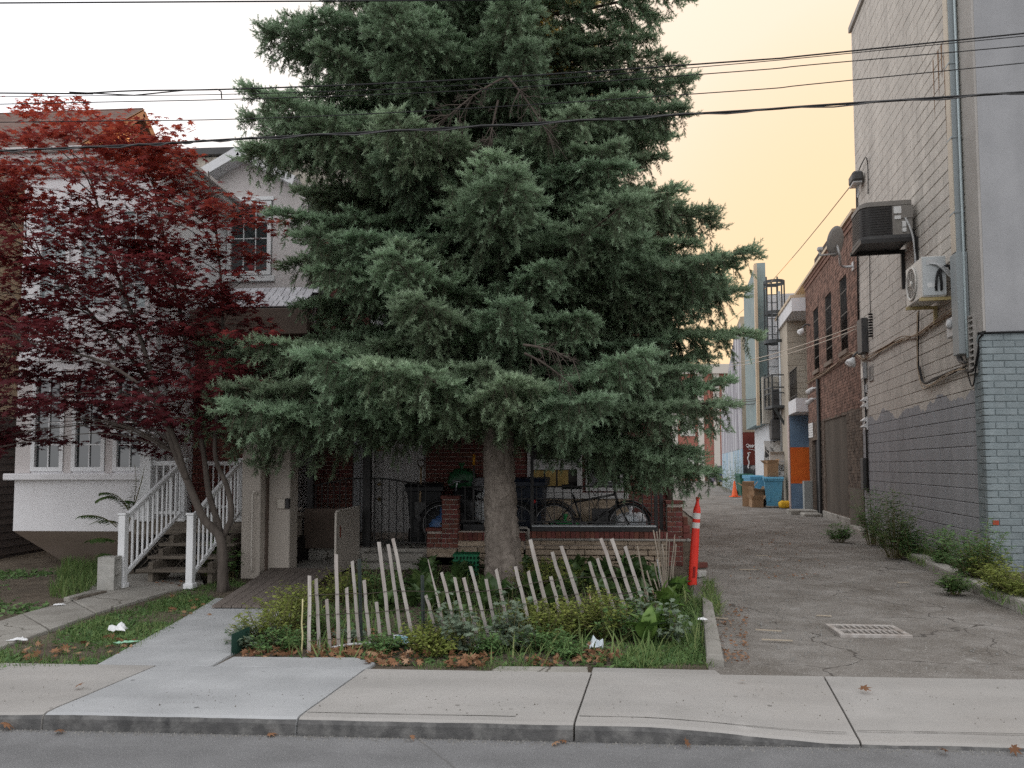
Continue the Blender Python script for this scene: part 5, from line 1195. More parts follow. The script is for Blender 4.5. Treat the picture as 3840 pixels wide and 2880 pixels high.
for zz in (1.02, 1.28):
    b = MB(); b.lathe([(.03, 0), (.03, .012), (.012, .02), (.012, .045), (.03, .055), (.026, .075), (0, .08)], 12, (DR2[0] + .11, HY - .02, zz), axis=(0, -1, 0)); b.wbuild('door_knob', mat('worn_brass', (.45, .36, .2), rough=.35, metal=.9), bh)
MB().box(DR2[0] + .05, DR2[0] + .17, HY - .024, HY - .018, 1.86, 1.98).wbuild('door_notice', mat('red_notice', (.30, .05, .03), (.45, .15, .08), scale=30, rough=.7), bh)
# porch floor, steps, front wall of stone and brick, roof
MB().box(-4.05, HX1, 11.72, HY - .05, .08, .335).wbuild('porch_floor', M_OLDC, bh)
MB().box(-3.05, -2.12, 11.42, 11.715, .05, .29, bev=.02).wbuild('porch_step', M_OLDC, bh)
MB().box(-3.05, -2.12, 11.12, 11.415, .05, .19, bev=.02).wbuild('porch_step', M_OLDC, bh)
MB().box(HX0, HX1, 11.5, HY - .05, 2.85, 3.05, bev=.02).wbuild('porch_roof', M_BROWN, bh)
PWY = 11.7
MB().box(-2.10, 1.70, PWY + .02, PWY + .2, .0, .60).wbuild('porch_wall_core', M_HMORT, bh)
def stone_course(x0, x1, z0, z1, y=PWY):
    x = x0
    while x < x1 - .02:
        w = min(U_(.22, .62), x1 - x); w = x1 - x if x1 - x - w < .1 else w
        b = MB(); d = U_(-.012, .012); b.box(x + .005, x + w - .005, y - .012 + d, y + .03, z0 + .005, z1 - .005, bev=.008); b.wbuild('stone', M_STONE, bh); x += w
for z0, z1 in ((.08, .17), (.172, .245), (.247, .335), (.337, .395), (.397, .478)): stone_course(-.60, 1.70, z0, z1)
for z0, z1 in ((.10, .20), (.202, .27), (.272, .37)): stone_course(-1.63, -.62, z0, z1)
stone_course(-1.63, -.62, .372, .46); stone_course(-2.11, -1.64, .205, .345); 
sol = MB().box(-.033, .033, -.02, .03, -.062, .062, bev=.004).mesh('soldier_brick', M_HBRICK)
for k in range(31): link('soldier_brick', sol, bh, loc=Vector((-.54 + .073*k, PWY, .545)) - bh.location)
for k in range(14): link('soldier_brick', sol, bh, loc=Vector((-1.58 + .073*k, PWY, .525)) - bh.location)
MB().box(-1.18, -.80, PWY - .01, PWY + .2, .60, .685, bev=.008).wbuild('cap_stone', M_STONE, bh)
def pier(x0, x1, z0, z1, y0, y1, m=True):
    MB().box(x0 + .012, x1 - .012, y0 + .012, y1 - .012, z0, z1).wbuild('pier_core', M_HMORT, bh)
    for a, c, z in brick_layout(x0, x1, z0, z1, .125, .073):
        b = MB(); b.box(a + .005, c - .005, y0 - .003, y0 + .02, z - .0315, z + .0315, bev=.003); b.wbuild('brick', M_HBRICK, bh)
    for a, c, z in brick_layout(y0, y1, z0, z1, .215, .073):
        b = MB(); b.box(x1 - .02, x1 + .003, a + .005, c - .005, z - .0315, z + .0315, bev=.003); b.wbuild('brick', M_HBRICK, bh)
    MB().box(x0 - .015, x1 + .015, y0 - .015, y1 + .01, z1, z1 + .05, bev=.008).wbuild('pier_cap', M_HBRICK, bh)
pier(-1.875, -1.625, .35, 1.09, PWY - .02, PWY + .22); pier(-2.11, -1.885, .35, .60, PWY, PWY + .2)
pier(1.52, 1.75, .1, 1.02, PWY - .02, PWY + .22)
for k in range(3): MB().box(1.76, 1.83 + .03*k, PWY - .0, PWY + .2, .47 + .12*(2-k), .585 + .12*(2-k), bev=.006).wbuild('stepped_brick', M_HBRICK, bh)
# pipes on the porch wall
b = MB(); b.tube([(-.54, PWY - .05, .49), (1.86, PWY - .05, .487)], .018, 8); b.tube([(-.75, PWY - .04, .66), (-.58, PWY - .04, .66), (-.55, PWY - .04, .64), (-.55, PWY - .04, .49)], .02, 8); b.tube([(.35, PWY - .05, .488), (.43, PWY - .05, .488)], .025, 8); b.tube([(1.8, PWY - .05, .487), (1.84, PWY - .05, .487)], .028, 8)
b.wbuild('conduit', mat('grey_conduit', (.24, .225, .2), (.3, .28, .25), scale=10, rough=.6), bh)
MB().box(-.5, 1.38, PWY - .03, PWY + .15, .61, .675).wbuild('black_ledge', M_IRON, bh)
MB().box(-.5, 1.36, PWY - .05, PWY + .16, .676, .70, bev=.005).wbuild('metal_strip', M_STEEL, bh)
# iron railings
def iron_rail(name, label, x0, x1, zt, zb, y, n, arch=0.0):
    e = empty(name, (x0, y, PF), 0, label, 'railing'); N_ = 12
    top = [Vector((x0 + (x1-x0)*k/N_, y, zt(k/N_))) for k in range(N_ + 1)]
    MB().tube(top, .013, 6).wbuild('top_rail', M_IRON, e)
    MB().bar((x0, y, zb), (x1, y, zb), .02, .02).wbuild('bottom_rail', M_IRON, e)
    for k in range(n):
        t = (k + .5) / n; x = x0 + (x1 - x0) * t
        MB().box(x - .007, x + .007, y - .007, y + .007, zb, zt(t)).wbuild('baluster', M_IRON, e)
    return e
e = iron_rail('iron_railing', 'black iron railing above the stone porch wall in front of the bicycle', -.50, 1.38, lambda t: 1.275, .735, 11.86, 14)
for x in (-.5, 1.38, 1.46): MB().box(x - .025, x + .025, 11.835, 11.885, .62, 2.85).wbuild('post', M_IRON, e)
for sx in (-1, 1):
    MB().tube(smooth([(.46, 11.85, .78 + .35), (.46 + sx*.05, 11.85, 1.22), (.46 + sx*.1, 11.85, 1.2), (.46 + sx*.09, 11.85, 1.13), (.46 + sx*.02, 11.85, 1.0), (.46, 11.85, .9)]), .006, 5).wbuild('scroll', M_IRON, e)
e = iron_rail('iron_railing', 'arched black iron railing in front of the white door', -3.40, -2.12, lambda t: 1.40 - .22 * max(0, t - .35) ** 1.6 * 1.2, .40, 12.0, 11)
MB().box(-3.17, -3.05, 11.94, 12.06, .3, 2.85).wbuild('post', M_IRON, e)
e = iron_rail('iron_railing', 'black iron railing with curved top beside the wheelchair lift', -4.0, -3.42, lambda t: 1.28 + .12 * t, .40, 12.05, 6)
MB().box(-4.08, -3.99, 12.0, 12.1, .1, 2.85).wbuild('post', M_IRON, e)
e = iron_rail('iron_railing', 'black iron railing beside the brick pier left of the trunk', -1.6, -.6, lambda t: 1.27, .75, 11.86, 8)
# ------------------------------------------------------------------ wheelchair lift and ramp
M_LIFT = mat('taupe_enamel', (.43, .385, .335), (.47, .425, .375), scale=2, rough=.5, dirt=(.35, .31, .265), dscale=2, damt=.5)
M_LIFTL = mat('light_taupe', (.52, .475, .42), (.56, .515, .46), scale=2, rough=.5)
lf = empty('wheelchair_lift', (-3.8, 10.5, .1), 0, 'taupe metal wheelchair platform lift with tall drive column beside the ramp', 'platform lift')
MB().box(-4.31, -4.05, 10.05, 10.62, .1, 1.92, bev=.012).wbuild('drive_column', M_LIFT, lf)
MB().box(-4.045, -3.74, 10.30, 10.62, .16, 1.92, bev=.012).wbuild('mast_cover', M_LIFT, lf)
MB().box(-4.047, -4.03, 10.22, 10.30, .1, 1.92).wbuild('seam_strip', M_BROWN, lf)
MB().tube(smooth([(-4.10, 10.045, 1.22), (-4.10, 10.0, 1.26), (-4.13, 9.99, 1.24), (-4.135, 9.99, 1.1), (-4.135, 9.99, .3), (-4.13, 10.04, .22)]), .014, 8).wbuild('grab_rail', M_LIFTL, lf)
def side_panel(x, y0, y1, z0, z1, nm):
    b = MB(); b.prism([(x, y0 + .05, z0), (x, y1, z0), (x, y1, z1 - .02), (x, y1 - .03, z1), (x, y0 + .08, z1), (x, y0 + .02, z1 - .02), (x, y0, z1 - .09), (x, y0, z0 + .04)], (.022, 0, 0)); return b.wbuild(nm, M_LIFT, lf)
p1 = side_panel(-4.02, 10.36, 11.55, .18, .90, 'side_panel'); p2 = side_panel(-3.10, 10.28, 11.45, .14, .985, 'side_panel')
for x in (-4.009, -3.089):
    z0, z1, y0, y1 = (.17, .955, 10.33, 11.58) if x < -4 else (.13, .99, 10.26, 11.47)
    MB().tube(smooth([(x, y0, z0), (x, y0, z1 - .12), (x, y0 + .03, z1 - .03), (x, y0 + .12, z1), (x, (y0 + y1)/2, z1), (x, y1, z1)]), .016, 8).wbuild('panel_rail', M_LIFTL, lf)
MB().box(-3.077, -3.07, 10.42, 10.45, .62, .78).wbuild('slot', mat('rust_red', (.2, .05, .03), rough=.8), lf)
MB().box(-4.0, -3.11, 10.36, 11.55, .13, .175, bev=.006).wbuild('platform', mat('grey_tread', (.20, .19, .175), (.26, .25, .23), scale=6, rough=.8), lf)
MB().box(-3.90, -3.79, 10.24, 10.295, 1.02, 1.16, bev=.01).wbuild('control_box', mat('cream_box', (.5, .46, .4), rough=.5), lf)
MB().box(-3.785, -3.73, 10.24, 10.295, 1.02, 1.16, bev=.008).wbuild('control_face', M_IRON, lf)
MB().box(-3.97, -3.13, 11.56, 11.60, .35, .95).wbuild('rear_gate', M_BROWN, lf)
rp = empty('ramp', (-3.3, 9, .12), 0, 'grey brown plank ramp leading up to the wheelchair lift', 'ramp')
M_RAMP = mat('ramp_boards', (.14, .115, .10), (.20, .17, .15), scale=7, rough=.9, bump=.006, bscale=40, stretch=(9, .7, 1), rnd=.12)
def ramp_pt(u, v):                            # u across 0..1, v along 0..1
    a = Vector((-3.66, 7.84, .135)).lerp(Vector((-2.83, 7.88, .135)), u); c = Vector((-4.0, 10.34, .20)).lerp(Vector((-3.10, 10.26, .20)), u); return a.lerp(c, v)
for v0, v1 in ((0, .44), (.445, .995)):
    n = 8
    for k in range(n):
        a, b_, c, d = ramp_pt(k/n + .004, v0), ramp_pt((k+1)/n - .004, v0), ramp_pt((k+1)/n - .004, v1), ramp_pt(k/n + .004, v1)
        MB().prism([a, b_, c, d], (0, 0, .022)).wbuild('board', M_RAMP, rp)
b = MB(); a, b_, c, d = ramp_pt(.02, .05), ramp_pt(.98, .05), ramp_pt(.98, .99), ramp_pt(.02, .99); dn = Vector((0, 0, -.03)); b.prism([a + dn, b_ + dn, c + dn * 3, d + dn * 3], (0, 0, .028)); b.wbuild('underframe', M_BROWN, rp)

# ------------------------------------------------------------------ bicycles
def bicycle(loc, rz, label, m, flip=1, basket=False):
    e = empty('bicycle', loc, rz, label, 'bicycle', 'bicycles on the porch'); r_ = .34; wb_ = 1.17
    def tor(c, R_, rr, m_, par, nm, n=36, k=6):
        b = MB(); pts = [(c[0] + R_*math.cos(2*math.pi*i/n), c[1], c[2] + R_*math.sin(2*math.pi*i/n)) for i in range(n + 1)]; b.tube(pts, rr, k, cap=False); return b.build(nm, m_, par)
    for nm, cx_ in (('wheel', 0.0), ('wheel', wb_)):
        w = tor((cx_, 0, r_), r_ - .02, .022, M_BLACK, e, nm)
        tor((cx_, 0, r_), r_ - .045, .010, mat('rim_alloy', (.25, .25, .25), rough=.35, metal=.8), w, 'rim')
        b = MB()
        for i in range(20):
            a = 2*math.pi*i/20; b.tube([(cx_, .02 * (-1)**i, r_), (cx_ + (r_-.05)*math.cos(a), 0, r_ + (r_-.05)*math.sin(a))], .0014, 3, cap=False)
        b.lathe([(.02, -.035), (.02, .035)], 10, (cx_, 0, r_), axis=(0, 1, 0)); b.build('spokes', M_STEEL, w)
        pts = [(cx_ + (r_+.025)*math.cos(a), 0, r_ + (r_+.025)*math.sin(a)) for a in [R(20 + 130*i/14) for i in range(15)]]
        b = MB(); b.tube(pts, .018, 5); b.build('mudguard', m, e)
    bb_, st_, hd0, hd1 = Vector((.46, 0, .29)), Vector((.30, 0, .80)), Vector((1.0, 0, .66)), Vector((.95, 0, .86))
    ax0, ax1 = Vector((0, 0, r_)), Vector((wb_, 0, r_))
    b = MB()
    for p, q, rr in ((bb_, st_, .017), (bb_, hd0, .020), (st_ * 1 + Vector((.0, 0, -.12)), hd1 + Vector((.0, 0, -.05)), .017), (hd0, hd1, .021)): b.tube([p, q], rr, 8)
    for s_ in (-.05, .05): b.tube([bb_ + Vector((0, s_*.6, 0)), ax0 + Vector((0, s_, 0))], .010, 6); b.tube([st_ + Vector((.03, s_*.4, -.1)), ax0 + Vector((0, s_, 0))], .009, 6)
    b.build('frame', m, e)
    b = MB()
    for s_ in (-.05, .05): b.tube([hd0 + Vector((0, s_*.7, 0)), hd0.lerp(ax1, .5) + Vector((0, s_, 0)), ax1 + Vector((0, s_, 0))], .012, 6)
    b.build('fork', m, e)
    b = MB(); b.tube([hd1, hd1 + Vector((-.03, 0, .14)), hd1 + Vector((.03, 0, .16))], .013, 7); h = hd1 + Vector((.03, 0, .16))
    b.tube(smooth([h + Vector((-.16, -.29, -.01)), h + Vector((-.06, -.22, .0)), h + Vector((0, -.08, 0)), h + Vector((0, .08, 0)), h + Vector((-.06, .22, 0)), h + Vector((-.16, .29, -.01))]), .011, 7); hb_ = b.build('handlebar', M_STEEL, e)
    for s_ in (-1, 1):
        b = MB(); b.tube([h + Vector((-.08, s_*.235, 0)), h + Vector((-.20, s_*.31, -.015))], .016, 7); b.build('grip', M_BLACK, hb_)
        b = MB(); b.tube([h + Vector((-.02, s_*.17, -.01)), h + Vector((.05, s_*.2, -.05)), h + Vector((-.03, s_*.27, -.06))], .006, 5); b.build('brake_lever', M_STEEL, hb_)
    b = MB(); b.tube([st_, st_ + Vector((-.03, 0, .10))], .013, 7); b.build('seat_post', M_STEEL, e)
    sv = st_ + Vector((-.03, 0, .11))
    b = MB(); top = [(-.15, .085), (-.12, .095), (-.03, .075), (.05, .035), (.15, .022), (.17, .012)]
    vs = []; fs = []
    for i, (x, w) in enumerate(top): vs += [(sv.x + x, -w, sv.z + .01), (sv.x + x, -w*.6, sv.z + .055 - .02*(i > 2)), (sv.x + x, w*.6, sv.z + .055 - .02*(i > 2)), (sv.x + x, w, sv.z + .01), (sv.x + x, 0, sv.z - .02)]
    for i in range(len(top) - 1):
        for k in range(5): fs.append((i*5+k, i*5+(k+1) % 5, i*5+5+(k+1) % 5, i*5+5+k))
    fs += [(0, 1, 2, 3, 4), tuple(reversed(range(len(vs)-5, len(vs))))]; b.add(vs, fs, True); b.build('saddle', M_BLACK, e)
    b = MB(); b.lathe([(.085, -.012), (.09, -.01), (.09, .0), (.085, .002)], 22, bb_ + Vector((0, -.06, 0)), axis=(0, 1, 0)); b.tube([bb_ + Vector((0, -.08, 0)), bb_ + Vector((.1, -.085, -.13))], .011, 6); b.tube([bb_ + Vector((0, .06, 0)), bb_ + Vector((-.1, .08, .13))], .011, 6); b.build('crank', M_DARK, e)
    for s_ in (-1, 1): MB().cbox(bb_ + Vector((-s_*.1, s_*.12, s_*.13)), (.09, .07, .022)).build('pedal', M_BLACK, e)
    b = MB(); b.box(-.28, .16, -.06, .06, .735, .75); b.tube([(-.22, .05, .73), (-.0, .05, r_)], .006, 5); b.tube([(-.22, -.05, .73), (-.0, -.05, r_)], .006, 5); b.build('rack', M_DARK, e)
    MB().cbox((-.30, 0, .70), (.03, .07, .05), bev=.008).build('reflector', mat('red_lens', (.4, .01, .01)), e)
    return e
M_BIKE = mat('black_bike_paint', (.012, .012, .013), rough=.25, coat=.4)
bicycle((-.17, 12.2, .336), 0, 'black city bicycle standing behind the porch railing right of the trunk', M_BIKE)
bicycle((-.78, 12.15, .336), math.pi, 'black bicycle parked behind the brick pier left of the trunk', M_BIKE)
# ------------------------------------------------------------------ bins, bags, tools on the porch
M_BINK = mat('black_bin_plastic', (.012, .013, .015), rough=.5); M_BINN = mat('navy_bin_plastic', (.014, .02, .035), rough=.45)
wheelie('garbage_bin', (-2.30, 12.6, .336), R(8), M_BINK, 'black wheeled bin with lid beside the white door').scale = (.9, .9, .92)
wheelie('garbage_bin', (-.62, 12.75, .336), R(-5), M_BINN, 'navy blue wheeled bin right behind the spruce trunk')
def bag(loc, s, m, label, seed, cat='bag', rz=0, knot=True):
    e = empty('garbage_bag', loc, rz, label, cat, 'bags on the porch'); V, Fq = pillow(*s, seed, n=9, amp=.28); b = MB(); b.add(V, Fq, True); b.build('sack', m, e)
    if knot: b = MB(); b.lathe([(.05, -.02), (.02, .02), (.045, .08), (.06, .11)], 8, (0, 0, s[2]*2)); b.build('knot', m, e)
    return e
M_PBLU = mat('blue_plastic_film', (.05, .12, .32), (.12, .25, .5), scale=6, rough=.35)
M_PCLR = mat('pale_plastic_film', (.55, .63, .70), (.82, .84, .84), scale=5, rough=.3, dirt=(.5, .2, .15), dscale=6, damt=.4)
M_PGRN = mat('green_plastic_film', (.02, .22, .06), (.05, .32, .10), scale=5, rough=.35)
M_PBLK = mat('black_plastic_film', (.012, .012, .014), (.03, .03, .032), scale=6, rough=.3)
M_PWHT = mat('white_plastic_film', (.5, .52, .52), (.62, .63, .63), scale=5, rough=.4)
bag((-2.02, 12.45, .336), (.17, .17, .24), M_PBLU, 'blue bag behind the bicycle wheel by the brick pier', 1)
bag((1.04, 12.42, .336), (.25, .17, .25), M_PCLR, 'clear pale blue bag of cans behind the front bicycle wheel', 2)
bag((.0, 12.72, .336), (.26, .18, .18), M_PGRN, 'bright green bag behind the rear bicycle wheel', 3)
bag((-1.62, 12.75, .336), (.26, .22, .45), M_PBLK, 'tall black bag behind the brick pier', 4)
bag((-1.30, 12.5, .62), (.15, .14, .27), M_PWHT, 'white plastic bag hanging left of the trunk', 5)
bag((-1.72, 12.8, 1.22), (.22, .2, .16), mat('dark_green_film', (.012, .07, .025), (.02, .11, .04), scale=5, rough=.4), 'dark green bag on top of the heap left of the trunk', 6)
bag((-1.35, 12.85, 1.16), (.24, .2, .12), mat('grey_tarp', (.2, .2, .21), rough=.7), 'grey tarpaulin bundle on the heap left of the trunk', 7, knot=False)
e = empty('folded_carton', (.22, 12.55, .336), R(4), 'small brown carton on the porch behind the bicycle pedals', 'box'); MB().box(-.16, .16, -.1, .1, 0, .22, bev=.006).build('carton', M_CARD, e)
e = empty('tray_stack', (.52, 12.5, .336), R(-3), 'stack of pale plastic trays on the porch under the bicycle frame', 'trays')
for k in range(3): MB().box(-.26 + .02*k, .24, -.15, .15, .07*k, .07*k + .05, bev=.015).build('tray', M_LGREY, e)
MB().box(.45, .85, 12.95, 13.05, .336, .88).build('grey_board', M_DARK); tag(COL.objects[-1], 'grey board leaning under the blinds window', 'board')
# tools
sp = empty('spade', (-2.36, 12.3, .4), 0, 'long handled spade with wooden D handle leaning by the black bin', 'spade')
a, c = yp('C4', 145, 735, 12.25), yp('C4', 152, 490, 12.3)
MB().tube([a, c], .016, 8).wbuild('shaft', mat('ash_wood', (.30, .22, .14), (.38, .28, .18), scale=8, rough=.7), sp)
MB().tube(smooth([c, c + Vector((-.045, 0, .05)), c + Vector((-.05, 0, .12)), c + Vector((.05, 0, .12)), c + Vector((.045, 0, .05)), c]), .012, 6).wbuild('d_handle', mat('dark_wood', (.08, .06, .045), rough=.7), sp)
MB().prism([a + Vector((-.09, 0, 0)), a + Vector((.09, 0, 0)), a + Vector((.08, 0, -.25)), a + Vector((0, 0, -.32)), a + Vector((-.08, 0, -.25))], (0, .01, 0)).wbuild('blade', M_DARK, sp)
sh = empty('snow_shovel', (-1.35, 12.1, .4), 0, 'yellow gripped shovel handle standing left of the trunk', 'shovel')
a, c = yp('C4', 530, 760, 12.1), yp('C4', 533, 470, 12.1)
MB().tube([a + Vector((0, 0, -.3)), c], .014, 8).wbuild('shaft', M_DARK, sh); MB().tube([c, c + Vector((0, 0, .17))], .02, 8).wbuild('grip', mat('yellow_grip', (.65, .30, .02), rough=.5), sh)
MB().prism([a + Vector((-.16, 0, -.3)), a + Vector((.16, 0, -.3)), a + Vector((.17, .02, -.46)), a + Vector((-.17, .02, -.46))], (0, .012, 0)).wbuild('blade', M_DARK, sh)
# green milk crate by the trunk
cr = empty('milk_crate', yp('C4', 480, 1240, 10.6) * 1.0, R(3), 'green plastic milk crate upturned beside the trunk', 'crate'); cr.location.z = .11
M_CRT = mat('green_crate', (.01, .14, .06), (.015, .18, .08), scale=4, rough=.5)
w, d, h = .34, .30, .27
for sx in (-1, 1):
    for k in range(5):
        b = MB(); b.box(sx*(w/2) - .006, sx*(w/2) + .006, -d/2, d/2, .01 + k*.062, .035 + k*.062); b.build('side_band', M_CRT, cr)
for sy in (-1, 1):
    for k in range(5):
        b = MB(); b.box(-w/2 + .0065, w/2 - .0065, sy*(d/2) - .006, sy*(d/2) + .006, .01 + k*.062, .035 + k*.062); b.build('side_band', M_CRT, cr)
    for k in range(7):
        x = -w/2 + .03 + k * (w - .06) / 6; b = MB(); b.box(x - .008, x + .008, sy*(d/2) - .0045, sy*(d/2) + .0045, 0, h); b.build('rib', M_CRT, cr)
MB().box(-w/2 - .007, w/2 + .007, -d/2 - .007, d/2 + .007, h, h + .02, bev=.005).build('rim', M_CRT, cr)
MB().box(-w/2 + .01, w/2 - .01, -d/2 + .01, d/2 - .01, .005, h - .01).build('inner_shadow', mat('crate_inside', (.004, .03, .016), rough=.8), cr)
# ------------------------------------------------------------------ snow fence
FP = [(-2.35, 6.0), (-2.05, 6.14), (-1.5, 6.42), (-.6, 6.62), (-.2, 7.1), (.1, 7.42), (.62, 7.58), (.82, 7.68), (1.0, 8.3), (1.2, 8.95), (1.4, 9.3)]
def fence_y(k, x, y):                          # where the sight line's vertical plane crosses the fence path
    d = ray(k, x, y); s = d.x / d.y
    for i in range(len(FP) - 1):
        (x0, y0), (x1, y1) = FP[i], FP[i+1]; f0, f1 = x0 - s*y0, x1 - s*y1
        if f0 * f1 <= 0: t = f0 / (f0 - f1); return y0 + (y1 - y0) * t
    return FP[0][1] if d.x / d.y < FP[0][0] / FP[0][1] else FP[-1][1]
M_PICK = mat('weathered_picket', (.34, .31, .285), (.56, .53, .495), scale=9, rough=.9, bump=.004, bscale=30, stretch=(4, 4, .5), rnd=.14, dirt=(.22, .165, .145), dscale=4.5, damt=.75)
M_STICK = mat('bare_stick', (.20, .165, .13), (.30, .26, .21), scale=9, rough=.9, rnd=.2)
fe = empty('snow_fence', (-.5, 7, .1), 0, 'leaning weathered grey picket snow fence wired round the front garden', 'fence')
PK = [('C5', 578, 572, 572, 1195, 28), ('C5', 633, 602, 655, 1185, 26), ('C5', 718, 770, 745, 1160, 26), ('C5', 797, 392, 818, 1160, 28), ('C5', 886, 678, 905, 1130, 25),
      ('C5', 932, 455, 985, 1135, 25), ('C5', 1028, 612, 1078, 1135, 26), ('C5', 1133, 790, 1168, 1130, 27), ('C5', 1153, 292, 1250, 1135, 28), ('C5', 1228, 312, 1335, 1060, 27), ('C5', 1270, 265, 1415, 1000, 28),
      ('C5', 1543, 737, 1605, 960, 24), ('C5', 1560, 440, 1672, 920, 26), ('C5', 1672, 548, 1745, 830, 25), ('C5', 1778, 582, 1860, 960, 25), ('C5', 1853, 590, 1985, 1150, 26), ('C5', 1912, 490, 2070, 1110, 26),
      ('C5', 2040, 600, 2135, 1100, 26), ('C5', 2125, 525, 2212, 930, 24), ('C6', 292, 495, 385, 880, 28), ('C6', 398, 542, 510, 985, 26), ('C6', 415, 272, 570, 900, 30), ('C6', 587, 578, 680, 950, 28),
      ('C6', 598, 375, 725, 790, 28), ('C6', 672, 322, 860, 900, 30), ('C6', 903, 456, 1005, 780, 26), ('C6', 975, 430, 1085, 770, 26), ('C6', 1003, 262, 1235, 930, 28), ('C6', 1092, 265, 1320, 940, 28), ('C6', 1203, 330, 1395, 910, 28)]
pick_pts = []
for i, (k, tx, ty, bx_, by_, wpx) in enumerate(PK):
    Yf = fence_y(k, bx_, by_); t, b0 = yp(k, tx, ty, Yf), yp(k, bx_, by_, Yf)
    d = (b0 - t); q = t + d * ((t.z - .03) / -d.z) if d.z < 0 else b0
    ln = (t - q).length; ax = (t - q).normalized(); w = wpx / 2.212 * Yf / 2883; th = .011
    side = Vector((1, 0, 0)) - ax * ax.x; side.normalize(); fwd = side.cross(ax)
    Mx = Matrix(((side.x, fwd.x, ax.x, q.x), (side.y, fwd.y, ax.y, q.y), (side.z, fwd.z, ax.z, q.z), (0, 0, 0, 1)))
    b = MB(Mx); n = 6; vs = []; fs = []
    for j in range(n + 1):
        h = ln * j / n; wv = w * (1 + .12 * noise.noise(Vector((i*3.1, j*1.7, 0)))); ox = .006 * noise.noise(Vector((i*5.7, j*.9, 4))); 
        if i == 12 and j > 2: wv *= (1 - (j - 2) / 4.6)
        hh = h + (.02 * noise.noise(Vector((i * 9.1, 2, 0))) if j == n else 0)
        vs += [(-wv/2 + ox, -th/2, h), (wv/2 + ox, -th/2, hh + (U_(-.012, .012) if j == n else 0)), (wv/2 + ox, th/2, hh), (-wv/2 + ox, th/2, h)]
    for j in range(n):
        for c_ in range(4): fs.append((j*4 + c_, j*4 + (c_+1) % 4, j*4 + 4 + (c_+1) % 4, j*4 + 4 + c_))
    fs += [(3, 2, 1, 0), tuple(range(n*4, n*4 + 4))]; b.add(vs, fs)
    o = b.wbuild('picket', M_PICK, fe)
    pick_pts.append((q, ax, ln))
# thin sticks and canes
ST = [('C5', 520, 765, 512, 1170, .008, mat('yellow_stake', (.55, .50, .28), rough=.8)), ('C6', 1303, 325, 1400, 800, .012, M_STICK), ('C6', 1360, 680, 1420, 870, .008, M_STICK), ('C6', 1380, 530, 1495, 890, .013, M_STICK), ('C6', 905, 715, 935, 850, .010, mat('rust_flake', (.5, .42, .36), (.42, .2, .08), scale=20, rough=.9)), ('C6', 1432, 690, 1485, 975, .011, MATS['rust_flake']),
      ('C6', 1445, 600, 1490, 750, .009, M_STICK), ('C6', 1447, 475, 1505, 735, .009, M_STICK), ('C6', 1470, 435, 1530, 735, .015, M_LGREY), ('C6', 1437, 195, 1520, 700, .010, M_STICK), ('C6', 1465, 205, 1540, 700, .009, M_STICK), ('C6', 1484, 185, 1512, 520, .008, M_STICK), ('C6', 1510, 310, 1545, 720, .016, M_STICK), ('C6', 1548, 215, 1535, 700, .009, M_STICK), ('C6', 1575, 280, 1552, 720, .009, M_STICK), ('C6', 1612, 230, 1568, 720, .009, M_STICK), ('C6', 1622, 310, 1580, 730, .014, M_STICK)]
for k, tx, ty, bx_, by_, r_, m_ in ST:
    Yf = fence_y(k, bx_, by_) + U_(-.05, .1); t, b0 = yp(k, tx, ty, Yf), yp(k, bx_, by_, Yf); d = b0 - t; q = t + d * ((t.z - .05) / -d.z)
    pts = [q.lerp(t, j/5) + Vector((U_(-.006, .006), 0, 0)) for j in range(6)]; MB().tube(pts, [r_ * (1 - .3*j/5) for j in range(6)], 5).wbuild('cane', m_, fe)
M_GPOST = mat('dark_green_post', (.035, .05, .045), (.06, .07, .065), scale=10, rough=.7)
for k, tx, ty, bx_, by_ in (('C5', 990, 435, 1008, 1100), ('C5', 1512, 568, 1525, 860)):
    Yf = fence_y(k, bx_, by_) + .05; t, b0 = yp(k, tx, ty, Yf), yp(k, bx_, by_, Yf); b0.z = .03; b = MB(); b.bar(b0, t, .03, .006); b.bar(b0 + Vector((0, -.012, 0)), t + Vector((0, -.012, 0)), .006, .022); b.wbuild('steel_post', M_GPOST, fe)
M_WIRE = mat('rusty_wire', (.09, .07, .06), rough=.8, metal=.3)
order = sorted(pick_pts, key=lambda p: p[0].x)
for hz in (.16, .36, .52):
    pts = []
    for q, ax, ln in order:
        if ln > hz + .06: pts.append(q + ax * (hz + .03 * noise.noise(q * 3)) + Vector((0, -.012, 0)))
    b = MB(); b.tube(smooth(pts, 3), .003, 4); b.wbuild('wire', M_WIRE, fe)
# ------------------------------------------------------------------ flexible delineator post
fp = empty('delineator_post', (1.588, 9.886, .10), 0, 'leaning red orange plastic delineator post with two white bands at the alley mouth', 'post')
M_DEL = mat('red_orange_plastic', (.72, .035, .02), (.78, .05, .03), scale=4, rough=.4, dirt=(.5, .03, .02), dscale=4, damt=.4)
M_REF = mat('white_reflective', (.62, .61, .58), (.68, .67, .64), scale=8, rough=.5, dirt=(.45, .43, .4), dscale=8, damt=.5)
Mt = Matrix.Translation((1.588, 9.886, .08)) @ Matrix.Rotation(R(4.2), 4, 'Y') @ Matrix.Rotation(R(1.5), 4, 'X')
b = MB(Mt); b.lathe([(.060, 0), (.058, .03), (.052, .10), (.054, .3), (.050, .55), (.047, .72), (.047, .93), (.046, .955), (.040, .985), (.028, 1.02), (.021, 1.05), (.018, 1.075), (.022, 1.09), (.026, 1.105), (.022, 1.12), (.0, 1.125)], 20); b.wbuild('tube', M_DEL, fp)
for z0, z1 in ((.735, .805), (.85, .925)):
    b = MB(Mt); b.lathe([(.0485, z0), (.0485, z1)], 20, cap=False); b.wbuild('reflective_band', M_REF, fp)
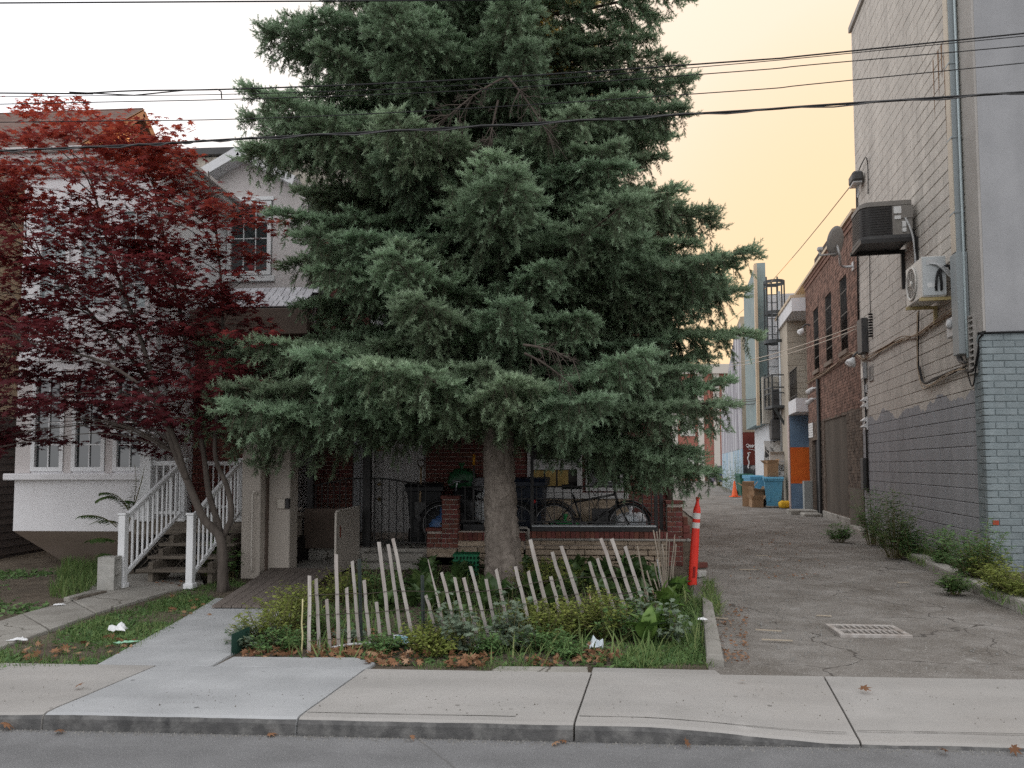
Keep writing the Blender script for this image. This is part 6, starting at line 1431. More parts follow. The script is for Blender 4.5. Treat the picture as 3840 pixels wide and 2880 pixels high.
b = MB(Mt); b.box(-.012, .02, -.0575, -.045, .12, .26, bev=.004); b.wbuild('slot', mat('slot_dark', (.25, .012, .01), rough=.7), fp)
# ------------------------------------------------------------------ litter
def crumple(name, loc, sx, sy, sz, m, label, cat, seed, rz=0):
    e = MB(); n = 7; V = []; Fq = []
    for i in range(n + 1):
        for j in range(n + 1):
            u, v = i/n - .5, j/n - .5; q = Vector((u*3 + seed, v*3, seed*1.7)); k_ = .78 + .5*noise.noise(q * .9)
            V.append((u*2*sx*k_, v*2*sy*k_, sz * (.35 + .9*noise.noise(q * 1.6) + .5*noise.noise(q*3.5)) * (1 - (2*max(abs(u), abs(v)))**3 * .7)))
    for i in range(n):
        for j in range(n): a = i*(n+1)+j; Fq.append((a, a+n+1, a+n+2, a+1))
    zmin = min(v[2] for v in V); V = [(x, y, z - zmin) for x, y, z in V]
    e.add(V, Fq); o = e.build(name, m, loc=loc, rot=(0, 0, rz)); sm = o.modifiers.new('thickness', 'SOLIDIFY'); sm.thickness = .002
    return tag(o, label, cat)
M_PAPER = mat('paper_white', (.74, .75, .76), (.8, .8, .8), scale=6, rough=.7)
M_LBLUE = mat('pale_blue_packet', (.28, .55, .68), (.7, .75, .76), scale=14, rough=.5, contrast=.3)
crumple('paper_napkin', gp('D6', 755, 785, .14), .10, .075, .075, M_PAPER, 'crumpled white napkin on the grass left of the path', 'napkin', 1)
crumple('paper_scrap', gp('D6', 125, 850, .13), .09, .03, .03, M_PAPER, 'flat torn white paper scrap at the left edge of the grass', 'paper', 2)
crumple('paper_scrap', gp('D6', 375, 625, .13), .06, .03, .03, M_PAPER, 'small white paper scraps beside the old walkway', 'paper', 3)
crumple('plastic_bag', gp('C6', 965, 1180, .12), .07, .06, .11, mat('white_film', (.62, .68, .72), rough=.4), 'small white plastic bag at the front edge of the garden bed', 'bag', 4)
pk = crumple('snack_packet', gp('C5', 1395, 1120, .14), .15, .06, .05, M_LBLUE, 'pale blue torn packet lying against the fence', 'packet', 5); pk.rotation_euler = (R(48), 0, R(-6))
crumple('paper_scrap', gp('C5', 1970, 1190, .12), .03, .03, .04, M_PAPER, 'tiny white scrap at the foot of the fence', 'paper', 6)
crumple('paper_scrap', gp('D8', 360, 660, .2), .06, .025, .03, M_PAPER, 'white scrap lying on the garden kerb', 'paper', 7)
crumple('green_wrapper', gp('D6', 800, 868, .13), .09, .025, .025, mat('mint_wrapper', (.30, .55, .38), rough=.5), 'flat mint green wrapper on the grass beside the path', 'wrapper', 8, R(25))
for i, (k, x, y, L_, a) in enumerate((('D8', 630, 362, .28, 2), ('D8', 740, 712, .22, -15), ('D8', 1515, 436, .14, 5), ('D8', 790, 768, .25, -8), ('D8', 1060, 628, .14, -10), ('D8', 440, 640, .22, -25), ('D8', 700, 282, .2, 4))):
    p = gp(k, x, y, .125); b = MB(); dx = Vector((math.cos(R(a)), math.sin(R(a)), 0)) * L_ / 2; b.bar(p - dx, p + dx, .018, .008); o = b.build('wood_splinter', mat('splinter', (.42, .36, .28), rough=.9)); tag(o, ('long pale splinter on the alley beside the delineator post', 'pale splinter left of the drain grate', 'short pale splinter near the right alley kerb', 'pale splinter nearest the sidewalk, left of the drain grate', 'flat pale chip just behind the drain grate', 'pale splinter beside the garden kerb', 'pale splinter farthest up the alley')[i], 'splinter', 'splinters on the alley')
p = gp('C5', 1060, 1160, .13); b = MB(); b.tube(smooth([p + Vector((-.28, -.06, .0)), p + Vector((-.1, .0, .02)), p + Vector((.1, .03, .02)), p + Vector((.24, .0, .01))]), .012, 6); tag(b.build('plastic_tube', M_LGREY), 'bent pale plastic tube lying at the foot of the fence', 'tube')
# dark green lawn edging at the corner of the bed
p0, p1, p2 = gp('D6', 1468, 935), gp('D6', 1580, 880), gp('D6', 1600, 960)
b = MB(); zz = .19; n = 14
for i in range(n):
    a, c = p0.lerp(p1, i/n), p0.lerp(p1, (i+1)/n); off = Vector((.006 * (-1)**i, 0, 0))
    b.add([a + off + Vector((0, 0, -.05)), c - off + Vector((0, 0, -.05)), c - off + Vector((0, 0, zz - .04)), a + off + Vector((0, 0, zz - .04))], [(0, 1, 2, 3)])
o = b.build('lawn_edging', mat('dark_green_edging', (.012, .045, .032), rough=.5)); o.modifiers.new('t', 'SOLIDIFY').thickness = .006; tag(o, 'dark green ribbed lawn edging strip at the corner of the bed', 'edging')
# rotten boards at the edge of the walkway, loose bricks by the post
a, c = gp('D6', 480, 590, .13), gp('D6', 665, 545, .13); tag(MB().bar(a, c, .05, .04).build('edging_board', M_WOOD), 'dark rotten board along the old walkway', 'board')
a, c = gp('D6', 420, 590, .14), gp('D6', 575, 550, .14); tag(MB().bar(a, c, .07, .05, bev=.01).build('edging_board', M_OLDC), 'short grey edging piece beside the rotten board', 'board')
for i, (x, y, lab, m_) in enumerate(((1825, 505, 'loose red brick behind the delineator post', M_HBRICK), (1820, 580, 'broken grey block at the foot of the delineator post', M_CIN))):
    p = gp('C6', x, y, .12); tag(MB().box(-.1, .1, -.05, .05, 0, .075, bev=.006).build('loose_brick', m_, loc=p, rot=(0, 0, R(20 + 30*i))), lab, 'brick')
# faucet pipe and urn by the bay
ur = empty('garden_urn', gp('D6', 735, 330, .12), 0, 'pale blue grey urn half hidden behind the stair rail', 'urn')
b = MB(); b.lathe([(.05, 0), (.07, .02), (.045, .06), (.09, .16), (.12, .28), (.11, .36), (.13, .40), (.12, .41)], 18); b.build('urn', mat('pale_urn', (.35, .4, .42), (.42, .47, .48), scale=5, rough=.6), ur)
tp = empty('yard_faucet', gp('D6', 680, 340, .1), 0, 'rusty yard faucet on a standpipe by the bay', 'faucet')
b = MB(); b.tube([(0, 0, 0), (0, 0, .56)], .016, 8); b.build('standpipe', MATS['rust_pipe'], tp); b = MB(); b.tube([(-.06, 0, .56), (.16, 0, .56)], .014, 8); b.lathe([(.035, 0), (.035, .012)], 10, (0, 0, .59)); b.build('tap', M_RUST, tp)
# ------------------------------------------------------------------ overhead wires
WY = 6.5
def wire(name, pts, r_, label, m=M_BLACK, extra=()):
    P = [yp('V', x, y, WY) for x, y in pts]; d0 = (P[0] - P[1]).normalized(); d1 = (P[-1] - P[-2]).normalized()
    P = [P[0] + d0 * 9] + P + [P[-1] + d1 * 9]; b = MB(); b.tube(smooth(P, 5), r_, 6); o = b.build(name, m); return tag(o, label, 'cable', 'overhead wires along the street')
wire('overhead_wire', [(0, 201), (160, 202), (290, 196), (518, 192), (1000, 172), (1613, 131), (1751, 119), (2212, 72)], .0065, 'topmost of the overhead wires crossing in front of the spruce')
wire('overhead_wire', [(0, 209), (518, 203), (1000, 184), (1613, 136), (2212, 78)], .0035, 'thin overhead wire just below the topmost one')
wire('overhead_wire', [(0, 225), (518, 214), (1000, 196), (1613, 153), (1751, 140), (2212, 99)], .0042, 'third overhead wire from the top across the spruce')
wire('overhead_wire', [(0, 264), (518, 257), (1000, 235), (1613, 195), (1751, 182), (2212, 136)], .0042, 'fourth overhead wire, just above the thick twisted cable')
wire('overhead_wire', [(0, 326), (300, 313), (518, 300), (1000, 275), (1613, 239), (1751, 229), (2212, 199)], .010, 'thick twisted black cable, lowest of the overhead wires')
wire('overhead_wire', [(-100, 7), (400, 4), (900, 1), (1300, -3)], .007, 'black cable along the top edge above the maple')
b = MB(); b.tube([yp('V', x, y, WY - .01) for x, y in ((150, 199), (290, 206), (400, 195), (470, 193), (478, 198), (479, 213))], .006, 5); tag(b.build('splice_cable', M_BLACK), 'loose splice cable hanging from the topmost wire over the maple', 'cable')
P = [yp('V', x, y, WY - .012) for x, y in ((0, 327), (300, 314), (518, 301), (1000, 276), (1613, 240), (2212, 200))]
sm_ = smooth(P, 14); b = MB(); b.tube([p + Vector((0, .012 * math.sin(i * 1.3), .012 * math.cos(i * 1.3))) for i, p in enumerate(sm_)], .006, 5); tag(b.build('lashing_wire', M_DARK), 'lashing wire wound round the thick lowest cable', 'cable')
# ------------------------------------------------------------------ blue spruce
nr = np.random.RandomState(11)
SPX, SPY = -.757, 9.68
def trunk_at(z): return np.array([SPX - .044 * z, SPY + .01 * z, z])
def trunk_r(z): return .205 * max(0.02, (1 - z / 14.5)) + .075 * math.exp(-z / .28) + .012
spr = empty('spruce_tree', (SPX, SPY, .08), 0, 'large blue green spruce with a thick bare lower trunk in the middle of the yard', 'tree')
M_BARK = mat('spruce_bark', (.17, .142, .12), (.33, .285, .245), scale=9, rough=.95, bump=.012, bscale=26, stretch=(1, 1, .55), contrast=.6, dirt=(.09, .072, .06), dscale=7, damt=.6)
na, V, Fq = 72, [], []
zs = list(np.linspace(.02, 2.8, 190)) + list(np.linspace(2.9, 14.2, 60))
for zi, z in enumerate(zs):
    c = trunk_at(z); r0 = trunk_r(z)
    for k in range(na):
        a = 2*math.pi*k/na; nx_, ny_ = math.cos(a), math.sin(a)
        q = Vector((nx_ * r0 * 17, ny_ * r0 * 17, z * 8.5))
        q2 = q + Vector((noise.noise(q*.6), noise.noise(q*.6 + Vector((9, 0, 0))), noise.noise(q*.6 + Vector((0, 7, 0))))) * .9
        dd = noise.voronoi(q2)[0]; e = min((dd[1] - dd[0]) * 2.2, 1.0)
        root = 1 + .16 * math.exp(-z / .22) * math.sin(a * 5 + 1)
        r_ = r0 * root * (1 + .05 * noise.noise(Vector((nx_ * 2, ny_ * 2, z)))) + .030 * (e - .6) + .006 * noise.noise(q * 2.5)
        V.append((c[0] + nx_ * r_, c[1] + ny_ * r_, z))
for i in range(len(zs) - 1):
    for k in range(na): Fq.append((i*na + k, i*na + (k+1) % na, (i+1)*na + (k+1) % na, (i+1)*na + k))
wparent(link('trunk', npmesh('trunk', V, Fq, M_BARK, True)), spr)

# needle shoots: a few brush templates, placed in their thousands on a handful of boughs that the tree repeats
def shoot_template(n, seed):
    r_ = np.random.RandomState(seed); P = []
    for i in range(n):
        t = (i + .5) / n; a = r_.uniform(0, 2*np.pi); x = t * .92
        tilt = r_.uniform(.75, 1.2) if t < .88 else r_.uniform(.1, .7)
        d = np.array([np.cos(tilt), np.sin(tilt)*np.cos(a), np.sin(tilt)*np.sin(a)])
        L = r_.uniform(.32, .45); w = .052
        s = np.cross(d, r_.normal(size=3)); s /= np.linalg.norm(s)
        b = np.array([x, 0, 0]); P += [b - s*w, b + s*w, b + d*L]
    return np.array(P)
TPL = np.array([shoot_template(20, 100 + i) for i in range(8)])
def unit(v): return v / (np.linalg.norm(v) + 1e-9)
UP = np.array([0, 0, 1.])
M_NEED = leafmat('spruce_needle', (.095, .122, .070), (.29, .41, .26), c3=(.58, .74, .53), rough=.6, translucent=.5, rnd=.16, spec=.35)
M_TWIG = mat('spruce_twig', (.07, .052, .042), (.12, .09, .07), scale=12, rough=.95)
def make_bough(seed, L=3.0):
    """one bough along +x: woody axis, flat side branches, drooping branchlets, needle shoots"""
    nr = np.random.RandomState(seed); sp, sd_, sl, st_ = [], [], [], []; wood = MB()
    rise, drop, up, bow = nr.uniform(0, .10), nr.uniform(.14, .24), nr.uniform(.10, .19), nr.uniform(-.10, .10)
    def ax(t): return np.array([L*t, L*bow*t*t, L*(rise*t - drop*t**1.5*1.25 + up*t**3)])
    wood.tube([Vector(ax(k/9)) for k in range(10)], [max(.006, .046*(1 - .9*k/9)) for k in range(10)], 5, cap=False)
    def shoots(f, l, u0, step, tip, hang):
        n = max(2, int(l*(1-u0)/step))
        for i in range(n):
            u = u0 + (1-u0)*(i + nr.rand()*.7)/n; q = f(u); tan = unit(f(min(1, u+.06)) - f(u-.06))
            s3 = np.cross(UP, tan); s3 = unit(s3) if np.linalg.norm(s3) > .08 else unit(nr.normal(size=3)*[1, 1, 0])
            for s_ in (-1, 1):
                if nr.rand() < .08: continue
                a = nr.uniform(.55, .95); vz = nr.uniform(-.25, .65) if not hang else nr.uniform(-.9, -.1)
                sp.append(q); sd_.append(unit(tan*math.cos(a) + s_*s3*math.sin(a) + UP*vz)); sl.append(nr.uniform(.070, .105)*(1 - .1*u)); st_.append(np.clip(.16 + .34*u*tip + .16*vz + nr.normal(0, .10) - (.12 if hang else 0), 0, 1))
            if not hang and nr.rand() < .55:
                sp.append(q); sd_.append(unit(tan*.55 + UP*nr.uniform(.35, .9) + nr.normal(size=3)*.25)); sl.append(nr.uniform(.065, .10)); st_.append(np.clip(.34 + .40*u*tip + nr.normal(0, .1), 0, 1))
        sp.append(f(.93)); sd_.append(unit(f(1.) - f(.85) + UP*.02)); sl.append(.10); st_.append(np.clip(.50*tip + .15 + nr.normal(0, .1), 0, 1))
    def branch(p, d, l, tip, hang, lvl):
        dr = nr.uniform(.08, .32) if not hang else .45; f = lambda u: p + d*l*u + UP*(-dr*l*u*u + (.12*l*u**3 if not hang else 0))
        wood.tube([Vector(f(0)), Vector(f(.55)), Vector(f(1.))], [.006 - .002*lvl, .004 - .001*lvl, .0016], 3, cap=False)
        shoots(f, l, .22 if (tip < .45 and lvl == 0) else .05, .040, tip, hang)
        if lvl == 0 and l > .22:
            n = int(l / .105); sgn = 1
            for i in range(n):
                u = .18 + .74*(i + nr.rand()*.5)/n; tan = unit(f(u+.05) - f(u-.05)); s3 = unit(np.cross(UP, tan)); sgn = -sgn; a = nr.uniform(.6, .95)
                hg = nr.rand() < .33
                branch(f(u), unit(tan*math.cos(a) + sgn*s3*math.sin(a)*(.5 if hg else 1) + UP*(nr.uniform(-1.2, -.5) if hg else nr.uniform(-.2, .18))), nr.uniform(.13, .26)*(.6 + .6*(1-u)), tip*(.6 + .4*u), hg, 1)
    t, side = .13, 1
    while t < .99:
        p = ax(t); tan = unit(ax(t+.03) - ax(t-.03)); l2 = (L*.30*(1-t)**.5 + .13)*nr.uniform(.62, 1.15)*(.7 if t < .28 else 1)
        ang = nr.uniform(.78, 1.12) if t < .92 else nr.uniform(.3, .8); s2 = unit(np.cross(UP, tan))
        branch(p, unit(tan*math.cos(ang) + side*s2*math.sin(ang) + UP*nr.uniform(-.24, .12)), l2, .35 + .65*t, False, 0)
        side = -side; t += nr.uniform(.055, .085)/L
        if nr.rand() < .52: branch(p, unit(tan*.5 + side*s2*.4 + UP*nr.uniform(-1.1, -.45)), min(.52, l2*.75), .3 + .5*t, True, 0)
    for q_ in (-.5, 0, .5): branch(ax(.95), unit(unit(ax(1.) - ax(.9)) + np.array([0, q_, .05])), .20, 1., False, 0)
    P, X, Ls, T = np.array(sp), np.array(sd_), np.array(sl), np.array(st_)
    A_ = np.cross(X, nr.normal(size=X.shape)); A_ /= np.linalg.norm(A_, axis=1, keepdims=True); B_ = np.cross(X, A_)
    tp = TPL[nr.randint(0, len(TPL), len(P))]; m_ = tp.shape[1]
    VV = P[:, None, :] + Ls[:, None, None]*(tp[:, :, 0:1]*X[:, None, :] + tp[:, :, 1:2]*A_[:, None, :] + tp[:, :, 2:3]*B_[:, None, :])
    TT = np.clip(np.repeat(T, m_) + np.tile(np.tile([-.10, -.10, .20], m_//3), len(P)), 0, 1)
    VV = VV.reshape(-1, 3)
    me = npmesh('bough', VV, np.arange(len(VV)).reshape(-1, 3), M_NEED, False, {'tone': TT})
    return me, wood.mesh('bough_wood', M_TWIG), len(P)
BOUGH = [make_bough(40 + i) for i in range(7)]
print('shoots', [b[2] for b in BOUGH])
nr = np.random.RandomState(11)
def envelope(z, az):
    """crown radius by height and compass angle (0 = right, pi/2 = back, pi = left, -pi/2 = street)"""
    r_ = 2.95 + .25*math.sin(z*2.1 + az*2) + .15*math.sin(z*5.3 + az); c, s = math.cos(az), math.sin(az)
    if c < 0: r_ += .55*(-c)**2*max(0, 1 - (z - 2.4)/1.6) + .25*(-c)**2*max(0, min(1, (z - 5)/1.5))
    if c > .3: r_ += (-.18 + .20*math.exp(-((z - 4.15)/.42)**2) + .30*math.exp(-((z - 6.1)/.5)**2))*c
    if s < 0: r_ -= .30*(-s)
    r_ -= .22*min(1, max(0, (z - 4.9)/1.3))
    if z > 8.0: r_ *= max(.1, 1 - (z - 8.0)/6.6)
    return r_
def limb(z0, az, L, tilt=None, v=None):
    v = nr.randint(0, len(BOUGH)) if v is None else v; k = L/3.0; p = trunk_at(z0)
    ti = (nr.uniform(-.06, .06) if z0 < 7.5 else -.16) if tilt is None else tilt
    M_ = Matrix.Translation(Vector(p)) @ Matrix.Rotation(az, 4, 'Z') @ Matrix.Rotation(ti, 4, 'Y') @ Matrix.Rotation(nr.uniform(-.18, .18), 4, 'X') @ Matrix.Diagonal((k, max(k, .72)*(1 if nr.rand() < .5 else -1), max(k, .75), 1))
    o = bpy.data.objects.new('bough', BOUGH[v][0]); COL.objects.link(o); wparent(o, spr)
    w = bpy.data.objects.new('bough_wood', BOUGH[v][1]); COL.objects.link(w); wparent(w, spr)
    o.matrix_basis = M_; w.matrix_basis = M_
z, az = 2.40, .4
while z < 13.9:
    az += 2.39996 + nr.uniform(-.25, .25); a = (az + math.pi) % (2*math.pi) - math.pi
    limb(z, a, envelope(z, a)*nr.uniform(.78, 1.06))
    z += (.047 if z < 5.6 else .06 if z < 8.6 else .2)*nr.uniform(.7, 1.3)
# limbs the photo shows plainly: the low skirt left and right, the long arm over the alley, single arms that break the outline
for z0, a, L in ((2.55, math.pi + .10, 3.6), (2.62, math.pi - .18, 3.4), (2.75, math.pi + .45, 3.2), (2.5, -2.2, 2.8), (2.48, -1.8, 2.6), (2.5, -1.35, 2.55), (2.5, -.95, 2.7), (2.45, -.45, 2.9), (2.5, -.1, 2.8),
                 (3.75, -.05, 3.0), (3.95, .12, 2.9), (4.2, -.15, 2.85), (4.45, .05, 2.85), (6.5, .1, 2.75), (5.35, .05, 2.95), (6.9, math.pi - .1, 2.95), (6.1, math.pi + .2, 3.0)):
    limb(z0, a, L)
for z0, a, L, ti in ((2.42, -.15, 2.75, .20), (2.36, .22, 2.6, .26), (2.4, -.48, 2.65, .15), (2.5, .05, 2.5, .30)): limb(z0, a, L, ti)
# bare dead sprays hanging in the crown
M_DEAD = mat('dead_twig', (.060, .048, .040), (.105, .085, .07), scale=12, rough=.95)
def dead_spray(o, d, L, n, name='dead_branch'):
    b = MB(); o = np.array(o); d = unit(np.array(d, float)); f = lambda t: o + d*L*t + np.array([0, 0, -.25*L*t*t]); b.tube([Vector(f(t/6)) for t in range(7)], [.014 * (1 - t/8) for t in range(7)], 5, cap=False)
    for i in range(n):
        t = nr.uniform(.15, 1); p = f(t); d2 = unit(d*.5 + nr.normal(size=3)*.7 + np.array([0, 0, -.35])); l2 = L * nr.uniform(.15, .4)
        g = lambda u: p + d2*l2*u + np.array([0, 0, -.3*l2*u*u]); b.tube([Vector(g(0)), Vector(g(.5)), Vector(g(1))], [.005, .004, .002], 4, cap=False)
        for j in range(5):
            u = nr.uniform(.2, 1); q = g(u); d3 = unit(d2 + nr.normal(size=3)*.8); b.tube([Vector(q), Vector(q + d3*l2*.3)], [.0028, .0015], 3, cap=False)
    b.wbuild(name, M_DEAD, spr)
c0 = yp('V', 1095, 165, 7.6); dead_spray(c0, (-.7, -.1, -.35), .8, 30); dead_spray(c0, (.5, -.1, -.6), .7, 26); dead_spray(c0 + Vector((-.1, .1, -.2)), (-.2, -.1, -.9), .6, 26)
c0 = yp('V', 1130, 745, 7.2); dead_spray(c0, (.9, -.2, -.1), .5, 20); dead_spray(c0 + Vector((0, .2, -.05)), (.7, 0, -.3), .5, 16)

# ------------------------------------------------------------------ red Japanese maple
mr = np.random.RandomState(5)
MX, MY = -4.10, 9.05
mp = empty('maple_tree', (MX, MY, .1), 0, 'dark red Japanese maple with several thin stems in front of the white bay', 'tree')
M_MBARK = mat('maple_bark', (.07, .058, .05), (.125, .105, .09), scale=7, rough=.9, bump=.004, bscale=30, stretch=(2, 2, .5), dirt=(.10, .08, .065), dscale=4, damt=.5)
mw = MB()
def mpx(x, y, Y): return yp('V', x, y, Y)
def stem(pts, r0, r1, n=8):
    P_ = smooth(pts, 5); k = len(P_) - 1; mw.tube(P_, [r0 + (r1 - r0) * (i/k) ** .8 for i in range(k + 1)], n); return P_
base = Vector((MX, MY, .02))
s1 = stem([base, mpx(478, 1170, 9.05), mpx(440, 1120, 9.0), mpx(405, 1040, 8.95), mpx(372, 960, 9.0), mpx(340, 850, 9.05), mpx(300, 720, 9.1), mpx(255, 600, 9.2), mpx(215, 460, 9.3), mpx(175, 300, 9.35)], .068, .010)
s2 = stem([base + Vector((.03, .05, .0)), mpx(475, 1150, 9.15), mpx(452, 1070, 9.2), mpx(440, 980, 9.25), mpx(420, 860, 9.3), mpx(400, 740, 9.35), mpx(375, 600, 9.4), mpx(345, 470, 9.4), mpx(320, 320, 9.4)], .052, .009)
s3 = stem([mpx(478, 1165, 9.12), mpx(500, 1115, 9.1), mpx(490, 1050, 9.05), mpx(465, 985, 9.0), mpx(470, 880, 9.0), mpx(480, 760, 9.05), mpx(478, 620, 9.1), mpx(465, 480, 9.15), mpx(450, 370, 9.2)], .042, .008)
s4 = stem([mpx(405, 1040, 8.95), mpx(370, 930, 8.7), mpx(320, 850, 8.5), mpx(240, 790, 8.4), mpx(150, 760, 8.4), mpx(60, 740, 8.5)], .035, .008)
s5 = stem([mpx(340, 850, 9.05), mpx(280, 770, 9.4), mpx(190, 670, 9.7), mpx(90, 560, 9.9), mpx(20, 470, 10.0)], .03, .007)
stems = [s1, s2, s3, s4, s5]
lf_p, lf_n, lf_s, lf_t = [], [], [], []
tgt = []
def in_crown(x, y):                               # outline of the crown as seen in the photo
    top = np.interp(x, [-80, 0, 60, 100, 140, 200, 260, 330, 400, 440, 520, 560, 590], [310, 268, 242, 236, 232, 248, 252, 278, 318, 330, 345, 440, 640])
    bot = np.interp(x, [-80, 0, 60, 110, 200, 250, 300, 380, 450, 520, 560, 590], [1000, 955, 955, 950, 915, 965, 960, 985, 960, 930, 840, 720])
    return top < y < bot
plates = []
while len(plates) < 175:
    x, y = mr.uniform(-80, 572), mr.uniform(205, 990)
    if not in_crown(x, y) or (x > 420 and y < 600 and mr.rand() < .7) or x > 552: continue
    if any(abs(x - q[0]) < 36 and abs(y - q[1]) < 18 for q in plates) and mr.rand() < .85: continue
    Yd = min(max(9.15 + mr.normal(0, .6), 8.0), 10.3); c_ = mpx(x, y, Yd); rr_ = mr.uniform(.22, .44); plates.append((x, y))
    best = None                                   # the limb leaves a stem lower down and rises to its spray
    for sp_ in stems:
        for p in sp_[8:]:
            if p.z < 1.75: continue
            h_ = math.hypot(c_.x - p.x, c_.y - p.y); d = (c_ - p).length + 1.3 * max(0, p.z - (c_.z - .22 * h_))
            if best is None or d < best[0]: best = (d, p, h_)
    p, h_ = best[1], best[2]; L = (c_ - p).length
    mid = p.lerp(c_, .5) + Vector((mr.normal(0, .05)*L, mr.normal(0, .05)*L, .10 * L)); q1 = p.lerp(mid, .5) + Vector((0, 0, .04*L))
    mw.tube(smooth([p, q1, mid, c_], 4), [.0105*(1 - .8*i/12)*min(1, .5 + .4*L) for i in range(13)], 5, cap=False)
    for j in range(int(9 * (rr_ / .35) ** 1.5)):
        a_, q_ = mr.uniform(0, 6.283), rr_ * math.sqrt(mr.rand()); tpt = c_ + Vector((q_*math.cos(a_)*1.25, q_*math.sin(a_), mr.normal(0, .07) - .22*q_*q_))
        mw.tube([mid.lerp(c_, .6 + .4*mr.rand()), tpt], [.0022, .0010], 3, cap=False)
        for _ in range(mr.randint(11, 19)):
            o_ = Vector((mr.normal(0, .105), mr.normal(0, .105), mr.normal(0, .032))); q = tpt + o_ + Vector((0, 0, -.12 * (o_.x**2 + o_.y**2)))
            lf_p.append(q); lf_n.append(Vector((mr.normal(0, .36), mr.normal(0, .36) - .25, 1)).normalized()); lf_s.append(mr.uniform(.052, .086))
            lf_t.append(np.clip((q.z - 2.1) / 5.0 + .16 * max(0, (q.x + 4.6)) + mr.normal(0, .10), 0, 1))  # tone rises with height: sun on the upper leaves put into the colour
wparent(mw.build('stems', M_MBARK), mp)
lob = [(-128, .50), (-84, .78), (-42, .95), (0, 1.05), (42, .95), (84, .78), (128, .50)]
LV, LF = [(0, 0, 0)], []
for a, l in lob:
    a = R(a); d = np.array([math.sin(a), math.cos(a)]); s = np.array([d[1], -d[0]]); b0 = d*l*.42; i = len(LV)
    LV += [(*(b0 - s*.16), .02), (*(b0 + s*.16), .02), (*(d*l), -.12*l)]; LF += [(0, i, i+1), (i, i+2, i+1)]
LV = np.array(LV); LF = np.array(LF)
Pn = np.array([tuple(v) for v in lf_p]); Nn = np.array([tuple(v) for v in lf_n]); Sn = np.array(lf_s)
hx = np.cross(Nn, np.stack([np.cos(q_ := mr.uniform(0, 6.283, len(Nn))), np.sin(q_), np.zeros(len(Nn))], 1)); hx /= np.linalg.norm(hx, axis=1, keepdims=True); hy = np.cross(Nn, hx)
W = Pn[:, None, :] + Sn[:, None, None] * (LV[None, :, 0:1]*hx[:, None, :] + LV[None, :, 1:2]*hy[:, None, :] + LV[None, :, 2:3]*Nn[:, None, :])
FF = (LF[None] + (np.arange(len(Pn)) * len(LV))[:, None, None]).reshape(-1, 3)
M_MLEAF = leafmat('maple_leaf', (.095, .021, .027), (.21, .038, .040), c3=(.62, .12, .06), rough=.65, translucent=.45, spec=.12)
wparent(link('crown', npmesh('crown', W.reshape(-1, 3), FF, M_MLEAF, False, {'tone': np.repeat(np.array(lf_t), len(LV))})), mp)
# ------------------------------------------------------------------ plants
pr_ = np.random.RandomState(21)
def leaves(name, P, D, N, S, T, m, shape='ovate', parent=None, kind=None):
    """many small leaves as one mesh: position, pointing direction, rough normal, size, tone"""
    P, D, N, S, T = (np.array(a, float) for a in (P, D, N, S, T))
    D /= np.linalg.norm(D, axis=1, keepdims=True); X = np.cross(D, N); X /= np.linalg.norm(X, axis=1, keepdims=True) + 1e-9; Nn = np.cross(X, D)
    if shape == 'ovate': L = np.array([(0, 0, 0), (-.26, .38, .05), (.26, .38, .05), (0, 1, -.10), (0, .42, -.03)]); Fc = np.array([(0, 4, 1), (0, 2, 4), (1, 4, 3), (4, 2, 3)])
    elif shape == 'lance': L = np.array([(0, 0, 0), (-.13, .4, .03), (.13, .4, .03), (0, 1, -.12)]); Fc = np.array([(0, 2, 1), (1, 2, 3)])
    elif shape == 'lobed':
        L = np.array([(0, 0, 0), (-.12, .2, .02), (-.38, .35, .06), (-.16, .45, .02), (-.34, .68, .02), (-.12, .75, 0), (0, 1, -.1), (.12, .75, 0), (.34, .68, .02), (.16, .45, .02), (.38, .35, .06), (.12, .2, .02), (0, .5, -.04)])
        Fc = np.array([(12, i, i + 1) for i in range(0, 11)] + [(12, 11, 0)])
    elif shape == 'blade': L = np.array([(-.035, 0, 0), (.035, 0, 0), (.02, .55, .05), (-.02, .55, .05), (0, 1, .22)]); Fc = np.array([(0, 1, 2), (0, 2, 3), (3, 2, 4)])
    W = P[:, None, :] + S[:, None, None] * (L[None, :, 0:1]*X[:, None, :] + L[None, :, 1:2]*D[:, None, :] + L[None, :, 2:3]*Nn[:, None, :])
    F_ = (Fc[None] + (np.arange(len(P)) * len(L))[:, None, None]).reshape(-1, 3)
    o = link(name, npmesh(name, W.reshape(-1, 3), F_, m, False, {'tone': np.clip(np.repeat(T, len(L)), 0, 1)}))
    if parent: wparent(o, parent)
    if kind: o['kind'] = kind
    return o
M_YG = leafmat('yellow_green_leaf', (.105, .135, .035), (.215, .265, .065), c3=(.40, .415, .12), translucent=.35, rough=.6, spec=.2)
M_GG = leafmat('grey_green_leaf', (.085, .125, .085), (.17, .225, .155), c3=(.27, .33, .24), translucent=.25, rough=.7, spec=.2)
M_DG = leafmat('deep_green_leaf', (.035, .075, .02), (.085, .15, .045), c3=(.16, .25, .075), translucent=.3, rough=.5, spec=.3)
M_MG = leafmat('mid_green_leaf', (.06, .12, .042), (.13, .235, .085), c3=(.23, .36, .13), translucent=.35, rough=.6, spec=.25)
M_GR = leafmat('grass_blade', (.065, .12, .04), (.145, .23, .075), c3=(.30, .34, .14), translucent=.35, rough=.6, spec=.2)
M_STEM = mat('green_brown_stem', (.12, .12, .05), (.2, .17, .08), scale=8, rough=.9)
M_BLV = leafmat('dry_fallen_leaf', (.13, .065, .035), (.30, .155, .085), c3=(.46, .30, .19), translucent=.2, rough=.8, spec=.15)
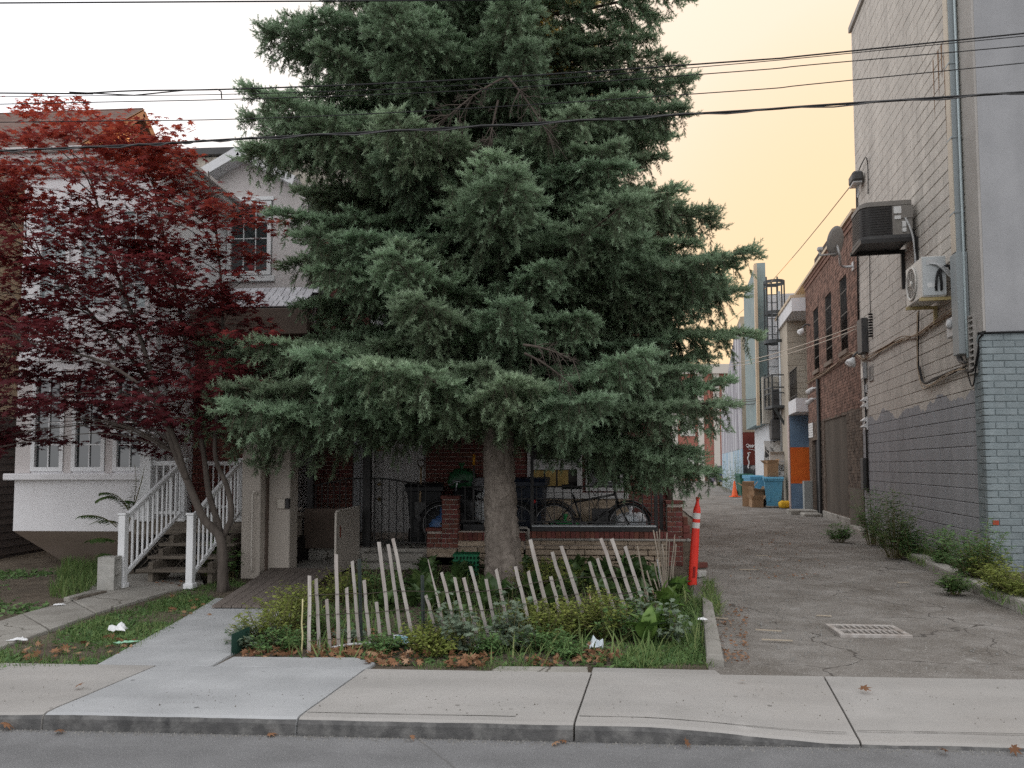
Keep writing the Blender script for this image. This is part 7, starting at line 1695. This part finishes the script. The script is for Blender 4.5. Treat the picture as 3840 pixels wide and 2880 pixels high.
def bush(name, p, h, r, m, label, cat='plant', nst=22, lpn=16, size=(.022, .042), shape='ovate', group=None, lean=(0, 0), tone=.5, spread=1.0):
    e = empty(name, p, 0, label, cat, group); P, D, N, S, T = [], [], [], [], []; st = MB()
    for i in range(nst):
        a = pr_.uniform(0, 6.283); q = math.sqrt(pr_.rand()); hh = h * (1 - .30*q*q) * pr_.uniform(.40, 1.12)
        tip = np.array([r*q*math.cos(a)*spread + lean[0]*hh, r*q*math.sin(a)*spread + lean[1]*hh, hh]); b0 = np.array([.25*r*math.cos(a)*q, .25*r*math.sin(a)*q, -.03])
        f = lambda t: b0*(1-t) + tip*t + np.array([0, 0, .08*h*math.sin(t*3.1416)])
        st.tube([Vector(f(0)), Vector(f(.5)), Vector(f(1))], [.004, .003, .0015], 3, cap=False)
        for j in range(lpn):
            t = pr_.uniform(.18, 1.02); c = f(t); az = pr_.uniform(0, 6.283); d = np.array([math.cos(az), math.sin(az), pr_.uniform(-.25, .55)])
            P.append(np.array(p) + c + d*.012); D.append(d); N.append([pr_.normal(0, .4), pr_.normal(0, .4), 1]); S.append(pr_.uniform(*size)); T.append(np.clip(tone - .2 + .35*t + pr_.normal(0, .16), 0, 1))
    leaves('foliage', P, D, N, S, T, m, shape, e); wparent(st.build('stem', M_STEM, None), e).matrix_basis = Matrix.Translation(p)
    return e
G1 = 'leafy weeds along the front of the garden bed'
for i, (k, x, y, h, r, m, lab) in enumerate((
    ('C5', 230, 1120, .50, .26, M_YG, 'yellow green bush beside the dark green edging'), ('C5', 400, 1010, .55, .26, M_YG, 'tall yellow green bush between the ramp and the first pickets'), ('C5', 120, 1160, .24, .2, M_GG, 'low grey green weed at the very corner of the bed'),
    ('C5', 330, 1180, .22, .22, M_MG, 'low green weed in front of the yellow green bushes'), ('C5', 640, 1090, .34, .13, M_DG, 'dark feathery green tuft on the second picket'), ('C5', 480, 880, .40, .24, M_YG, 'straw coloured bush beside the ramp edge'),
    ('C5', 850, 800, .52, .26, M_YG, 'yellow green bush behind the pickets left of the steel post'), ('C5', 1120, 760, .55, .3, M_MG, 'green leafy bush behind the three tall leaning pickets'), ('C5', 1180, 1200, .16, .14, M_MG, 'small bright green herb at the front left of the bed'),
    ('C5', 1510, 1185, .32, .17, M_YG, 'yellow green weed just right of the blue packet'), ('C5', 1620, 1225, .24, .18, M_YG, 'yellow leaved weed in front of the grey green clump'), ('C5', 920, 1110, .12, .1, M_GG, 'tiny grey green weed at the foot of the fence'),
    ('C6', 430, 1030, .40, .22, M_YG, 'yellowish bush left of the long leaning picket'), ('C6', 560, 1110, .40, .22, M_YG, 'olive bush in the middle of the front edge'), ('C6', 480, 1190, .26, .2, M_MG, 'green weed at the front edge below the olive bush'),
    ('C6', 770, 1080, .42, .24, M_YG, 'bushy weed left of the small white bag'), ('C6', 900, 1040, .52, .26, M_YG, 'tall olive bush behind the small white bag'), ('C6', 1040, 1090, .52, .26, M_YG, 'tall olive bush right of the small white bag'),
    ('C6', 1160, 1100, .44, .24, M_MG, 'green bush at the foot of the leaning pickets'), ('C6', 720, 1225, .15, .16, M_MG, 'low fresh green herb left of the small white bag'), ('C6', 60, 1220, .2, .1, M_MG, 'small upright green herb at the sidewalk edge'), ('C6', 660, 740, .55, .26, M_YG, 'yellow green bush behind the fence right of the trunk'),
    ('C6', 480, 700, .55, .3, M_YG, 'yellow tipped bush right beside the trunk'))):
    bush('weed_bush', gp(k, x, y, .1), h * .76, r * 1.3, m, lab, 'weed', nst=int(34 + 80 * r), lpn=20, group=G1, size=(.026, .050) if m is not M_DG else (.03, .06), shape='ovate' if m is not M_DG else 'lance', tone=.45)
for i, (k, x, y, h, r, lab) in enumerate((('C5', 1740, 1160, .46, .22, 'grey green lobed weed in front of the middle pickets'), ('C5', 1880, 1210, .34, .2, 'low grey green lobed weed at the middle of the bed'), ('C6', 240, 1140, .5, .17, 'tall grey green weed with pale seed heads'), ('C6', 330, 1190, .3, .2, 'low grey green weed beside the pale seed heads'), ('C6', 1380, 1010, .4, .17, 'grey green lobed weed by the rusty canes'), ('C6', 1560, 1120, .3, .22, 'grey green weed at the right end of the bed'))):
    bush('lobed_weed', gp(k, x, y, .1), h, r, M_GG, lab, 'weed', nst=16, lpn=11, size=(.045, .085), shape='lobed', group='grey green weeds in the bed', tone=.5)
# hostas: every leaf its own piece
def hosta_leaf(L=1.0):
    n = 6; V = []; Fq = []
    for i in range(n + 1):
        t = i / n; w = .30 * math.sin(math.pi * min(1, t * 1.02 + .02)) ** .8 * (1 - .25*t) + .004; z = .30*math.sin(t*2.2) - .12*t*t
        V += [(-w, t, z + .05*w/.3), (0, t, z - .05), (w, t, z + .05*w/.3)]
    for i in range(n):
        for k in range(2): a = i*3 + k; Fq.append((a, a+1, a+4, a+3))
    return np.array(V), np.array(Fq)
M_HOST = mat('hosta_leaf', (.045, .085, .025), (.085, .14, .045), scale=3, rough=.45, spec=.35, rnd=.3, huer=.02)
M_HOSL = mat('bright_broad_leaf', (.085, .16, .035), (.13, .22, .05), scale=3, rough=.45, spec=.35, rnd=.25, huer=.015)
hv, hf = hosta_leaf(); hm = npmesh('leaf', hv, hf, M_HOST, True); hm2 = npmesh('leaf', hv, hf, M_HOSL, True)
def hosta(p, n, s, label, me=hm, group='hostas behind the picket fence'):
    e = empty('hosta_plant', p, pr_.uniform(0, 6), label, 'plant', group)
    for j in range(n):
        a = j * 2.39996 + pr_.uniform(-.3, .3); ring = (j + .5) / n; tl = R(78 - 62*ring) + pr_.uniform(-.15, .15); l = s * pr_.uniform(.75, 1.15)
        o = link('leaf', me, e, loc=(.03*math.cos(a), .03*math.sin(a), .02 + .1*s*(1 - ring)), rot=(tl, pr_.uniform(-.25, .25), a), scale=(l*pr_.uniform(.8, 1.1), l, l))
hs = []
tries = 0
while len(hs) < 50 and tries < 6000:
    tries += 1
    x, y = pr_.uniform(-1.9, 1.15), pr_.uniform(7.3, 11.0)
    fy = np.interp(x, [q[0] for q in FP], [q[1] for q in FP])
    if y < fy + .2 or math.hypot(x - SPX, y - SPY) < .5 or (x < -1.2 and y < 7.6): continue
    if any(math.hypot(x - a, y - b) < .33 for a, b in hs): continue
    hs.append((x, y))
for i, (x, y) in enumerate(sorted(hs, key=lambda q: (q[1], q[0]))):
    hosta(Vector((x, y, .09)), 15, pr_.uniform(.19, .28), 'broad leaved dark green hosta behind the picket fence')
for k, x, y, s, lab in (('C6', 1560, 880, .26, 'bright broad leaved clump at the right end of the fence'), ('C6', 1640, 760, .22, 'bright broad leaved clump below the delineator post'), ('C6', 1390, 1140, .26, 'bright broad leaved clump at the right front of the bed'), ('C6', 1490, 1100, .24, 'bright broad leaved clump behind the grass corner'), ('C6', 1330, 980, .26, 'bright broad leaved clump between the leaning pickets')):
    hosta(gp(k, x, y, .1), 14, s, lab, hm2, 'bright broad leaved clumps at the right of the bed')
# heart leaved shrub at the maple's foot
e = bush('broadleaf_shrub', gp('E5', 1700, 800, .1), .62, .36, M_MG, 'broad leaved green shrub growing at the foot of the maple', 'shrub', nst=30, lpn=9, size=(.07, .12), tone=.5)
bush('broadleaf_shrub', gp('E5', 1920, 690, .12), .55, .22, M_MG, 'broad leaved green shrub against the lift column', 'shrub', nst=18, lpn=8, size=(.07, .12), tone=.55)
bush('broadleaf_shrub', gp('E5', 1440, 780, .1), .35, .16, M_YG, 'yellowing leafy weed behind the right stair post', 'shrub', nst=12, lpn=8, size=(.04, .07), tone=.55)
# ailanthus fronds beside the stairs
af = empty('ailanthus_sapling', gp('D6', 745, 330, .1), 0, 'feathery leaved sapling between the bay and the stair rail', 'sapling'); P, D, N, S, T = [], [], [], [], []; st = MB(); b0 = np.array(gp('D6', 745, 330, .1))
def frond(f, n, sz):
    for i in range(n):
        t = .12 + .86*i/n; c = f(t); tan = unit(f(t + .03) - f(t - .03)); s3 = unit(np.cross(tan, UP))
        for s_ in (-1, 1): P.append(c); D.append(tan*.45 + s_*s3 + np.array([0, 0, -.28])); N.append([0, 0, 1]); S.append(sz*(1 - .5*abs(t - .45))*pr_.uniform(.85, 1.1)); T.append(pr_.uniform(.25, .75))
def yv(k, x, y, Y): return np.array(yp(k, x, y, Y))
for k, (tx, ty, mx, my, Yf, sx_, sy_) in enumerate(((500, 60, 640, 30, 9.9, 740, 130), (560, 215, 650, 180, 9.7, 740, 220), (600, 100, 690, 60, 10.3, 745, 120), (590, 330, 650, 260, 9.6, 720, 330))):
    a, m_, c = yv('D6', sx_, sy_, 10.0), yv('D6', mx, my, (10.0 + Yf)/2), yv('D6', tx, ty, Yf); f = (lambda a, m_, c: lambda t: a*(1-t)**2 + 2*m_*t*(1-t) + c*t*t)(a, m_, c); frond(f, 14, .17); st.tube([Vector(f(t/6)) for t in range(7)], [.007 - .0008*t for t in range(7)], 4)
for tx, ty, mx, my in ((930, 1185, 960, 1330), (990, 1260, 960, 1380), (655, 1440, 800, 1330), (690, 1380, 830, 1350), (850, 1440, 890, 1400), (1000, 1190, 985, 1300)):
    a, m_, c = yv('C2', 905, 1530, 10.1), yv('C2', mx, my, 10.1), yv('C2', tx, ty, 9.95); f = (lambda a, m_, c: lambda t: a*(1-t)**2 + 2*m_*t*(1-t) + c*t*t)(a, m_, c); frond(f, 15, .17); st.tube([Vector(f(t/6)) for t in range(7)], [.007 - .0008*t for t in range(7)], 4)
a = yv('C2', 905, 1530, 10.1); st.tube([Vector(b0), Vector((a + b0)/2 + np.array([.03, 0, 0])), Vector(a)], [.016, .013, .009], 6)
leaves('foliage', P, D, N, S, T, M_DG, 'lance', af); wparent(st.build('stem', M_STEM), af)
# tall weeds along the grey wall and in the alley
GW = 'weeds along the grey wall'
for k, x, y, h, r, n, m, lab in (('D2', 350, 1262, 1.25, .35, 26, M_MG, 'tall weed clump at the far end of the grey wall'), ('D2', 475, 1335, 1.15, .46, 44, M_DG, 'tallest dark weed clump against the grey wall'), ('D2', 590, 1350, .55, .25, 18, M_MG, 'short weed right of the tallest clump'), ('D2', 755, 1405, .65, .28, 22, M_MG, 'small weed clump near the middle of the grey wall'), ('D2', 930, 1490, .95, .42, 40, M_MG, 'bushy weed clump at the corner of the grey wall'), ('D2', 1000, 1500, .7, .3, 26, M_YG, 'yellow green weed below the painted brick corner'),
                        ('D2', 1120, 1570, .42, .34, 36, M_YG, 'yellowing low shrub at the right edge, left one'), ('D2', 1230, 1600, .45, .36, 36, M_YG, 'yellowing low shrub at the right edge, right one'), ('D8', 1150, 195, .4, .3, 20, M_MG, 'low weed at the foot of the brick building'), ('D8', 1810, 490, .25, .2, 14, M_DG, 'low dark weed growing over the alley kerb')):
    bush('wall_weed', gp(k, x, y, .15), h * .85, r, m, lab, 'weed', nst=int(n * 1.7), lpn=30, size=(.05, .095) if m is not M_YG else (.03, .06), shape='lance' if m is not M_YG else 'ovate', group=GW, tone=.42)
bush('alley_weed', gp('C7', 615, 1325, .12) + Vector((.2, .8, 0)), 2.2, 1.0, M_MG, 'tall weed thicket behind the traffic cone in the alley', 'weed', nst=50, lpn=30, size=(.07, .13), shape='lance', tone=.5)
bush('alley_weed', gp('C7', 540, 1290, .12), 1.2, .8, M_YG, 'low yellow green weeds at the far left of the thicket', 'weed', nst=26, lpn=24, size=(.07, .12), shape='lance', tone=.5)
# grass and low ground cover
def in_poly(x, y, pts):
    c = False; j = len(pts) - 1
    for i in range(len(pts)):
        if ((pts[i][1] > y) != (pts[j][1] > y)) and x < (pts[j][0]-pts[i][0])*(y-pts[i][1])/(pts[j][1]-pts[i][1]) + pts[i][0]: c = not c
        j = i
    return c
def grass(name, pts, n, h, m, label=None, shape='blade', z=.09, patch=1.3, thr=-.15, tilt=.35, size_is_leaf=False):
    xs, ys = [p[0] for p in pts], [p[1] for p in pts]; P, D, N, S, T = [], [], [], [], []; cnt = 0; tr = 0
    while cnt < n and tr < n * 30:
        tr += 1; x, y = pr_.uniform(min(xs), max(xs)), pr_.uniform(min(ys), max(ys))
        v = noise.noise(Vector((x*patch, y*patch, 3.3)))
        if not in_poly(x, y, pts) or v < thr + pr_.normal(0, .12): continue
        a = pr_.uniform(0, 6.283); cnt += 1
        P.append((x, y, z)); 
        if size_is_leaf: D.append((math.cos(a), math.sin(a), pr_.uniform(.1, .9))); N.append((pr_.normal(0, .3), pr_.normal(0, .3), 1))
        else: D.append((math.cos(a)*tilt*pr_.rand()*1.6, math.sin(a)*tilt*pr_.rand()*1.6, 1)); N.append((math.cos(a), math.sin(a), .2))
        S.append(pr_.uniform(*h)*(1 + .5*max(0, v))); T.append(np.clip(.45 + .3*v + pr_.normal(0, .2), 0, 1))
    o = leaves(name, P, D, N, S, T, m, shape); tag(o, label, 'grass' if shape == 'blade' else 'ground cover', kind='stuff'); return o
PV = lambda *q: [(gp('V', x, y).x, gp('V', x, y).y) for x, y in q]
lawn = PV((-60, 1450), (60, 1440), (205, 1436), (300, 1400), (385, 1345), (470, 1300), (535, 1262), (500, 1250), (430, 1266), (330, 1296), (215, 1330), (110, 1368), (0, 1402), (-80, 1430))
grass('lawn_grass', lawn, 5200, (.035, .10), M_GR, 'short patchy green grass between the two front walks', tilt=.5, thr=-.28)
grass('lawn_leaves', lawn, 5600, (.03, .07), M_MG, 'broad low weed leaves among the patchy grass', 'ovate', size_is_leaf=True, thr=-.1)
ly = PV((-150, 1240), (30, 1225), (150, 1222), (235, 1240), (225, 1262), (150, 1290), (60, 1320), (-100, 1370))
grass('yard_grass', PV((105, 1285), (140, 1215), (215, 1222), (222, 1262), (170, 1290)), 1500, (.08, .22), M_GR, 'tall fresh grass beside the cinder block', tilt=.3, thr=-.6)
grass('yard_leaves', ly, 2600, (.03, .075), M_MG, 'scattered low weeds on the bare left yard', 'ovate', size_is_leaf=True, thr=.12, patch=.9)
grass('bed_grass', PV((1330, 1440), (1370, 1380), (1460, 1330), (1500, 1290), (1522, 1300), (1545, 1440)), 3000, (.03, .11), M_GR, 'thick grass at the right corner of the garden bed', tilt=.6, thr=-.9)
grass('bed_corner_leaves', PV((1330, 1436), (1370, 1380), (1460, 1330), (1500, 1290), (1522, 1300), (1530, 1430)), 2600, (.03, .075), M_MG, 'low leafy weeds at the right corner of the garden bed', 'ovate', size_is_leaf=True, thr=-.9)
grass('bed_edge_grass', PV((900, 1447), (985, 1443), (985, 1425), (900, 1428)), 260, (.03, .07), M_GR, 'tuft of grass at the sidewalk edge in front of the bed', tilt=.6, thr=-.9)
grass('bed_edge_grass', PV((1030, 1449), (1150, 1449), (1150, 1425), (1030, 1428)), 420, (.03, .08), M_GR, 'low grass strip at the sidewalk edge right of the middle', tilt=.6, thr=-.9)
bedp = PV((520, 1405), (640, 1330), (700, 1270), (800, 1245), (1470, 1245), (1515, 1300), (1520, 1420), (1300, 1440), (820, 1432), (560, 1418))
grass('bed_cover', bedp, 8500, (.035, .08), M_MG, 'low mixed leafy ground cover filling the garden bed', 'ovate', size_is_leaf=True, thr=-.5, patch=1.8)
grass('bed_tall_grass', bedp, 2200, (.10, .24), M_GR, 'thin tall grass stalks among the garden weeds', tilt=.7, thr=-.1, patch=1.6)
grass('kerb_weeds', PV((1515, 1300), (1520, 1255), (1540, 1255), (1560, 1330), (1545, 1340)), 700, (.05, .16), M_GR, 'straggly weeds round the delineator post', tilt=.8, thr=-.9)
vg = [(4.35, 7.75), (4.7, 7.8), (5.5, 10.5), (6.6, 17.2), (6.3, 17.0), (4.95, 11.2)]
grass('verge_weeds', vg, 2200, (.05, .16), M_GR, 'thin weeds along the strip under the grey wall', tilt=.7, thr=-.2, patch=1.6, z=.17)
# fallen leaves
def fallen(name, spots, m, label, kind='stuff'):
    LVf = LV * np.array([1, 1, 1.6]); P, S, Th, T = [], [], [], []; Vs = []; Fs = []; Ts = []
    for i, (x, y, z, s) in enumerate(spots):
        a = pr_.uniform(0, 6.283); M_ = np.array(Matrix.Rotation(a, 3, 'Z') @ Matrix.Rotation(pr_.normal(0, .5), 3, 'X') @ Matrix.Rotation(pr_.normal(0, .35), 3, 'Y'))
        q = LVf.copy(); q[:, :2] *= [1.25, 1.0]; q[:, 2] += .35*(q[:, 0]**2)*pr_.uniform(-.3, 1) + .3*q[:, 1]**2*pr_.uniform(-.3, .9); q = (q * s) @ M_.T; q[:, 2] -= q[:, 2].min(); q += np.array([x, y, z])
        Fs.append(LF + len(LV)*i); Vs.append(q); Ts.append(np.full(len(LV), np.clip(pr_.normal(.45, .25), 0, 1)))
    o = link(name, npmesh(name, np.concatenate(Vs), np.concatenate(Fs), m, False, {'tone': np.concatenate(Ts)})); return o
sp_ = []
for k, x0, x1, y0, y1, n in (('C5', 20, 500, 1170, 1250, 60), ('C5', 560, 1000, 1130, 1260, 120), ('C5', 1040, 1560, 1200, 1320, 80), ('C5', 1700, 2100, 1230, 1330, 70), ('C6', 780, 1160, 1180, 1290, 60), ('C6', 380, 660, 1250, 1330, 26), ('C5', 700, 1300, 1020, 1130, 50), ('D6', 150, 560, 880, 990, 26), ('D6', 660, 850, 820, 950, 14), ('E5', 1000, 1500, 1020, 1250, 20), ('E5', 850, 1200, 840, 910, 24)):
    for _ in range(n): q = gp(k, pr_.uniform(x0, x1), pr_.uniform(y0, y1), .118); sp_.append((q.x, q.y, .112, pr_.uniform(.026, .05)))
for _ in range(200): q = gp('D8', pr_.uniform(430, 630) , pr_.uniform(560, 900), .118); sp_.append((q.x, q.y, .114, pr_.uniform(.010, .026)))
for _ in range(160): q = gp('D8', pr_.normal(800, 150), pr_.uniform(110, 420), .118); sp_.append((q.x, q.y, .114, pr_.uniform(.010, .03)))
o = fallen('leaf_litter', sp_, M_BLV, ''); tag(o, 'brown dry fallen leaves heaped along the front of the garden bed', 'leaf litter', kind='stuff')
gl = [('D6', 30, 1420, 0, .06, 'dry leaf in the gutter at the far left'), ('D6', 365, 1440, 0, .05, 'dry leaf in the gutter left of the second slab joint'), ('D7', 155, 632, 0, .05, 'yellow brown leaf in the gutter by the slab joint'), ('D7', 890, 660, 0, .03, 'small pale leaf in the gutter at the middle'), ('D7', 1630, 680, 0, .04, 'reddish leaf in the gutter, left of the pair'), ('D7', 1682, 668, 0, .035, 'reddish leaf in the gutter, right of the pair'), ('D8', 1290, 1060, .11, .05, 'pale curled leaf on the slab below the drain grate'), ('D8', 2150, 1425, 0, .05, 'dark curled leaf in the gutter at the right edge'), ('D8', 1760, 1428, 0, .045, 'dull leaf in the gutter right of the last joint'), ('D8', 265, 1388, 0, .04, 'small ochre leaf in the gutter right of the middle'), ('D6', 500, 1155, .11, .045, 'dry leaf on the beige slab at the left'), ('D8', 590, 1008, .12, .03, 'small twig like leaf on the slab before the alley')]
for k, x, y, z, s, lab in gl:
    q = gp(k, x, y, z + .004); o = fallen('fallen_leaf', [(q.x, q.y, q.z, s)], M_BLV, ''); tag(o, lab, 'leaf', 'single leaves on the pavement')
# grit
def grit(name, n, fx, size, m, label):
    Vs = np.zeros((n, 4, 3)); base_ = np.array([(1, 0, -.4), (-.5, .87, -.4), (-.5, -.87, -.4), (0, 0, .9)])
    for i in range(n):
        x, y, z = fx(); s = pr_.uniform(*size); Vs[i] = np.array((x, y, z)) + (base_ * s * pr_.uniform(.6, 1.4, (1, 3))) @ np.array(Matrix.Rotation(pr_.uniform(0, 6.28), 3, 'Z')).T
    Fi = np.array([(0, 1, 3), (1, 2, 3), (2, 0, 3)]); o = link(name, npmesh(name, Vs.reshape(-1, 3), (Fi[None] + 4*np.arange(n)[:, None, None]).reshape(-1, 3), m)); return tag(o, label, 'grit', kind='stuff')
M_GRIT = mat('grit', (.14, .135, .125), (.30, .29, .27), scale=40, rough=.95)
grit('kerb_grit', 1900, lambda: ((x := pr_.uniform(-4.2, 3.2)), KY - abs(pr_.normal(0, .035)) - .002, .002), (.002, .008), M_GRIT, 'pale grit and crumbled stone lying along the kerb')
grit('alley_grit', 3200, lambda: ((y := pr_.uniform(5.8, 24)), 0, 0) and ((1.6 + (y - 6)*.13 + pr_.rand()**1.2 * (2.6 + .05*y)), y, .115), (.003, .014), M_GRIT, 'loose grit and chips scattered over the alley asphalt')
grit('walk_grit', 420, lambda: (pr_.uniform(-4.2, 3.2), pr_.uniform(KY + .1, BY + .1), .105 + .006), (.002, .006), mat('dark_grit', (.09, .08, .07), (.2, .18, .15), scale=30, rough=1), 'dark crumbs and specks on the sidewalk')
